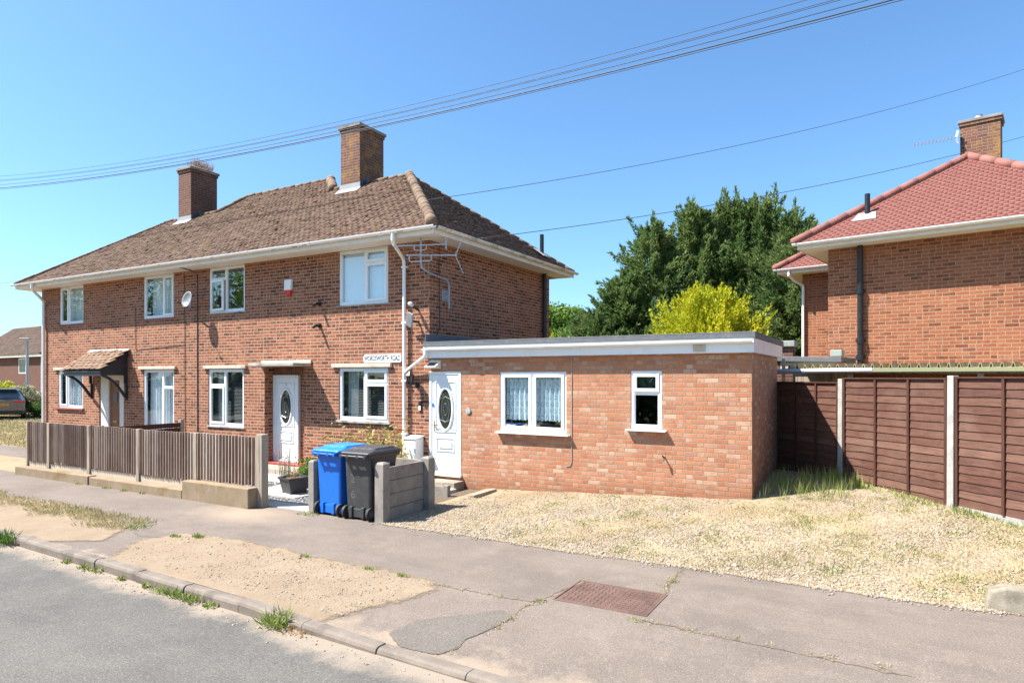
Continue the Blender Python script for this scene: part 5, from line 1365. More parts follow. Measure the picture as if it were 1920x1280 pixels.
# ------------------------------------------------------------------ wheelie bins (their handle sides face the street)
def bin_ring(x0, x1, y0, y1, z, r=0.04):
    pts = []
    for (cx, cy, a0) in ((x1 - r, y0 + r, -90), (x1 - r, y1 - r, 0), (x0 + r, y1 - r, 90), (x0 + r, y0 + r, 180)):
        for k in range(4):
            a = R(a0 + 30 * k); pts.append((cx + r * math.cos(a), cy + r * math.sin(a), z))
    return pts
def wheelie_bin(loc, rot, body_m, lid_m, lab):
    t = thing("wheelie_bin", lab, "wheelie bin", loc)
    X = Matrix.Translation(loc) @ Matrix.Rotation(rot, 4, 'Z')
    b = MB(X)
    b.loft([bin_ring(-0.225, 0.225, 0.05, 0.52, 0.10), bin_ring(-0.235, 0.235, 0.045, 0.54, 0.13), bin_ring(-0.262, 0.262, 0.02, 0.66, 0.90), bin_ring(-0.268, 0.268, 0.015, 0.68, 0.955),
            bin_ring(-0.292, 0.292, -0.02, 0.715, 0.96), bin_ring(-0.292, 0.292, -0.02, 0.715, 1.0)])
    bo = b.build("body", body_m, t, smooth=False, bevel=0.006)
    # pressed panel, foot moulding and axle housing on the handle side
    f = MB(X); f.box(-0.20, 0.20, 0.02, 0.10, 0.035, 0.17); f.box(-0.15, -0.09, -0.005, 0.08, 0.03, 0.20); f.box(0.09, 0.15, -0.005, 0.08, 0.03, 0.20)
    f.build("foot_moulding", body_m, t, bevel=0.008)
    # lid: low domed, overlapping the rim, hinged at the handle side
    l = MB(X)
    def lr(k, y0, y1, z): return bin_ring(-0.295 * k, 0.295 * k, y0, y1, z, 0.05)
    l.loft([lr(1.0, -0.055, 0.745, 1.004), lr(1.015, -0.06, 0.75, 1.03), lr(0.99, -0.04, 0.73, 1.045), lr(0.86, 0.12, 0.66, 1.075), lr(0.80, 0.16, 0.62, 1.098), lr(0.5, 0.28, 0.5, 1.104)])
    l.build("lid", lid_m, t, bevel=0.005)
    rb = MB(X)
    for i in range(4):
        xx = -0.19 + i * 0.127; rb.prism([(xx - 0.022, -0.03, 1.046), (xx - 0.022, 0.16, 1.085), (xx - 0.022, 0.16, 1.06), (xx - 0.022, -0.03, 1.03)], (0.05, 0, 0))
    rb.build("lid_rib", lid_m, t, bevel=0.004)
    h = MB(X); h.tube([(-0.25, -0.085, 0.985), (0.25, -0.085, 0.985)], 0.017, 10)
    for xx in (-0.235, -0.10, 0.10, 0.235): h.box(xx - 0.022, xx + 0.022, -0.10, -0.015, 0.955, 1.005)
    h.build("handle", body_m, t, bevel=0.004)
    for s in (-1, 1):
        w = MB(X); w.tube([(s * 0.215, 0.045, 0.10), (s * 0.222, 0.045, 0.10), (s * 0.262, 0.045, 0.10), (s * 0.270, 0.045, 0.10)], 0.1, 24, radii=[0.085, 0.1, 0.1, 0.085])
        wo_ = w.build("wheel", M_RUBBER, t)
        MB(X).tube([(s * 0.268, 0.045, 0.10), (s * 0.276, 0.045, 0.10)], 0.05, 16, radii=[0.055, 0.045]).build("hub", body_m, wo_)
    MB(X).tube([(-0.25, 0.045, 0.10), (0.25, 0.045, 0.10)], 0.011, 8).build("axle", M_GALV, t)
    return t, X
wheelie_bin((0.345, -3.14, 0.0), R(-1.5), M_BLUE, M_BLUE_LID, "blue wheelie bin beside the left concrete post")
kb_, KX = wheelie_bin((0.985, -3.17, 0.0), R(0.5), M_BINBLACK, M_BINBLACK, "grey black wheelie bin between the blue bin and the concrete panels")
MB(KX).box(0.2695, 0.2735, 0.36, 0.46, 0.83, 0.855).build("white_sticker", M_WHITE, kb_)
# scuffed white house number on the black bin
text_mesh("painted_number", "2", 0.19, plain_mat("worn white paint", (0.10, 0.098, 0.094), 0.8, dirt=0.9, dcol=(0.05, 0.05, 0.05), dscale=14), KX @ Matrix.Translation((-0.10, 0.0285, 0.62)) @ Matrix.Rotation(R(91.9), 4, 'X'), kb_)
text_mesh("painted_number", "6", 0.19, plain_mat("faded white paint", (0.11, 0.108, 0.104), 0.8, dirt=0.9, dcol=(0.05, 0.05, 0.05), dscale=14), KX @ Matrix.Translation((-0.10, 0.0365, 0.38)) @ Matrix.Rotation(R(91.9), 4, 'X'), kb_)

# plant pot on the slab
pt = thing("plant_pot", "square black tapered plant pot with dead stems on the garden slab", "plant pot", (-1.58, -2.08, 0.03))
PX = Matrix.Translation((-1.58, -2.08, 0.03)) @ Matrix.Rotation(R(-14), 4, 'Z')
p = MB(PX)
sq = lambda s, z: [(-s, -s, z), (s, -s, z), (s, s, z), (-s, s, z)]
p.loft([sq(0.155, 0.0), sq(0.205, 0.255), sq(0.225, 0.257), sq(0.225, 0.30), sq(0.20, 0.30), sq(0.195, 0.24)])
p.build("pot", M_POT, pt, bevel=0.004)
ft = MB(PX)
for sx_ in (-1, 1):
    for sy_ in (-1, 1): ft.box(sx_ * 0.145 - 0.02, sx_ * 0.145 + 0.02, sy_ * 0.145 - 0.02, sy_ * 0.145 + 0.02, -0.03, 0.012)
ft.build("feet", M_POT, pt)
MB(PX).quad(*sq(0.197, 0.262)).build("soil", M_SOIL, pt)
ds = MB(PX)
for k in range(26):
    a = random.random() * 6.28; r0 = random.random() * 0.12; h = 0.05 + random.random() * 0.13
    p0 = Vector((r0 * math.cos(a), r0 * math.sin(a), 0.26)); ds.tube([p0, p0 + Vector((random.gauss(0, 0.03), random.gauss(0, 0.03), h * 0.6)), p0 + Vector((random.gauss(0, 0.07), random.gauss(0, 0.07), h))], 0.004, 4, radii=[0.004, 0.003, 0.002])
ds.build("dead_stems", plain_mat("dead stem", (0.34, 0.22, 0.12), 0.9), pt)

# white box by the wall
ub = thing("utility_box", "white meter box with sloping lid against the wall behind the bins", "meter box", (-0.30, -0.25, 0))
MB().prism([(-0.45, -0.001, 0.30), (-0.45, -0.27, 0.30), (-0.45, -0.27, 0.93), (-0.45, -0.001, 0.97)], (0.31, 0, 0)).build("cabinet", M_WHITE, ub, bevel=0.01)
MB().prism([(-0.46, -0.001, 0.975), (-0.46, -0.285, 0.933), (-0.46, -0.285, 0.955), (-0.46, -0.001, 0.998)], (0.33, 0, 0)).build("lid", M_WHITE, ub, bevel=0.006)
MB().box(-0.44, -0.15, -0.25, -0.002, -0.05, 0.298).build("plinth", M_CONC, ub)

# manhole cover and block at the kerb
mh = thing("manhole_cover", "rusty brown rectangular inspection cover with raised treads in the pavement", "manhole cover", (5.63, -4.53, 0))
zc = 0.0
f = MB(); f.box(5.16, 6.12, -4.875, -4.855, -0.05, 0.008); f.box(5.16, 6.12, -4.205, -4.185, -0.05, 0.008); f.box(5.16, 5.18, -4.855, -4.205, -0.05, 0.008); f.box(6.10, 6.12, -4.855, -4.205, -0.05, 0.008)
f.build("frame", M_IRON, mh, bevel=0.003)
f = MB(); f.box(5.186, 6.094, -4.849, -4.211, -0.05, 0.004)
nx_, ny_ = 16, 11
for i in range(nx_):
    for j in range(ny_):
        cx_ = 5.215 + (i + 0.5) * (0.85 / nx_); cy_ = -4.82 + (j + 0.5) * (0.58 / ny_)
        if i < nx_ / 2:
            w_, h_ = (0.018, 0.007) if (i + j) % 2 else (0.007, 0.018)
            f.box(cx_ - w_, cx_ + w_, cy_ - h_, cy_ + h_, 0.003, 0.0095)
        else:
            f.box(cx_ - 0.020, cx_ + 0.020, cy_ - 0.009, cy_ + 0.009, 0.003, 0.0095)
f.build("plate", M_IRON, mh, bevel=0.0015, seg=1)
bk = MB(); bk.loft([[(8.83, -3.10, -0.05), (8.83, -2.90, -0.05), (8.88, -2.91, 0.17), (8.88, -3.09, 0.17)], [(9.0, -3.13, -0.05), (9.0, -2.88, -0.05), (9.0, -2.90, 0.225), (9.0, -3.10, 0.225)], [(12.5, -3.13, -0.05), (12.5, -2.88, -0.05), (12.5, -2.90, 0.225), (12.5, -3.10, 0.225)]])
tag(bk.build("concrete_block", M_BLOCK, None, bevel=0.02, loc=(9.5, -3.0, 0)), "rough old concrete kerb block at the right end of the gravel", "kerb block")

# ------------------------------------------------------------------ brown lap fence on the right
lf = thing("panel_fence", "tall dark brown overlap panel fence between pale concrete posts", "fence", (8.0, 1.0, 0))
A0 = Vector((6.25, 2.86, 0)); AD = Vector((0.683, -0.730, 0)).normalized(); AN = Vector((AD.y, -AD.x, 0))   # AN faces the street
if AN.y > 0: AN = -AN
def FP(s, o, z): return A0 + AD * s + AN * o + Vector((0, 0, z))
def lap_panel(s0, s1, zb, zt):
    rr = random.Random(int(s0 * 10) + 3); m = MB(); n = 15; h = (zt - zb) / n; K = 14
    for i in range(n):
        vs = []; z1 = zb + (i + 1) * h + 0.012; z0 = zb + i * h - 0.012; ph = rr.random() * 6; am = 0.002 + 0.007 * rr.random() ** 3
        for k in range(K + 1):
            s = s0 + (s1 - s0) * k / K; wv = am * math.sin(s * 5 + ph) + am * 0.6 * math.sin(s * 13 + ph * 2)
            vs += [FP(s, 0.022, z0 + wv), FP(s, 0.006, z1 + wv * 0.2), FP(s, 0.010, z0 + wv)]
        fs = []
        for k in range(K):
            a = k * 3; b_ = a + 3; fs += [(a, b_, b_ + 1, a + 1), (a + 2, b_ + 2, b_, a)]
        m.add(vs, fs)
    pn_ = m.build("panel", M_LAP, lf)
    fr_ = MB()
    for s in (s0 + 0.02, s0 + (s1 - s0) * 0.35, s0 + (s1 - s0) * 0.67, s1 - 0.02):
        fr_.hexa([FP(s - 0.02, 0.0, zb - 0.01), FP(s + 0.02, 0.0, zb - 0.01), FP(s + 0.02, 0.045, zb - 0.01), FP(s - 0.02, 0.045, zb - 0.01)], [FP(s - 0.02, 0.0, zt), FP(s + 0.02, 0.0, zt), FP(s + 0.02, 0.045, zt), FP(s - 0.02, 0.045, zt)])
    fr_.hexa([FP(s0, -0.015, zt + 0.001), FP(s1, -0.015, zt + 0.001), FP(s1, 0.05, zt + 0.001), FP(s0, 0.05, zt + 0.001)], [FP(s0, -0.015, zt + 0.024), FP(s1, -0.015, zt + 0.024), FP(s1, 0.05, zt + 0.024), FP(s0, 0.05, zt + 0.024)])
    fr_.hexa([FP(s0, -0.02, zb), FP(s1, -0.02, zb), FP(s1, -0.005, zb), FP(s0, -0.005, zb)], [FP(s0, -0.02, zt), FP(s1, -0.02, zt), FP(s1, -0.005, zt), FP(s0, -0.005, zt)])
    fr_.build("batten", M_LAPBAT, pn_, bevel=0.003)
    g_ = MB(); g_.hexa([FP(s0, -0.02, -0.2), FP(s1, -0.02, -0.2), FP(s1, 0.025, -0.2), FP(s0, 0.025, -0.2)], [FP(s0, -0.02, zb - 0.012), FP(s1, -0.02, zb - 0.012), FP(s1, 0.025, zb - 0.012), FP(s0, 0.025, zb - 0.012)])
    g_.build("gravel_board", M_CONC_PALE, pn_)
pa = [(0.0, 1.66, 0.33, 2.085), (1.78, 3.74, 0.41, 2.16), (3.87, 5.80, 0.46, 2.175), (5.92, 7.8, 0.5, 2.18)]
for q_ in pa: lap_panel(*q_)
for s, zt in ((1.72, 2.165), (3.805, 2.215), (5.86, 2.22)):
    MB().hexa([FP(s - 0.052, -0.05, -0.2), FP(s + 0.052, -0.05, -0.2), FP(s + 0.052, 0.06, -0.2), FP(s - 0.052, 0.06, -0.2)], [FP(s - 0.05, -0.045, zt), FP(s + 0.05, -0.045, zt), FP(s + 0.05, 0.05, zt), FP(s - 0.05, 0.05, zt)]).build("post", M_CONC_PALE, lf, bevel=0.008)

# ------------------------------------------------------------------ the neighbouring house on the right
TH = R(-10.66)
W0 = Vector((6.97, 5.45, 0))
RX = Matrix.Translation(W0) @ Matrix.Rotation(TH, 4, 'Z')     # local x along its wall, y into it
def rw(u, v, z): return RX @ Vector((u, v, z))
rh = thing("red_roof_house", "brick house with a new red tiled hipped roof behind the brown fence", "house", tuple(rw(2.4, 3, 0)))
def build_r(mb, *a, **k): return mb.build(*a, **k)
m = MB(RX); RW, RD, RZ = 4.72, 9.0, 5.05
wall_with_holes(m, (0, 0, 0), (1, 0, 0), (0, -1, 0), 0, RW, -0.2, RZ, [])
m.quad((0, 3.3, -0.2), (0, 0, -0.2), (0, 0, RZ), (0, 3.3, RZ)); m.quad((RW, 0, -0.2), (RW, RD, -0.2), (RW, RD, RZ), (RW, 0, RZ)); m.quad((RW, RD, -0.2), (0, RD, -0.2), (0, RD, RZ), (RW, RD, RZ))
WU = -1.5; WV = 3.3
m.quad((WU, WV, -0.2), (0, WV, -0.2), (0, WV, RZ), (WU, WV, RZ)); m.quad((WU, RD, -0.2), (WU, WV, -0.2), (WU, WV, RZ), (WU, RD, RZ)); m.quad((0, RD, -0.2), (WU, RD, -0.2), (WU, RD, RZ), (0, RD, RZ))
m.build("wall", M_BRICK_RIGHT, rh)
m = MB(RX); m.box(-0.5, RW + 0.5, -0.48, -0.001, RZ - 0.015, RZ + 0.03); m.box(-0.5, -0.001, 0.0, WV - 0.5, RZ - 0.015, RZ + 0.03); m.box(WU - 0.5, -0.001, WV - 0.48, WV - 0.001, RZ - 0.015, RZ + 0.03); m.box(WU - 0.5, WU - 0.001, WV, RD, RZ - 0.015, RZ + 0.03); m.box(RW + 0.001, RW + 0.5, 0, RD, RZ - 0.015, RZ + 0.03)
m.build("soffit", M_SOFFIT, rh)
m = MB(RX); m.box(-0.52, RW + 0.52, -0.50, -0.481, RZ - 0.03, RZ + 0.12); m.box(-0.52, -0.501, -0.48, WV - 0.5, RZ - 0.03, RZ + 0.12); m.box(WU - 0.52, -0.521, WV - 0.50, WV - 0.481, RZ - 0.03, RZ + 0.12); m.box(WU - 0.52, WU - 0.501, WV - 0.48, RD, RZ - 0.03, RZ + 0.12)
m.build("fascia", M_UPVC_OLD, rh)
m = MB(RX); gutter_run(m, [(-0.6, -0.56, RZ + 0.10), (RW + 0.6, -0.56, RZ + 0.10)], 0.058, 1.9); m.build("gutter", M_GUTTER, rh); m = MB(RX); gutter_run(m, [(WU - 0.6, WV - 0.56, RZ + 0.10), (-0.53, WV - 0.56, RZ + 0.10)], 0.058, 1.9)
m.build("gutter", M_GUTTER, rh)
E5 = RZ + 0.10; ap = 2.36; za = 7.19; SR_ = (za - E5) / (ap + 0.55)
m = MB(RX); e = 0.012
m.quad((-0.55, -0.55, E5 - e), (RW + 0.55, -0.55, E5 - e), (ap, ap, za - e))
m.quad((-0.55, RD, E5 - e), (-0.55, -0.55, E5 - e), (ap, ap, za - e), (ap, RD, za - e)); m.quad((RW + 0.55, -0.55, E5 - e), (RW + 0.55, RD, E5 - e), (ap, RD, za - e), (ap, ap, za - e))
wz = E5 + SR_ * 2.2
m.quad((WU - 0.55, WV - 0.55, E5 - e), (0.6, WV - 0.55, E5 - e), (1.3, WV + 1.65, wz - e), (WU + 1.65, WV + 1.65, wz - e)); m.quad((WU - 0.55, RD, E5 - e), (WU - 0.55, WV - 0.55, E5 - e), (WU + 1.65, WV + 1.65, wz - e), (WU + 1.65, RD, wz - e))
cr_ = math.hypot(1, SR_)
def tf(o, u, s, poly, seed):
    V, F = tile_field(o, u, s, poly, 0.10, 0.165, 0.013, 0.024, 0.02, np.random.default_rng(seed), 0.9985)
    Mx = np.array(RX); V = V @ Mx[:3, :3].T + Mx[:3, 3]
    return V, F
pts_ = [tf((0, -0.60, E5 - 0.05 * SR_), (1, 0, 0), (0, 1 / cr_, SR_ / cr_), [(-0.58, 0), (RW + 0.58, 0), (ap, (ap + 0.60) * cr_)], 51),
        tf((-0.60, 0, E5 - 0.05 * SR_), (0, -1, 0), (1 / cr_, 0, SR_ / cr_), [(-RD, 0), (0.58, 0), (-ap, (ap + 0.60) * cr_), (-RD, (ap + 0.60) * cr_)], 52),
        tf((0, WV - 0.60, E5 - 0.05 * SR_), (1, 0, 0), (0, 1 / cr_, SR_ / cr_), [(WU - 0.58, 0), (0.2, 0), (0.8, 2.2 * cr_), (WU + 1.65, 2.2 * cr_)], 53)]
V, F = join_np(pts_)
rroof = mesh_np("roof", V, F, M_TILE_RED, rh)
m.build("roof_deck", M_DECK, rroof)
for q0, q1, nm in (((-0.58, -0.58, E5 + 0.03), (ap, ap, za + 0.03), "hip_tiles"), ((RW + 0.58, -0.58, E5 + 0.03), (ap, ap, za + 0.03), "hip_tiles"), ((WU - 0.58, WV - 0.58, E5 + 0.03), (WU + 1.65, WV + 1.65, wz + 0.03), "hip_tiles"), ((ap, ap, za + 0.03), (ap, RD, za + 0.03), "ridge_tiles")):
    m = MB(RX); ridge_run(m, q0, q1, 0.092, 0.45, 0.001, 14, 0.025); m.build(nm, M_RIDGE_RED, rroof, smooth=True)
# its chimney
m = MB(RX); u0, u1, v0, v1, ct = 2.02, 2.84, 4.3, 4.95, 8.68
m.box(u0, u1, v0, v1, 6.6, ct - 0.14); m.box(u0 - 0.03, u1 + 0.03, v0 - 0.03, v1 + 0.03, ct - 0.14, ct - 0.07)
rc = m.build("chimney", M_BRICK_LICH, rh)
m = MB(RX); m.box(u0 - 0.05, u1 + 0.05, v0 - 0.05, v1 + 0.05, ct - 0.07, ct); m.build("chimney_cap", M_CONC, rc, bevel=0.01)
m = MB(RX); m.tube([(2.38, 4.6, ct - 0.01), (2.38, 4.6, ct + 0.14), (2.38, 4.6, ct + 0.15)], 0.08, 12, radii=[0.10, 0.08, 0.09]); m.build("flue", M_GREYPL, rc)
# soil pipe with its collars, vent through the roof, wing downpipe and narrow window
m = MB(RX); m.tube([(0.66, -0.075, 2.3), (0.66, -0.075, RZ - 0.02)], 0.056, 12)
for z in (4.05, 2.98, 2.62): m.tube([(0.66, -0.075, z - 0.06), (0.66, -0.075, z + 0.06)], 0.074, 12); m.box(0.56, 0.76, -0.05, -0.002, z - 0.02, z + 0.03)
m.build("soil_pipe", M_BLACK, rh)
m = MB(RX); m.tube([(0.72, 0.32, 5.6), (0.72, 0.32, 6.22)], 0.055, 12); m.build("vent_pipe", M_BLACK, rh)
zz = lambda v: E5 + SR_ * (v + 0.55) + 0.035
m = MB(RX); m.prism([(0.46, 0.05, zz(0.05)), (0.94, 0.05, zz(0.05)), (0.88, 0.34, zz(0.34)), (0.54, 0.34, zz(0.34))], (0, 0, 0.012)); m.build("vent_flashing", M_LEAD, rh)
m = MB(RX); m.tube([(WU - 0.2, WV - 0.54, RZ + 0.05), (WU - 0.2, WV - 0.54, RZ - 0.08), (WU - 0.12, WV - 0.35, RZ - 0.22), (WU + 0.04, WV - 0.08, RZ - 0.34), (WU + 0.04, WV - 0.07, RZ - 0.42), (WU + 0.04, WV - 0.07, 0.2)], 0.038, 10); m.build("downpipe", M_GUTTER, rh)
m = MB(RX); m.box(-0.14, -0.02, WV - 0.03, WV - 0.002, 3.75, RZ - 0.02); m.build("window_frame", M_UPVC, rh)
m = MB(RX); m.tube([(3.62, -0.001, 2.83), (3.62, -0.10, 2.83), (3.61, -0.115, 2.80)], 0.05, 12, radii=[0.05, 0.055, 0.03]); m.build("boiler_flue", plain_mat("dark red flue cover", (0.10, 0.02, 0.02), 0.5), rh)
ra = thing("roof_aerial", "thin television aerial pointing left from the red roof house chimney", "aerial", tuple(rw(2.06, 4.25, 7.9)))
m = MB(RX); m.tube([(2.04, 4.25, 7.55), (2.04, 4.25, 8.32)], 0.018, 8); m.box(2.03, 2.10, 4.24, 4.32, 7.7, 7.74); m.box(2.03, 2.10, 4.24, 4.32, 8.0, 8.04); m.build("mast", M_BLACK, ra)
m = MB(RX); m.bar((2.08, 4.22, 8.27), (1.05, 3.9, 8.20), 0.018, 0.018)
for k in range(11):
    f_ = 0.22 + k * 0.075; c_ = Vector((2.08, 4.22, 8.27)).lerp(Vector((1.05, 3.9, 8.20)), f_); m.bar(c_ - Vector((0.02, -0.07, 0.035)), c_ + Vector((0.02, -0.07, 0.035)), 0.010, 0.010)
for s in (-1, 1): m.bar((1.95, 4.18, 8.26), (1.98, 4.2, 8.26 + s * 0.17), 0.014, 0.05)
m.build("boom", M_ALU, ra)

# lean-to with corrugated roof, flat-roofed shed and pier between the two houses
lt_ = thing("lean_to", "lean-to with mossy corrugated roof and greenish gutter behind the brown fence", "lean-to", tuple(rw(2, -1.2, 0)))
m = MB(RX); u = -0.2; pitch = 0.146; n_ = int(5.2 / pitch); vs = []; fs = []; K = 6
prof_ = [(0.0, 0.0), (0.32, 0.0), (0.45, 0.075), (0.60, 0.075), (0.73, 0.0)]
row_ = []
for i in range(n_):
    for (a_, h_) in prof_: row_.append((u + (i + a_) * pitch, h_ - 0.012))
nr_ = len(row_)
for (v_, zb_) in ((-2.32, 2.375), (-1.2, 2.395), (-0.01, 2.41)):
    for (x_, h_) in row_: vs.append((x_, v_, zb_ + h_))
for k in range(2):
    for i in range(nr_ - 1): fs.append((k * nr_ + i, k * nr_ + i + 1, (k + 1) * nr_ + i + 1, (k + 1) * nr_ + i))
m.add(vs, fs); lo = m.build("corrugated_roof", M_ASBESTOS, lt_)
sd_ = lo.modifiers.new("solidify", 'SOLIDIFY'); sd_.thickness = 0.012; sd_.offset = -1
m = MB(RX); m.box(-0.2, 5.0, -2.22, -2.14, 2.26, 2.345); m.box(-0.2, 5.0, -0.09, -0.01, 2.28, 2.38)
for x_ in (0.9, 2.9, 4.9): m.box(x_, x_ + 0.08, -2.22, -2.14, 0, 2.258)
m.build("timber_frame", M_PICKETPOST, lt_)
m = MB(RX); m.tube([(0.18, -2.40, 2.315), (1.35, -2.40, 2.322)], 0.04, 10); m.build("gutter", M_GUTTER, lt_)
m = MB(RX); m.box(0.2, 5.0, -2.33, -2.285, 2.29, 2.362); m.build("fascia_board", M_GREENGUT, lt_)
m = MB(RX); m.tube([(-0.6, -2.36, 2.29), (0.16, -2.38, 2.305)], 0.05, 12); m.build("grey_gutter", M_GALV, lt_)
fs_ = thing("flat_shed", "flat-roofed shed with dark felt edge and timber fascia beside the red roof house", "shed", tuple(rw(0, -0.8, 0)))
m = MB(RX); m.box(-1.3, 0.42, -1.15, -0.15, -0.2, 2.36); m.build("wall", M_PICKETPOST, fs_)
m = MB(RX); m.box(-1.35, 0.46, -1.24, -1.20, 2.37, 2.55); m.build("fascia", rough_mat("bare grey board", (0.40, 0.36, 0.29), (0.5, 0.45, 0.37), 4, 0.85, stretch=(2, 2, 12)), fs_)
m = MB(RX); m.hexa([(-1.4, -1.30, 2.552), (0.58, -1.30, 2.49), (0.58, -0.1, 2.49), (-1.4, -0.1, 2.552)], [(-1.4, -1.30, 2.66), (0.58, -1.30, 2.60), (0.58, -0.1, 2.60), (-1.4, -0.1, 2.66)]); m.build("roof_edge", M_FELT, fs_, bevel=0.01)
m = MB(RX); m.box(0.34, 0.56, -1.2, -0.95, 2.615, 2.75); tag(m.build("roof_box", plain_mat("grey green box", (0.26, 0.32, 0.27), 0.6, dirt=0.5), None, bevel=0.01, loc=tuple(rw(0.45, -1.1, 2.61))), "small grey green box standing on the edge of the flat shed roof", "box")
pr_ = thing("brick_pier", "dark brick pier with a grey stone coping behind the extension corner", "pier", (6.15, 4.6, 0))
MB().box(5.9, 6.36, 4.35, 4.8, -0.2, 2.84).build("shaft", M_BRICK_CHIM, pr_)
MB().box(5.3, 6.40, 4.29, 4.86, 2.842, 2.97).build("coping", rough_mat("grey green coping", (0.22, 0.24, 0.21), (0.34, 0.35, 0.31), 8, 0.9), pr_, bevel=0.01)
MB().box(5.3, 5.898, 4.45, 4.7, -0.2, 2.84).build("wall", M_BRICK_CHIM, pr_)
MB().box(6.27, 6.33, 3.3, 3.36, 0.2, 2.56).build("timber_post", plain_mat("raw timber", (0.5, 0.34, 0.2), 0.8), pr_)

# ------------------------------------------------------------------ overhead cables
def cable(name, fn, x0, x1, lab, r=0.011, n=60, group=None):
    m = MB(); m.tube([fn(x0 + (x1 - x0) * i / n) for i in range(n + 1)], r, 6)
    o = m.build(name, M_CABLE, None, loc=fn((x0 + x1) / 2), smooth=True); tag(o, lab, "cable", group); return o
labs = ["topmost and thinnest overhead cable of the bundle crossing the sky", "upper overhead cable, second from the top of the bundle", "upper overhead cable, third from the top of the bundle", "single overhead cable in the middle of the bundle, fourth from the top", "thick grey overhead cable, second lowest of the bundle", "lowest overhead cable of the bundle, just below the thick grey one"]
for (t_, rr_, lb) in zip((0.0, 0.30, 0.37, 0.66, 0.90, 1.0), (0.0055, 0.006, 0.006, 0.007, 0.012, 0.007), labs):
    def fn(x, t_=t_):
        za_ = 0.004286 * x * x - 0.0380 * x + 6.038; zb_ = 0.003385 * x * x - 0.03701 * x + 5.83
        return (7.978 + (x - 7.978) * 1.63, 1.0, 2.2 + (za_ * (1 - t_) + zb_ * t_ - 2.2) * 1.63)
    cable("overhead_cable", fn, -38, 24, lb, rr_, 80, "overhead cables along the street")
def span(a, b, sag):
    a = Vector(a); b = Vector(b)
    return lambda t: a.lerp(b, t) - Vector((0, 0, sag * 4 * t * (1 - t)))
cable("overhead_cable", span((-0.46, 0.44, 5.95), (11.84, 14.54, 11.67), 0.35), 0, 1.35, "long single overhead cable rising from the hip of the brown roof to the right edge", 0.006, 40)
cable("overhead_cable", span((0.48, 0.95, 5.12), (11.84, 14.54, 9.60), 0.28), 0, 1.35, "lower single overhead cable passing before the conifers and behind the right chimney", 0.007, 40)
cable("overhead_cable", span((-90, 20, 11.6), (-30, 12, 9.6), 0.5), 0, 1, "faint far cable at the left edge above the distant house roof", 0.012, 20)

up_ = thing("utility_pole", "brown wooden pole far beyond the red roof house carrying the two single cables", "utility pole", (15.9, 19.4, 0))
MB().tube([(15.9, 19.4, -0.2), (15.9, 19.4, 14.8)], 0.15, 10, radii=[0.17, 0.12]).build("pole", M_PICKETPOST, up_)
MB().box(15.4, 16.4, 19.34, 19.46, 14.2, 14.32).build("cross_arm", M_PICKETPOST, up_)

# ------------------------------------------------------------------ far left: house, lamp post, car
fh = thing("distant_house", "distant brown brick house with dark tiled hipped roof beyond the parked car", "house", (-80, 26, 0))
QX = Matrix.Translation((-78.5, 29.0, 0.0)) @ Matrix.Rotation(R(-4), 4, 'Z')
m = MB(QX)
wall_with_holes(m, (0, 0, 0), (1, 0, 0), (0, -1, 0), -22, 0, -2, 4.75, [(-7.4, -5.2, 2.6, 4.5)], 0.1)
m.quad((0, 0, -2), (0, 9, -2), (0, 9, 4.75), (0, 0, 4.75)); m.quad((0, 3, -2), (6, 3, -2), (6, 3, 4.75), (0, 3, 4.75)); m.quad((6, 3, -2), (6, 9, -2), (6, 9, 4.75), (6, 3, 4.75))
m.build("wall", M_BRICK_FAR, fh)
m = MB(QX); m.box(-22.5, 0.5, -0.5, -0.3, 4.62, 4.95); m.box(0.5, 6.5, 2.4, 2.6, 4.62, 4.95); m.build("fascia", M_UPVC_OLD, fh)
m = MB(QX); m.tube([(-0.5, -0.1, 4.6), (-0.5, -0.1, -1)], 0.07, 8); m.build("downpipe", M_GUTTER, fh)
m = MB(QX); m.box(-7.4, -5.2, 0.0, 0.1, 2.6, 2.72); m.box(-7.4, -5.2, 0.0, 0.1, 4.38, 4.5); m.box(-5.32, -5.2, 0.0, 0.1, 2.72, 4.38); m.box(-7.4, -7.28, 0, 0.1, 2.72, 4.38); wf_ = m.build("window", M_UPVC, fh)
m = MB(QX); m.box(-7.28, -5.32, 0.05, 0.08, 2.72, 4.38); m.build("pane", plain_mat("dark far pane", (0.02, 0.022, 0.025), 0.1), wf_)
m = MB(QX)
pl = tile_field((0, -0.6, 4.95), (1, 0, 0), (0, 0.78, 0.62), [(-22.5, 0), (0.6, 0), (-4.6, 6.6), (-22.5, 6.6)], 0.22, 0.33, 0.03, 0.05, 1.2, np.random.default_rng(61))
p2_ = tile_field((0, 2.3, 4.95), (1, 0, 0), (0, 0.82, 0.57), [(-5.2, 0), (6.6, 0), (6.6, 5.4), (-5.2, 5.4)], 0.22, 0.33, 0.03, 0.05, 1.2, np.random.default_rng(62))
V, F = join_np([pl, p2_]); Mx = np.array(QX); V = V @ Mx[:3, :3].T + Mx[:3, 3]
fr2 = mesh_np("roof", V, F, M_TILE_FAR, fh)
m.quad((-22.5, -0.6, 4.93), (0.6, -0.6, 4.93), (-4.6, 4.55, 9.02), (-22.5, 4.55, 9.02)); m.quad((-5.2, 2.3, 4.93), (6.6, 2.3, 4.93), (6.6, 6.7, 8.0), (-5.2, 6.7, 8.0)); m.quad((0.6, -0.6, 4.93), (0.6, 9, 4.93), (-4.6, 4.55, 9.02))
m.build("roof_deck", M_DECK, fr2)
m = MB(QX); ridge_run(m, (0.6, -0.6, 5.0), (-4.6, 4.5, 9.05), 0.14, 0.4, 0.01); m.build("hip_tiles", M_DECK, fr2)
lp = thing("street_lamp", "slim grey street lamp post in front of the distant house", "street lamp", (-49.2, 14.4, 0))
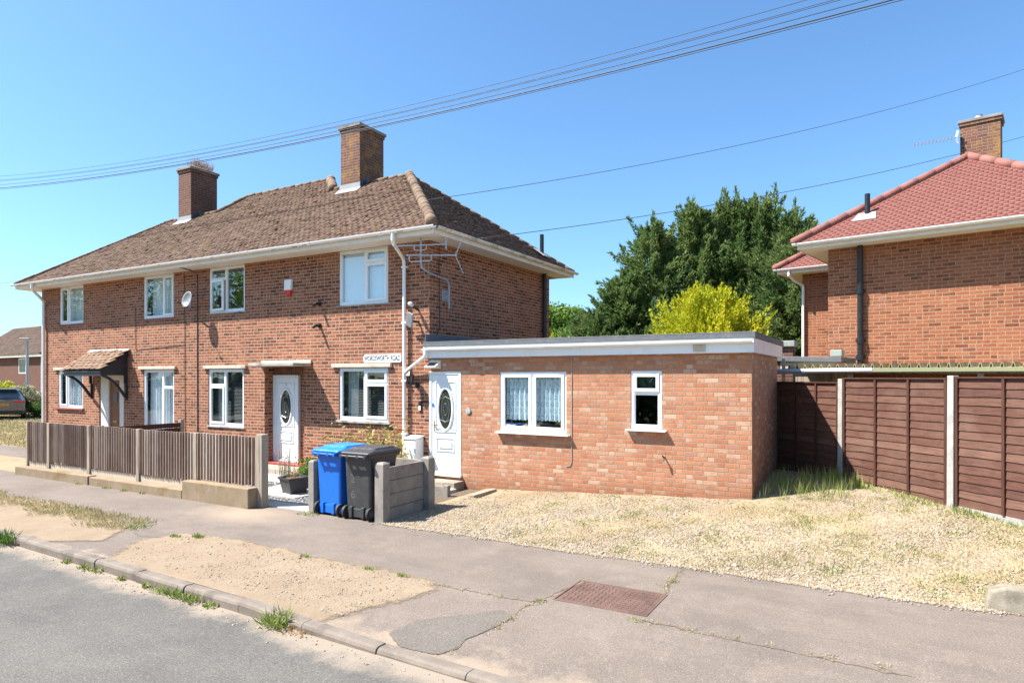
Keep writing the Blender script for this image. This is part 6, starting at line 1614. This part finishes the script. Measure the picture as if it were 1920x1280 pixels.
MB().tube([(-49.2, 14.4, -0.2), (-49.2, 14.4, 1.2), (-49.2, 14.4, 1.25), (-49.2, 14.4, 5.0)], 0.09, 10, radii=[0.13, 0.13, 0.10, 0.09]).build("post", M_GALV, lp)
MB(Matrix.Translation((-49.2, 14.4, 5.05)) @ Matrix.Rotation(R(30), 4, 'Z')).box(-0.55, 0.25, -0.16, 0.16, 0, 0.14).build("lamp_head", M_GREYPL, lp, bevel=0.04)

M_CAR = plain_mat("bronze grey car paint", (0.20, 0.165, 0.155), 0.25, metal=0.55, dirt=0.05)
M_CARGLASS = plain_mat("dark car glass", (0.015, 0.03, 0.04), 0.06, dirt=0.0)
CL = Vector((-30.85, 5.25, 0)); CR = R(66)
car = thing("parked_car", "bronze grey estate car seen from behind at the left edge", "car", tuple(CL))
CX = Matrix.Translation(CL) @ Matrix.Rotation(CR, 4, 'Z')        # car faces local +y, tail at y=0
def car_sec(y, hw, zb, zsh, zr, rw_):
    # outline at one station: sill, side, shoulder, roof
    return [(-hw * 0.94, y, zb), (-hw, y, zb + 0.22), (-hw, y, zsh - 0.1), (-hw * 0.96, y, zsh), (-rw_, y, zr - 0.05), (-rw_ * 0.82, y, zr), (rw_ * 0.82, y, zr), (rw_, y, zr - 0.05), (hw * 0.96, y, zsh), (hw, y, zsh - 0.1), (hw, y, zb + 0.22), (hw * 0.94, y, zb)]
m = MB(CX); m.loft([car_sec(0.0, 0.84, 0.34, 0.94, 0.97, 0.78), car_sec(0.06, 0.92, 0.30, 1.02, 1.06, 0.80), car_sec(0.5, 0.93, 0.26, 1.04, 1.52, 0.64), car_sec(1.0, 0.93, 0.26, 1.03, 1.60, 0.65), (car_sec(2.6, 0.93, 0.26, 1.02, 1.58, 0.64)), car_sec(3.5, 0.92, 0.26, 1.0, 1.06, 0.72), car_sec(4.5, 0.84, 0.32, 0.82, 0.86, 0.66)])
m.build("body", M_CAR, car, bevel=0.03)
m = MB(CX); m.quad((-0.66, 0.058, 1.09), (0.66, 0.058, 1.09), (0.58, 0.425, 1.455), (-0.58, 0.425, 1.455)); m.build("rear_window", M_CARGLASS, car)
m = MB(CX)
for s in (-1, 1): m.add([(s * 0.915, 0.7, 1.06), (s * 0.905, 3.2, 1.06), (s * 0.68, 2.6, 1.48), (s * 0.69, 0.75, 1.50)], [(0, 1, 2, 3)])
m.build("side_window", M_CARGLASS, car)
for s in (-1, 1):
    m = MB(CX); m.box(min(s * 0.48, s * 0.88), max(s * 0.48, s * 0.88), -0.015, 0.05, 0.87, 0.96); m.build("tail_light", M_RED, car, bevel=0.012)
m = MB(CX); m.box(-0.86, 0.86, -0.06, 0.10, 0.27, 0.46); m.build("bumper", M_BLACK, car, bevel=0.03)
m = MB(CX); m.box(-0.26, 0.26, -0.022, -0.002, 0.72, 0.83); pl_ = m.build("number_plate", M_YELPLATE, car)
text_mesh("plate_lettering", "AE68 OBE", 0.10, M_BLACK, CX @ Matrix.Translation((0, -0.024, 0.775)) @ Matrix.Rotation(R(90), 4, 'X'), pl_)
m = MB(CX); m.box(-0.6, 0.6, 0.36, 0.62, 1.535, 1.57); m.build("spoiler", M_CAR, car, bevel=0.012)
m = MB(CX); m.tube([(0.0, 0.06, 1.12), (0.34, 0.05, 1.13)], 0.014, 6); m.build("wiper", M_BLACK, car)
for y_ in (0.85, 3.6):
    for s in (-1, 1):
        m = MB(CX); m.tube([(s * 0.74, y_, 0.33), (s * 0.76, y_, 0.33), (s * 0.93, y_, 0.33), (s * 0.945, y_, 0.33)], 0.33, 24, radii=[0.3, 0.33, 0.33, 0.3]); wh = m.build("wheel", M_RUBBER, car)
        m = MB(CX); m.tube([(s * 0.94, y_, 0.33), (s * 0.955, y_, 0.33)], 0.2, 16); m.build("rim", M_ALU, wh)

# ------------------------------------------------------------------ vegetation
def unit(a): return a / np.maximum(np.linalg.norm(a, axis=-1, keepdims=True), 1e-9)
def cards(P, D, L, W, r, taper=True):
    """leaf blades: at P, along D, L long and W wide; each a narrow diamond-like quad"""
    n = len(P); D = unit(D); rn = unit(r.normal(0, 1, (n, 3))); S = unit(np.cross(D, rn))
    L = np.asarray(L).reshape(-1, 1) * np.ones((n, 1)); W = np.asarray(W).reshape(-1, 1) * np.ones((n, 1))
    bend = np.cross(S, D) * L * r.normal(0, 0.12, (n, 1))
    V = np.stack([P - S * W * 0.25, P + D * L * 0.5 - S * W * 0.5 + bend * 0.5, P + D * L + bend, P + D * L * 0.45 + S * W * 0.5 + bend * 0.5], 1).reshape(-1, 3)
    F = np.arange(n * 4).reshape(n, 4)
    return V, F
def plumes(C, D, L, m, cl, cw, spread, r, droop=0.0):
    n = len(C); D = unit(D)
    t = r.random((n, m)) ** 0.85
    rad = unit(np.cross(D[:, None, :] * np.ones((n, m, 1)), r.normal(0, 1, (n, m, 3))))
    w = spread * (1.05 - t) * np.sqrt(r.random((n, m)))
    P = C[:, None, :] + D[:, None, :] * (L[:, None] * t)[..., None] + rad * w[..., None]
    P[..., 2] -= droop * t ** 2
    dd = D[:, None, :] * 0.9 + rad * (0.8 * (1.1 - t))[..., None] + r.normal(0, 0.28, (n, m, 3))
    return cards(P.reshape(-1, 3), dd.reshape(-1, 3), cl * (0.6 + 0.8 * r.random(n * m)), cw * (0.7 + 0.6 * r.random(n * m)), r)
def tree_thing(name, lab, cat, x, y, z, group=None): return thing(name, lab, cat, (x, y, z), group)
def limbs(root, x, y, z0, h, rad, nl, spread, r, mat, name="trunk", hi=0.9):
    m = MB(); m.tube([(x, y, z0 - 0.1), (x + 0.05, y, z0 + h * 0.35), (x - 0.04, y + 0.05, z0 + h * 0.7), (x, y, z0 + h * hi)], rad, 8, radii=[rad, rad * 0.8, rad * 0.45, rad * 0.12])
    for k in range(nl):
        f = 0.25 + 0.6 * k / nl; a = r.random() * 6.283; L = spread * (1.1 - f) * (0.7 + 0.5 * r.random())
        p = Vector((x, y, z0 + h * f)); d = Vector((math.cos(a), math.sin(a), 0.55))
        m.tube([p, p + d * L * 0.5, p + d * L + Vector((0, 0, 0.15 * L))], rad * 0.3, 6, radii=[rad * 0.4 * (1.1 - f), rad * 0.25 * (1.1 - f), 0.01])
    return m.build(name, mat, root, smooth=True)
M_BARK = rough_mat("bark", (0.07, 0.05, 0.036), (0.13, 0.098, 0.07), 6, 0.95, stretch=(4, 4, 1), bump=0.8)
M_CONIFER = leaf_mat("dark conifer foliage", [(0.0, (0.048, 0.105, 0.032)), (0.35, (0.098, 0.178, 0.052)), (0.7, (0.150, 0.228, 0.068)), (0.92, (0.21, 0.255, 0.085)), (1.0, (0.27, 0.26, 0.10))], 0.38, patch=(0.20, 0.25, 0.08), pscale=0.55)
M_GOLD = leaf_mat("golden conifer foliage", [(0.0, (0.26, 0.32, 0.018)), (0.35, (0.50, 0.51, 0.022)), (0.75, (0.62, 0.60, 0.03)), (1.0, (0.70, 0.53, 0.03))], 0.38, patch=(0.34, 0.40, 0.025), pscale=1.4)
M_LIME = leaf_mat("fresh broad leaves", [(0.0, (0.075, 0.16, 0.02)), (0.5, (0.14, 0.24, 0.035)), (1.0, (0.22, 0.30, 0.06))], 0.42)
M_LEAF = leaf_mat("mid green leaves", [(0.0, (0.045, 0.10, 0.018)), (0.5, (0.08, 0.155, 0.026)), (1.0, (0.14, 0.20, 0.045))], 0.4)
M_WEED = leaf_mat("weed leaves", [(0.0, (0.13, 0.19, 0.04)), (0.5, (0.23, 0.29, 0.07)), (1.0, (0.42, 0.40, 0.14))], 0.35)
M_DRYGRASS = leaf_mat("dry grass blades", [(0.0, (0.36, 0.28, 0.15)), (0.5, (0.48, 0.39, 0.22)), (0.85, (0.32, 0.28, 0.12)), (1.0, (0.20, 0.23, 0.065))], 0.3)
M_GREENGRASS = leaf_mat("green grass blades", [(0.0, (0.13, 0.20, 0.035)), (0.5, (0.22, 0.28, 0.06)), (0.85, (0.32, 0.33, 0.10)), (1.0, (0.48, 0.42, 0.18))], 0.35)
M_VARIEG = leaf_mat("variegated leaves", [(0.0, (0.16, 0.18, 0.08)), (0.5, (0.34, 0.34, 0.20)), (1.0, (0.46, 0.45, 0.31))], 0.3)
M_BROWNSHRUB = leaf_mat("brownish shrub leaves", [(0.0, (0.07, 0.075, 0.03)), (0.5, (0.13, 0.12, 0.055)), (1.0, (0.20, 0.15, 0.08))], 0.25)
M_YELLOWING = leaf_mat("yellowing leaves", [(0.0, (0.26, 0.25, 0.06)), (0.5, (0.45, 0.38, 0.12)), (0.85, (0.60, 0.48, 0.2)), (1.0, (0.16, 0.22, 0.05))], 0.35)
M_POPPY = plain_mat("red poppy petals", (0.62, 0.015, 0.01), 0.6)

def conifer(name, lab, x, y, h, rad, seed, n, m, mat, group, cl=0.20, cw=0.075, z0=-0.05, bushy=False, cat="tree"):
    r = np.random.default_rng(seed)
    root = tree_thing(name, lab, cat, x, y, z0, group)
    f = r.random(n) ** (0.85 if not bushy else 0.7) * 0.97
    az = r.random(n) * 2 * math.pi
    f = np.clip(f, 0.0, 1.0)
    prof = np.where(f < 0.22, 0.75 + 0.25 * f / 0.22, np.power(np.clip((1 - f) / 0.78, 0, 1), 0.60)) if not bushy else np.sqrt(np.clip(1 - (f * 0.98) ** 2.2, 0, 1))
    lump = 0.78 + 0.24 * np.sin(az * 3 + seed + 5 * f) + 0.24 * np.sin(az * 5 - 13 * f + seed * 2)
    rr = rad * prof * lump + 0.10
    q = 0.30 + 0.62 * r.random(n) ** 0.6
    out = np.stack([np.cos(az), np.sin(az), np.zeros(n)], 1)
    C = np.array([x, y, z0]) + out * (rr * q * 0.75)[:, None]; C[:, 2] += f * h * 0.93
    e = R(8) + R(50) * f ** 1.3 + r.normal(0, 0.24, n)
    if bushy: e = R(35) + R(45) * f + r.normal(0, 0.22, n)
    D = out * np.cos(e)[:, None] + np.array([0, 0, 1.0]) * np.sin(e)[:, None]
    L = (0.40 + (0.50 if not bushy else 0.28) * rr) * (0.6 + 0.8 * r.random(n))
    V, F = plumes(C, D, L, m, cl, cw, 0.23 if not bushy else 0.19, r, 0.0)
    # leading shoots at the top
    k = 7; Ct = np.array([x, y, z0 + h * 0.85]) + r.normal(0, 0.34, (k, 3)) * [1, 1, 0.5]; Dt = np.array([0, 0, 1.0]) + r.normal(0, 0.22, (k, 3))
    V2, F2 = plumes(Ct, Dt, np.full(k, h * 0.15), m, cl * 0.9, cw, 0.20, r)
    V, F = join_np([(V, F), (V2, F2)])
    mesh_np("crown", V, F, mat, root)
    limbs(root, x, y, z0, h, 0.16 if not bushy else 0.09, 14, rad * 0.8, r, M_BARK, hi=0.86)
    return root
CG = "tall dark conifers behind the extension"
for i, (nm, x, y, h, rad, lab) in enumerate((
    ("conifer_tree", -1.45, 15.7, 6.5, 1.6, "lower dark conifer at the left end of the row, sloping down to the pale trees"),
    ("conifer_tree", -0.55, 16.6, 9.0, 2.0, "dark conifer left of the middle of the row, shorter than the tallest"),
    ("conifer_tree", 1.05, 17.9, 10.0, 2.0, "tall dark conifer with a split top rising just right of the middle cable"),
    ("conifer_tree", 2.35, 18.9, 10.35, 2.1, "tallest dark conifer in the middle of the row"),
    ("conifer_tree", 3.55, 18.9, 10.2, 2.1, "tall pointed dark conifer right of the tallest one"),
    ("conifer_tree", 4.65, 18.7, 9.2, 2.1, "dark conifer next to the red roof house, second from the right"),
    ("conifer_tree", 5.15, 17.3, 7.7, 1.9, "lowest dark conifer at the right end, touching the red roof house"),
    ("conifer_tree", -2.5, 14.9, 4.7, 1.4, "small dark conifer furthest left, beside the pale green trees"))):
    conifer(nm, lab, x, y, h, rad * 1.22, 100 + i, 560, 100, M_CONIFER, CG, 0.20, 0.055)
conifer("golden_conifer", "bright golden yellow conifer bush in front of the dark conifers", 3.2, 10.4, 4.8, 2.6, 140, 1000, 90, M_GOLD, None, 0.105, 0.038, bushy=True)
conifer("small_golden_conifer", "slim small yellow conifer left of the dark conifers", -4.6, 12.6, 4.15, 0.42, 141, 90, 50, M_GOLD, None, 0.12, 0.04)

def broadleaf(name, lab, x, y, h, rad, seed, nc, nl, mat, group=None, ls=0.16, z0=-0.05, trunk=0.16, low=0.3, cat="tree", squash=0.8, parts=("crown", "trunk")):
    r = np.random.default_rng(seed); root = tree_thing(name, lab, cat, x, y, z0, group)
    d = unit(r.normal(0, 1, (nc, 3))); q = 0.45 + 0.55 * r.random(nc) ** 0.5
    zc = z0 + h * (low + (1 - low) * 0.5); hz = h * (1 - low) * 0.5
    C = np.array([x, y, zc]) + d * np.array([rad, rad, hz]) * (q * (0.85 + 0.25 * np.sin(d[:, 0] * 5 + seed) * np.cos(d[:, 1] * 4)))[:, None]
    cr_ = rad * 0.26 * (0.6 + 0.8 * r.random(nc))
    P = C[:, None, :] + unit(r.normal(0, 1, (nc, nl, 3))) * (cr_[:, None] * r.random((nc, nl)) ** 0.45)[..., None] * np.array([1.15, 1.15, squash])
    D = unit(P - C[:, None, :] + 1e-6) * 0.6 + r.normal(0, 0.6, P.shape) + np.array([0, 0, -0.15])
    V, F = cards(P.reshape(-1, 3), D.reshape(-1, 3), ls * (0.7 + 0.6 * r.random(nc * nl)), ls * 0.62 * np.ones(nc * nl), r)
    mesh_np(parts[0], V, F, mat, root)
    limbs(root, x, y, z0, h * 0.85, trunk, 10, rad, r, M_BARK, parts[1])
    return root
broadleaf("broadleaf_tree", "pale green broadleaf tree directly right of the brown roof house wall", -9.6, 26.0, 7.2, 2.3, 150, 150, 120, M_LIME, None, 0.22)
broadleaf("broadleaf_tree", "bright green lower broadleaf tree between the pale tree and the conifers", -6.5, 23.5, 5.6, 1.9, 151, 130, 110, M_LIME, None, 0.18)
broadleaf("garden_bush", "variegated cream green bush behind the parked car", -35.6, 8.25, 1.6, 1.15, 152, 80, 60, M_VARIEG, None, 0.12, 0, 0.05, 0.05, "bush", parts=("foliage", "stem"))
broadleaf("garden_bush", "brownish bush right of the parked car and below the lamp post", -32.8, 7.56, 1.25, 0.95, 153, 80, 60, M_BROWNSHRUB, None, 0.09, 0, 0.05, 0.05, "bush", parts=("foliage", "stem"))
broadleaf("garden_bush", "small green bush at the left corner of the brick house", -31.3, 7.25, 0.85, 0.6, 154, 50, 50, M_LEAF, None, 0.09, 0, 0.04, 0.05, "bush", parts=("foliage", "stem"))
broadleaf("garden_bush", "bright yellow bush above the parked car at the left edge", -39.3, 8.7, 2.15, 0.8, 155, 70, 60, M_GOLD, None, 0.12, 0, 0.05, 0.05, "bush", parts=("foliage", "stem"))
# the trees over the road that the house windows mirror
for i, (x, y, h, rad) in enumerate(((-33, -20, 10.5, 4.2), (-43, -23, 11.5, 4.8), (-54, -20, 11, 4.6), (-64, -24, 12, 5.0), (-24.5, -21, 5.2, 2.6), (-15.5, -20.5, 4.2, 2.2), (-3.0, -19.5, 3.6, 1.9))):
    broadleaf("roadside_tree", ("tall", "taller", "broad", "far", "low", "small", "smallest")[i] + " leafy tree across the road, mirrored in the house windows", x, y, h, rad, 170 + i, 110, 42, M_LEAF if i % 2 else M_LIME, "trees across the road", 0.34 if i < 4 else 0.22, -0.15, 0.22, 0.22)

hg = thing("reflection_hedge", "long dark unseen hedge across the road, mirrored in the lower windows", "reflection_hedge", (-30, -17, 0))  # unseen, added so the windows reflect dark green instead of bright ground
rh_ = np.random.default_rng(190); nh = 26000
Ph = np.stack([-85 + 93 * rh_.random(nh), -17.3 + 0.9 * rh_.random(nh), -0.1 + 2.3 * rh_.random(nh) ** 0.8], 1); Ph[:, 2] *= 1 + 0.12 * np.sin(Ph[:, 0] * 0.9)
V, F = cards(Ph, rh_.normal(0, 1, (nh, 3)), 0.36 * np.ones(nh), 0.26 * np.ones(nh), rh_); mesh_np("foliage", V, F, M_LEAF, hg)
hs = MB()
for k in range(40): hs.tube([(-84 + k * 2.3, -16.9, -0.15), (-84 + k * 2.3 + 0.1, -16.9, 1.6)], 0.04, 5)
hs.build("stems", M_BARK, hg)

# planting in the front garden
def stalks(root, x, y, z0, n, h, lean, leaf_n, ls, mat, r, name="stems", leafname="leaves", lw=0.45):
    m = MB(); PP = []; DD = []
    for k in range(n):
        p = Vector((x + r.normal(0, 0.09), y + r.normal(0, 0.09), z0)); d = Vector((r.normal(0, lean), r.normal(0, lean), 1.0)); hh = h * (0.55 + 0.5 * r.random())
        q = p + d * hh * 0.5; e = p + d * hh + Vector((r.normal(0, 0.05), r.normal(0, 0.05), 0))
        m.tube([p, q, e], 0.004, 4, radii=[0.006, 0.004, 0.002])
        for j in range(leaf_n):
            f = 0.1 + 0.9 * r.random(); b = p.lerp(e, f); PP.append(tuple(b)); DD.append((r.normal(0, 1), r.normal(0, 1), 0.35 + r.normal(0, 0.4)))
    m.build(name, mat, root)
    V, F = cards(np.array(PP), np.array(DD), ls * (0.6 + 0.8 * r.random(len(PP))), ls * lw * np.ones(len(PP)), r)
    mesh_np(leafname, V, F, mat, root)
r9 = np.random.default_rng(9)
pl1 = thing("straggly_shrub", "yellowing straggly shrub against the wall behind the bins", "shrub", (-1.0, -0.55, 0))
for k in range(9): stalks(pl1, -1.85 + k * 0.19, -0.50 + 0.14 * math.sin(k * 2), 0, 15, 1.08 + 0.22 * math.sin(k * 1.7 + 0.6), 0.20, 17, 0.085, M_YELLOWING if k % 3 else M_WEED, r9)
pp_ = thing("poppy", "single red poppy flower above the white meter box", "flower", (-0.42, -0.5, 0))
MB().tube([(-0.40, -0.46, 0), (-0.42, -0.46, 0.6), (-0.38, -0.47, 1.06)], 0.004, 5).build("stem", M_WEED, pp_)
m = MB()
for k in range(5):
    a = k * 1.2566; m.loft([[(-0.38 + 0.055 * q * math.cos(a + b), -0.47 + 0.055 * q * math.sin(a + b), 1.06 + 0.045 * q) for b in (-0.5, 0, 0.5)] for q in (0.05, 0.6, 1.0)], False)
m.build("petals", M_POPPY, pp_)
pl2 = thing("tall_weed", "tall thin grey green weed in front of the white front door", "plant", (-2.75, -1.05, 0))
for k in range(3): stalks(pl2, -2.72 + k * 0.08, -1.42, 0, 9, 0.85, 0.10, 26, 0.032, leaf_mat("grey green leaves", [(0, (0.22, 0.25, 0.14)), (1, (0.38, 0.40, 0.26))], 0.3) if k == 0 else bpy.data.materials["grey green leaves"], r9)
broadleaf("green_shrub", "rounded bright green shrub between the front door and the bin post", -1.78, -1.42, 0.62, 0.34, 156, 46, 40, M_LIME, None, 0.06, -0.02, 0.02, 0.1, "shrub", parts=("foliage", "stem"))
broadleaf("low_shrub", "low dark shrub with brown twigs in front of the green shrub", -2.0, -1.5, 0.34, 0.36, 157, 30, 36, M_BROWNSHRUB, None, 0.05, -0.02, 0.015, 0.0, "shrub", parts=("foliage", "stem"))

# grass and weeds
def grass_cards(P, h, w, r, lean=0.35):
    n = len(P); D = np.stack([r.normal(0, lean, n), r.normal(0, lean, n), np.ones(n)], 1)
    return cards(P, D, h * (0.45 + 0.8 * r.random(n)), w * np.ones(n), r)
r6 = np.random.default_rng(6)
def tufts(cx, cy, per, sp, zf):
    k = len(cx); P = np.stack([np.repeat(cx, per) + r6.normal(0, sp, k * per), np.repeat(cy, per) + r6.normal(0, sp, k * per)], 1)
    return np.concatenate([P, zf(P[:, 0], P[:, 1])[:, None]], 1)
# thin green and straw-coloured growth through the gravel
n_ = 1500; cx = 1.6 + 8.8 * r6.random(n_); cy = -3.12 + 3.6 * r6.random(n_)
k_ = (~((cx < 6.35) & (cy > -0.03))) & (cx + cy < 8.95) & (hash_noise(cx * 0.8, cy * 1.1, 4.0) + 0.11 * (cx - 5.5) + r6.normal(0, 0.3, n_) > 0.12)
P = tufts(cx[k_], cy[k_], 18, 0.075, drive_full); V, F = grass_cards(P, 0.05, 0.008, r6, 0.9); o = mesh_np("dry_grass", V, F, M_DRYGRASS); o["kind"] = "stuff"
n_ = 420; cx = 1.6 + 8.8 * r6.random(n_); cy = -3.0 + 3.4 * r6.random(n_)
k_ = (~((cx < 6.35) & (cy > -0.03))) & (cx + cy < 8.95) & (hash_noise(cx * 1.1 + 2, cy * 1.3, 9.0) + 0.13 * (cx - 6.0) + r6.normal(0, 0.25, n_) > 0.25)
P = tufts(cx[k_], cy[k_], 34, 0.075, drive_full); V, F = grass_cards(P, 0.05, 0.009, r6, 0.9); o = mesh_np("green_grass", V, F, M_GREENGRASS); o["kind"] = "stuff"
# tall grass in the corner by the extension and along the brown fence
n_ = 150; s_ = r6.random(n_); cx = 6.33 + 1.25 * s_; cy = 0.05 + 1.35 * r6.random(n_); k_ = cx + cy * 0.93 < 8.75
P = tufts(cx[k_], cy[k_], 5, 0.03, drive_full); V, F = grass_cards(P, 0.27, 0.007, r6, 0.2); o = mesh_np("tall_grass", V, F, M_GREENGRASS); o["kind"] = "stuff"
n_ = 110; s_ = 1.3 + 4.2 * r6.random(n_); off = 0.06 + 0.22 * r6.random(n_) ** 1.5
cx = A0.x + AD.x * s_ + AN.x * off; cy = A0.y + AD.y * s_ + AN.y * off
P = tufts(cx, cy, 9, 0.04, drive_full); V, F = grass_cards(P, 0.085, 0.009, r6, 0.6); o = mesh_np("fence_foot_grass", V, F, M_GREENGRASS); o["kind"] = "stuff"
# growth along the open joints and the back of the pavement
n_ = 160; cx = 1.5 + 7.4 * r6.random(n_); cy = -3.13 + r6.normal(0, 0.03, n_)
jx = np.concatenate([cx, 5.02 + r6.normal(0, 0.02, 14), 6.04 + r6.normal(0, 0.02, 16), 6.2 + 2.0 * r6.random(20), 3.8 + 1.3 * r6.random(10)])
jy = np.concatenate([cy, -5.9 + 0.9 * r6.random(14), -4.15 + 0.95 * r6.random(16), -4.99 + r6.normal(0, 0.012, 20), -5.05 + r6.normal(0, 0.012, 10)])
P = tufts(jx, jy, 9, 0.025, lambda x, y: 0.003 + pave_z(x, y)); V, F = grass_cards(P, 0.03, 0.007, r6, 0.9); o = mesh_np("joint_grass", V, F, M_DRYGRASS); o["kind"] = "stuff"
n_ = 230; cx = -0.6 + 4.5 * r6.random(n_); cy = -6.25 + 1.3 * r6.random(n_); dd_ = edge_dist(cx, cy, VERGE); k_ = in_poly(cx, cy, VERGE) & (dd_ < 0.16) & (hash_noise(cx * 2, cy * 2, 8.0) > -0.1)
P = tufts(cx[k_], cy[k_], 9, 0.035, lambda x, y: 0.006 + pave_z(x, y)); V, F = grass_cards(P, 0.035, 0.007, r6, 0.9); o = mesh_np("verge_edge_grass", V, F, M_DRYGRASS); o["kind"] = "stuff"
# dry verge on the left and lawn beyond
n_ = 1500; cx = -13 + 11.6 * r6.random(n_); cy = -5.75 + 0.95 * r6.random(n_); k_ = (cx * 0.05 + hash_noise(cx * 1.2, cy * 2.0, 3.0) * 0.35 + (cy + 5.35) * 1.3 - 0.02 > -0.25) & (cx < -1.45 + (cy + 5.1) * 0.6)
P = tufts(cx[k_], cy[k_], 12, 0.05, lambda x, y: 0.02 + 0 * x); V, F = grass_cards(P, 0.07, 0.010, r6, 0.6); o = mesh_np("verge_grass", V, F, M_DRYGRASS); o["kind"] = "stuff"
n_ = 2600; cx = -40 + 28 * r6.random(n_); cy = -0.4 + 7 * r6.random(n_); k_ = cx < -15.6
P = tufts(cx[k_], cy[k_], 10, 0.12, lambda x, y: -0.03 + 0 * x); V, F = grass_cards(P, 0.12, 0.03, r6, 0.6); o = mesh_np("lawn_grass", V, F, M_DRYGRASS); o["kind"] = "stuff"
# dead grass on the left chimney cap
P = np.stack([-11.95 + 0.5 * r6.random(420), 2.6 + 0.75 * r6.random(420), np.full(420, 9.03)], 1); P[:, 0] = -11.45 - np.abs(r6.normal(0, 0.18, 420))
V, F = grass_cards(P, 0.34, 0.009, r6, 0.28)
cg = thing("chimney_grass", "tuft of brown dead grass growing on the left chimney", "grass tuft", (-11.6, 3.0, 9.03)); mesh_np("blades", V, F, leaf_mat("dead brown grass", [(0, (0.25, 0.14, 0.07)), (1, (0.42, 0.27, 0.14))], 0.3), cg)

# weeds that can be told apart
def weed(x, y, z, n, h, w, sp, mat, lab, name="weed_clump", group=None, lean=0.75):
    h = h * 0.85
    r = np.random.default_rng(int(abs(x * 137 + y * 31) * 10) % 99991)
    P = np.stack([x + np.clip(r.normal(0, sp, n), -1.4 * sp, 1.4 * sp), y + np.clip(r.normal(0, sp * 0.6, n), -0.8 * sp, 0.8 * sp), np.full(n, z)], 1); V, F = grass_cards(P, h, w, r, lean)
    o = mesh_np(name, V, F, mat, None, loc=(x, y, z)); tag(o, lab, "weed", group); return o
rz = -0.095
def ky(x): return float(kerb_y(x)) - 0.05
weed(3.14, ky(3.14) + 0.02, rz, 170, 0.20, 0.014, 0.10, M_WEED, "largest green weed clump in the road gutter, where the kerb starts to drop")
weed(3.42, ky(3.42), rz, 60, 0.07, 0.012, 0.09, leaf_mat("rusty weed", [(0, (0.30, 0.12, 0.04)), (1, (0.36, 0.28, 0.08))], 0.3), "low rusty orange weed just right of the largest clump")
GW = "small weeds along the kerb"
for (x, n, h, sp, lb) in ((1.28, 70, 0.09, 0.08, "leafy green weed at the left of the middle kerb group"), (1.55, 80, 0.12, 0.07, "taller weed in the middle of the kerb group"), (1.85, 90, 0.11, 0.08, "green yellow weed at the right of the middle kerb group"),
                          (2.15, 60, 0.06, 0.045, "flat pale rosette weed in the gutter right of the kerb group"), (1.0, 40, 0.07, 0.03, "tiny weed alone left of the kerb group"),
                          (-0.28, 40, 0.10, 0.06, "bright green weed in the gutter, left of two near the kerb's left end"), (-0.05, 40, 0.09, 0.05, "bright green weed in the gutter, right of two near the kerb's left end"),
                          (-0.75, 40, 0.06, 0.035, "small grey green weed further left along the gutter"), (0.52, 36, 0.06, 0.03, "single sprig at a kerb joint between the two weed groups"),
                          (-2.45, 110, 0.26, 0.10, "dark bushy weed against the kerb at the left edge")):
    weed(x, ky(x), rz, n, h, 0.017, sp, M_WEED if x > -2 else M_LEAF, lb, group=GW)
weed(-0.12, -5.07, 0.008, 90, 0.07, 0.013, 0.055, M_GREENGRASS, "green grass tuft at the back corner of the bare earth patch", "grass_tuft")
weed(-0.42, -5.2, 0.008, 90, 0.045, 0.014, 0.05, M_GREENGRASS, "flat grey green tuft at the left corner of the bare earth patch", "grass_tuft")
weed(-1.45, -5.15, 0.008, 110, 0.08, 0.012, 0.14, M_GREENGRASS, "green tuft at the right tip of the dry grass verge", "grass_tuft")
weed(-3.3, -4.95, 0.008, 120, 0.08, 0.012, 0.20, M_GREENGRASS, "green tuft in the middle of the dry grass verge edge", "grass_tuft")
weed(0.05, -3.22, 0.0, 80, 0.06, 0.014, 0.12, M_GREENGRASS, "weeds at the foot of the left concrete post beside the blue bin", "grass_tuft")
for (x, y) in ((1.9, -5.02), (2.9, -5.02), (3.4, -5.03)): weed(x, y, 0.006, 60, 0.045, 0.012, 0.05, M_GREENGRASS, "small dry tuft along the back edge of the bare earth patch", "grass_tuft", "tufts along the earth patch")
weed(5.08, -4.98, 0.0, 30, 0.03, 0.012, 0.05, M_GREENGRASS, "tiny tuft at the near left corner of the manhole cover", "grass_tuft")
weed(6.06, -5.0, 0.0, 30, 0.03, 0.012, 0.05, M_GREENGRASS, "tiny tuft at the near right corner of the manhole cover", "grass_tuft")
weed(6.04, -3.75, 0.0, 40, 0.03, 0.012, 0.04, M_GREENGRASS, "green tuft in the crack behind the manhole cover", "grass_tuft")
for (x, y) in ((-6.3, -3.5), (-5.3, -3.48), (-4.7, -3.48), (-4.1, -3.47)): weed(x, y, 0.0, 36, 0.06, 0.016, 0.06, M_WEED, "small weed at the foot of the concrete wall base", "grass_tuft", "weeds along the wall base")
lw = weed(7.72, 0.93, 0.33, 26, 0.42, 0.03, 0.05, M_WEED, "tall leafy weed at the foot of the brown fence beside the first post", "weed_clump", None, 0.18)
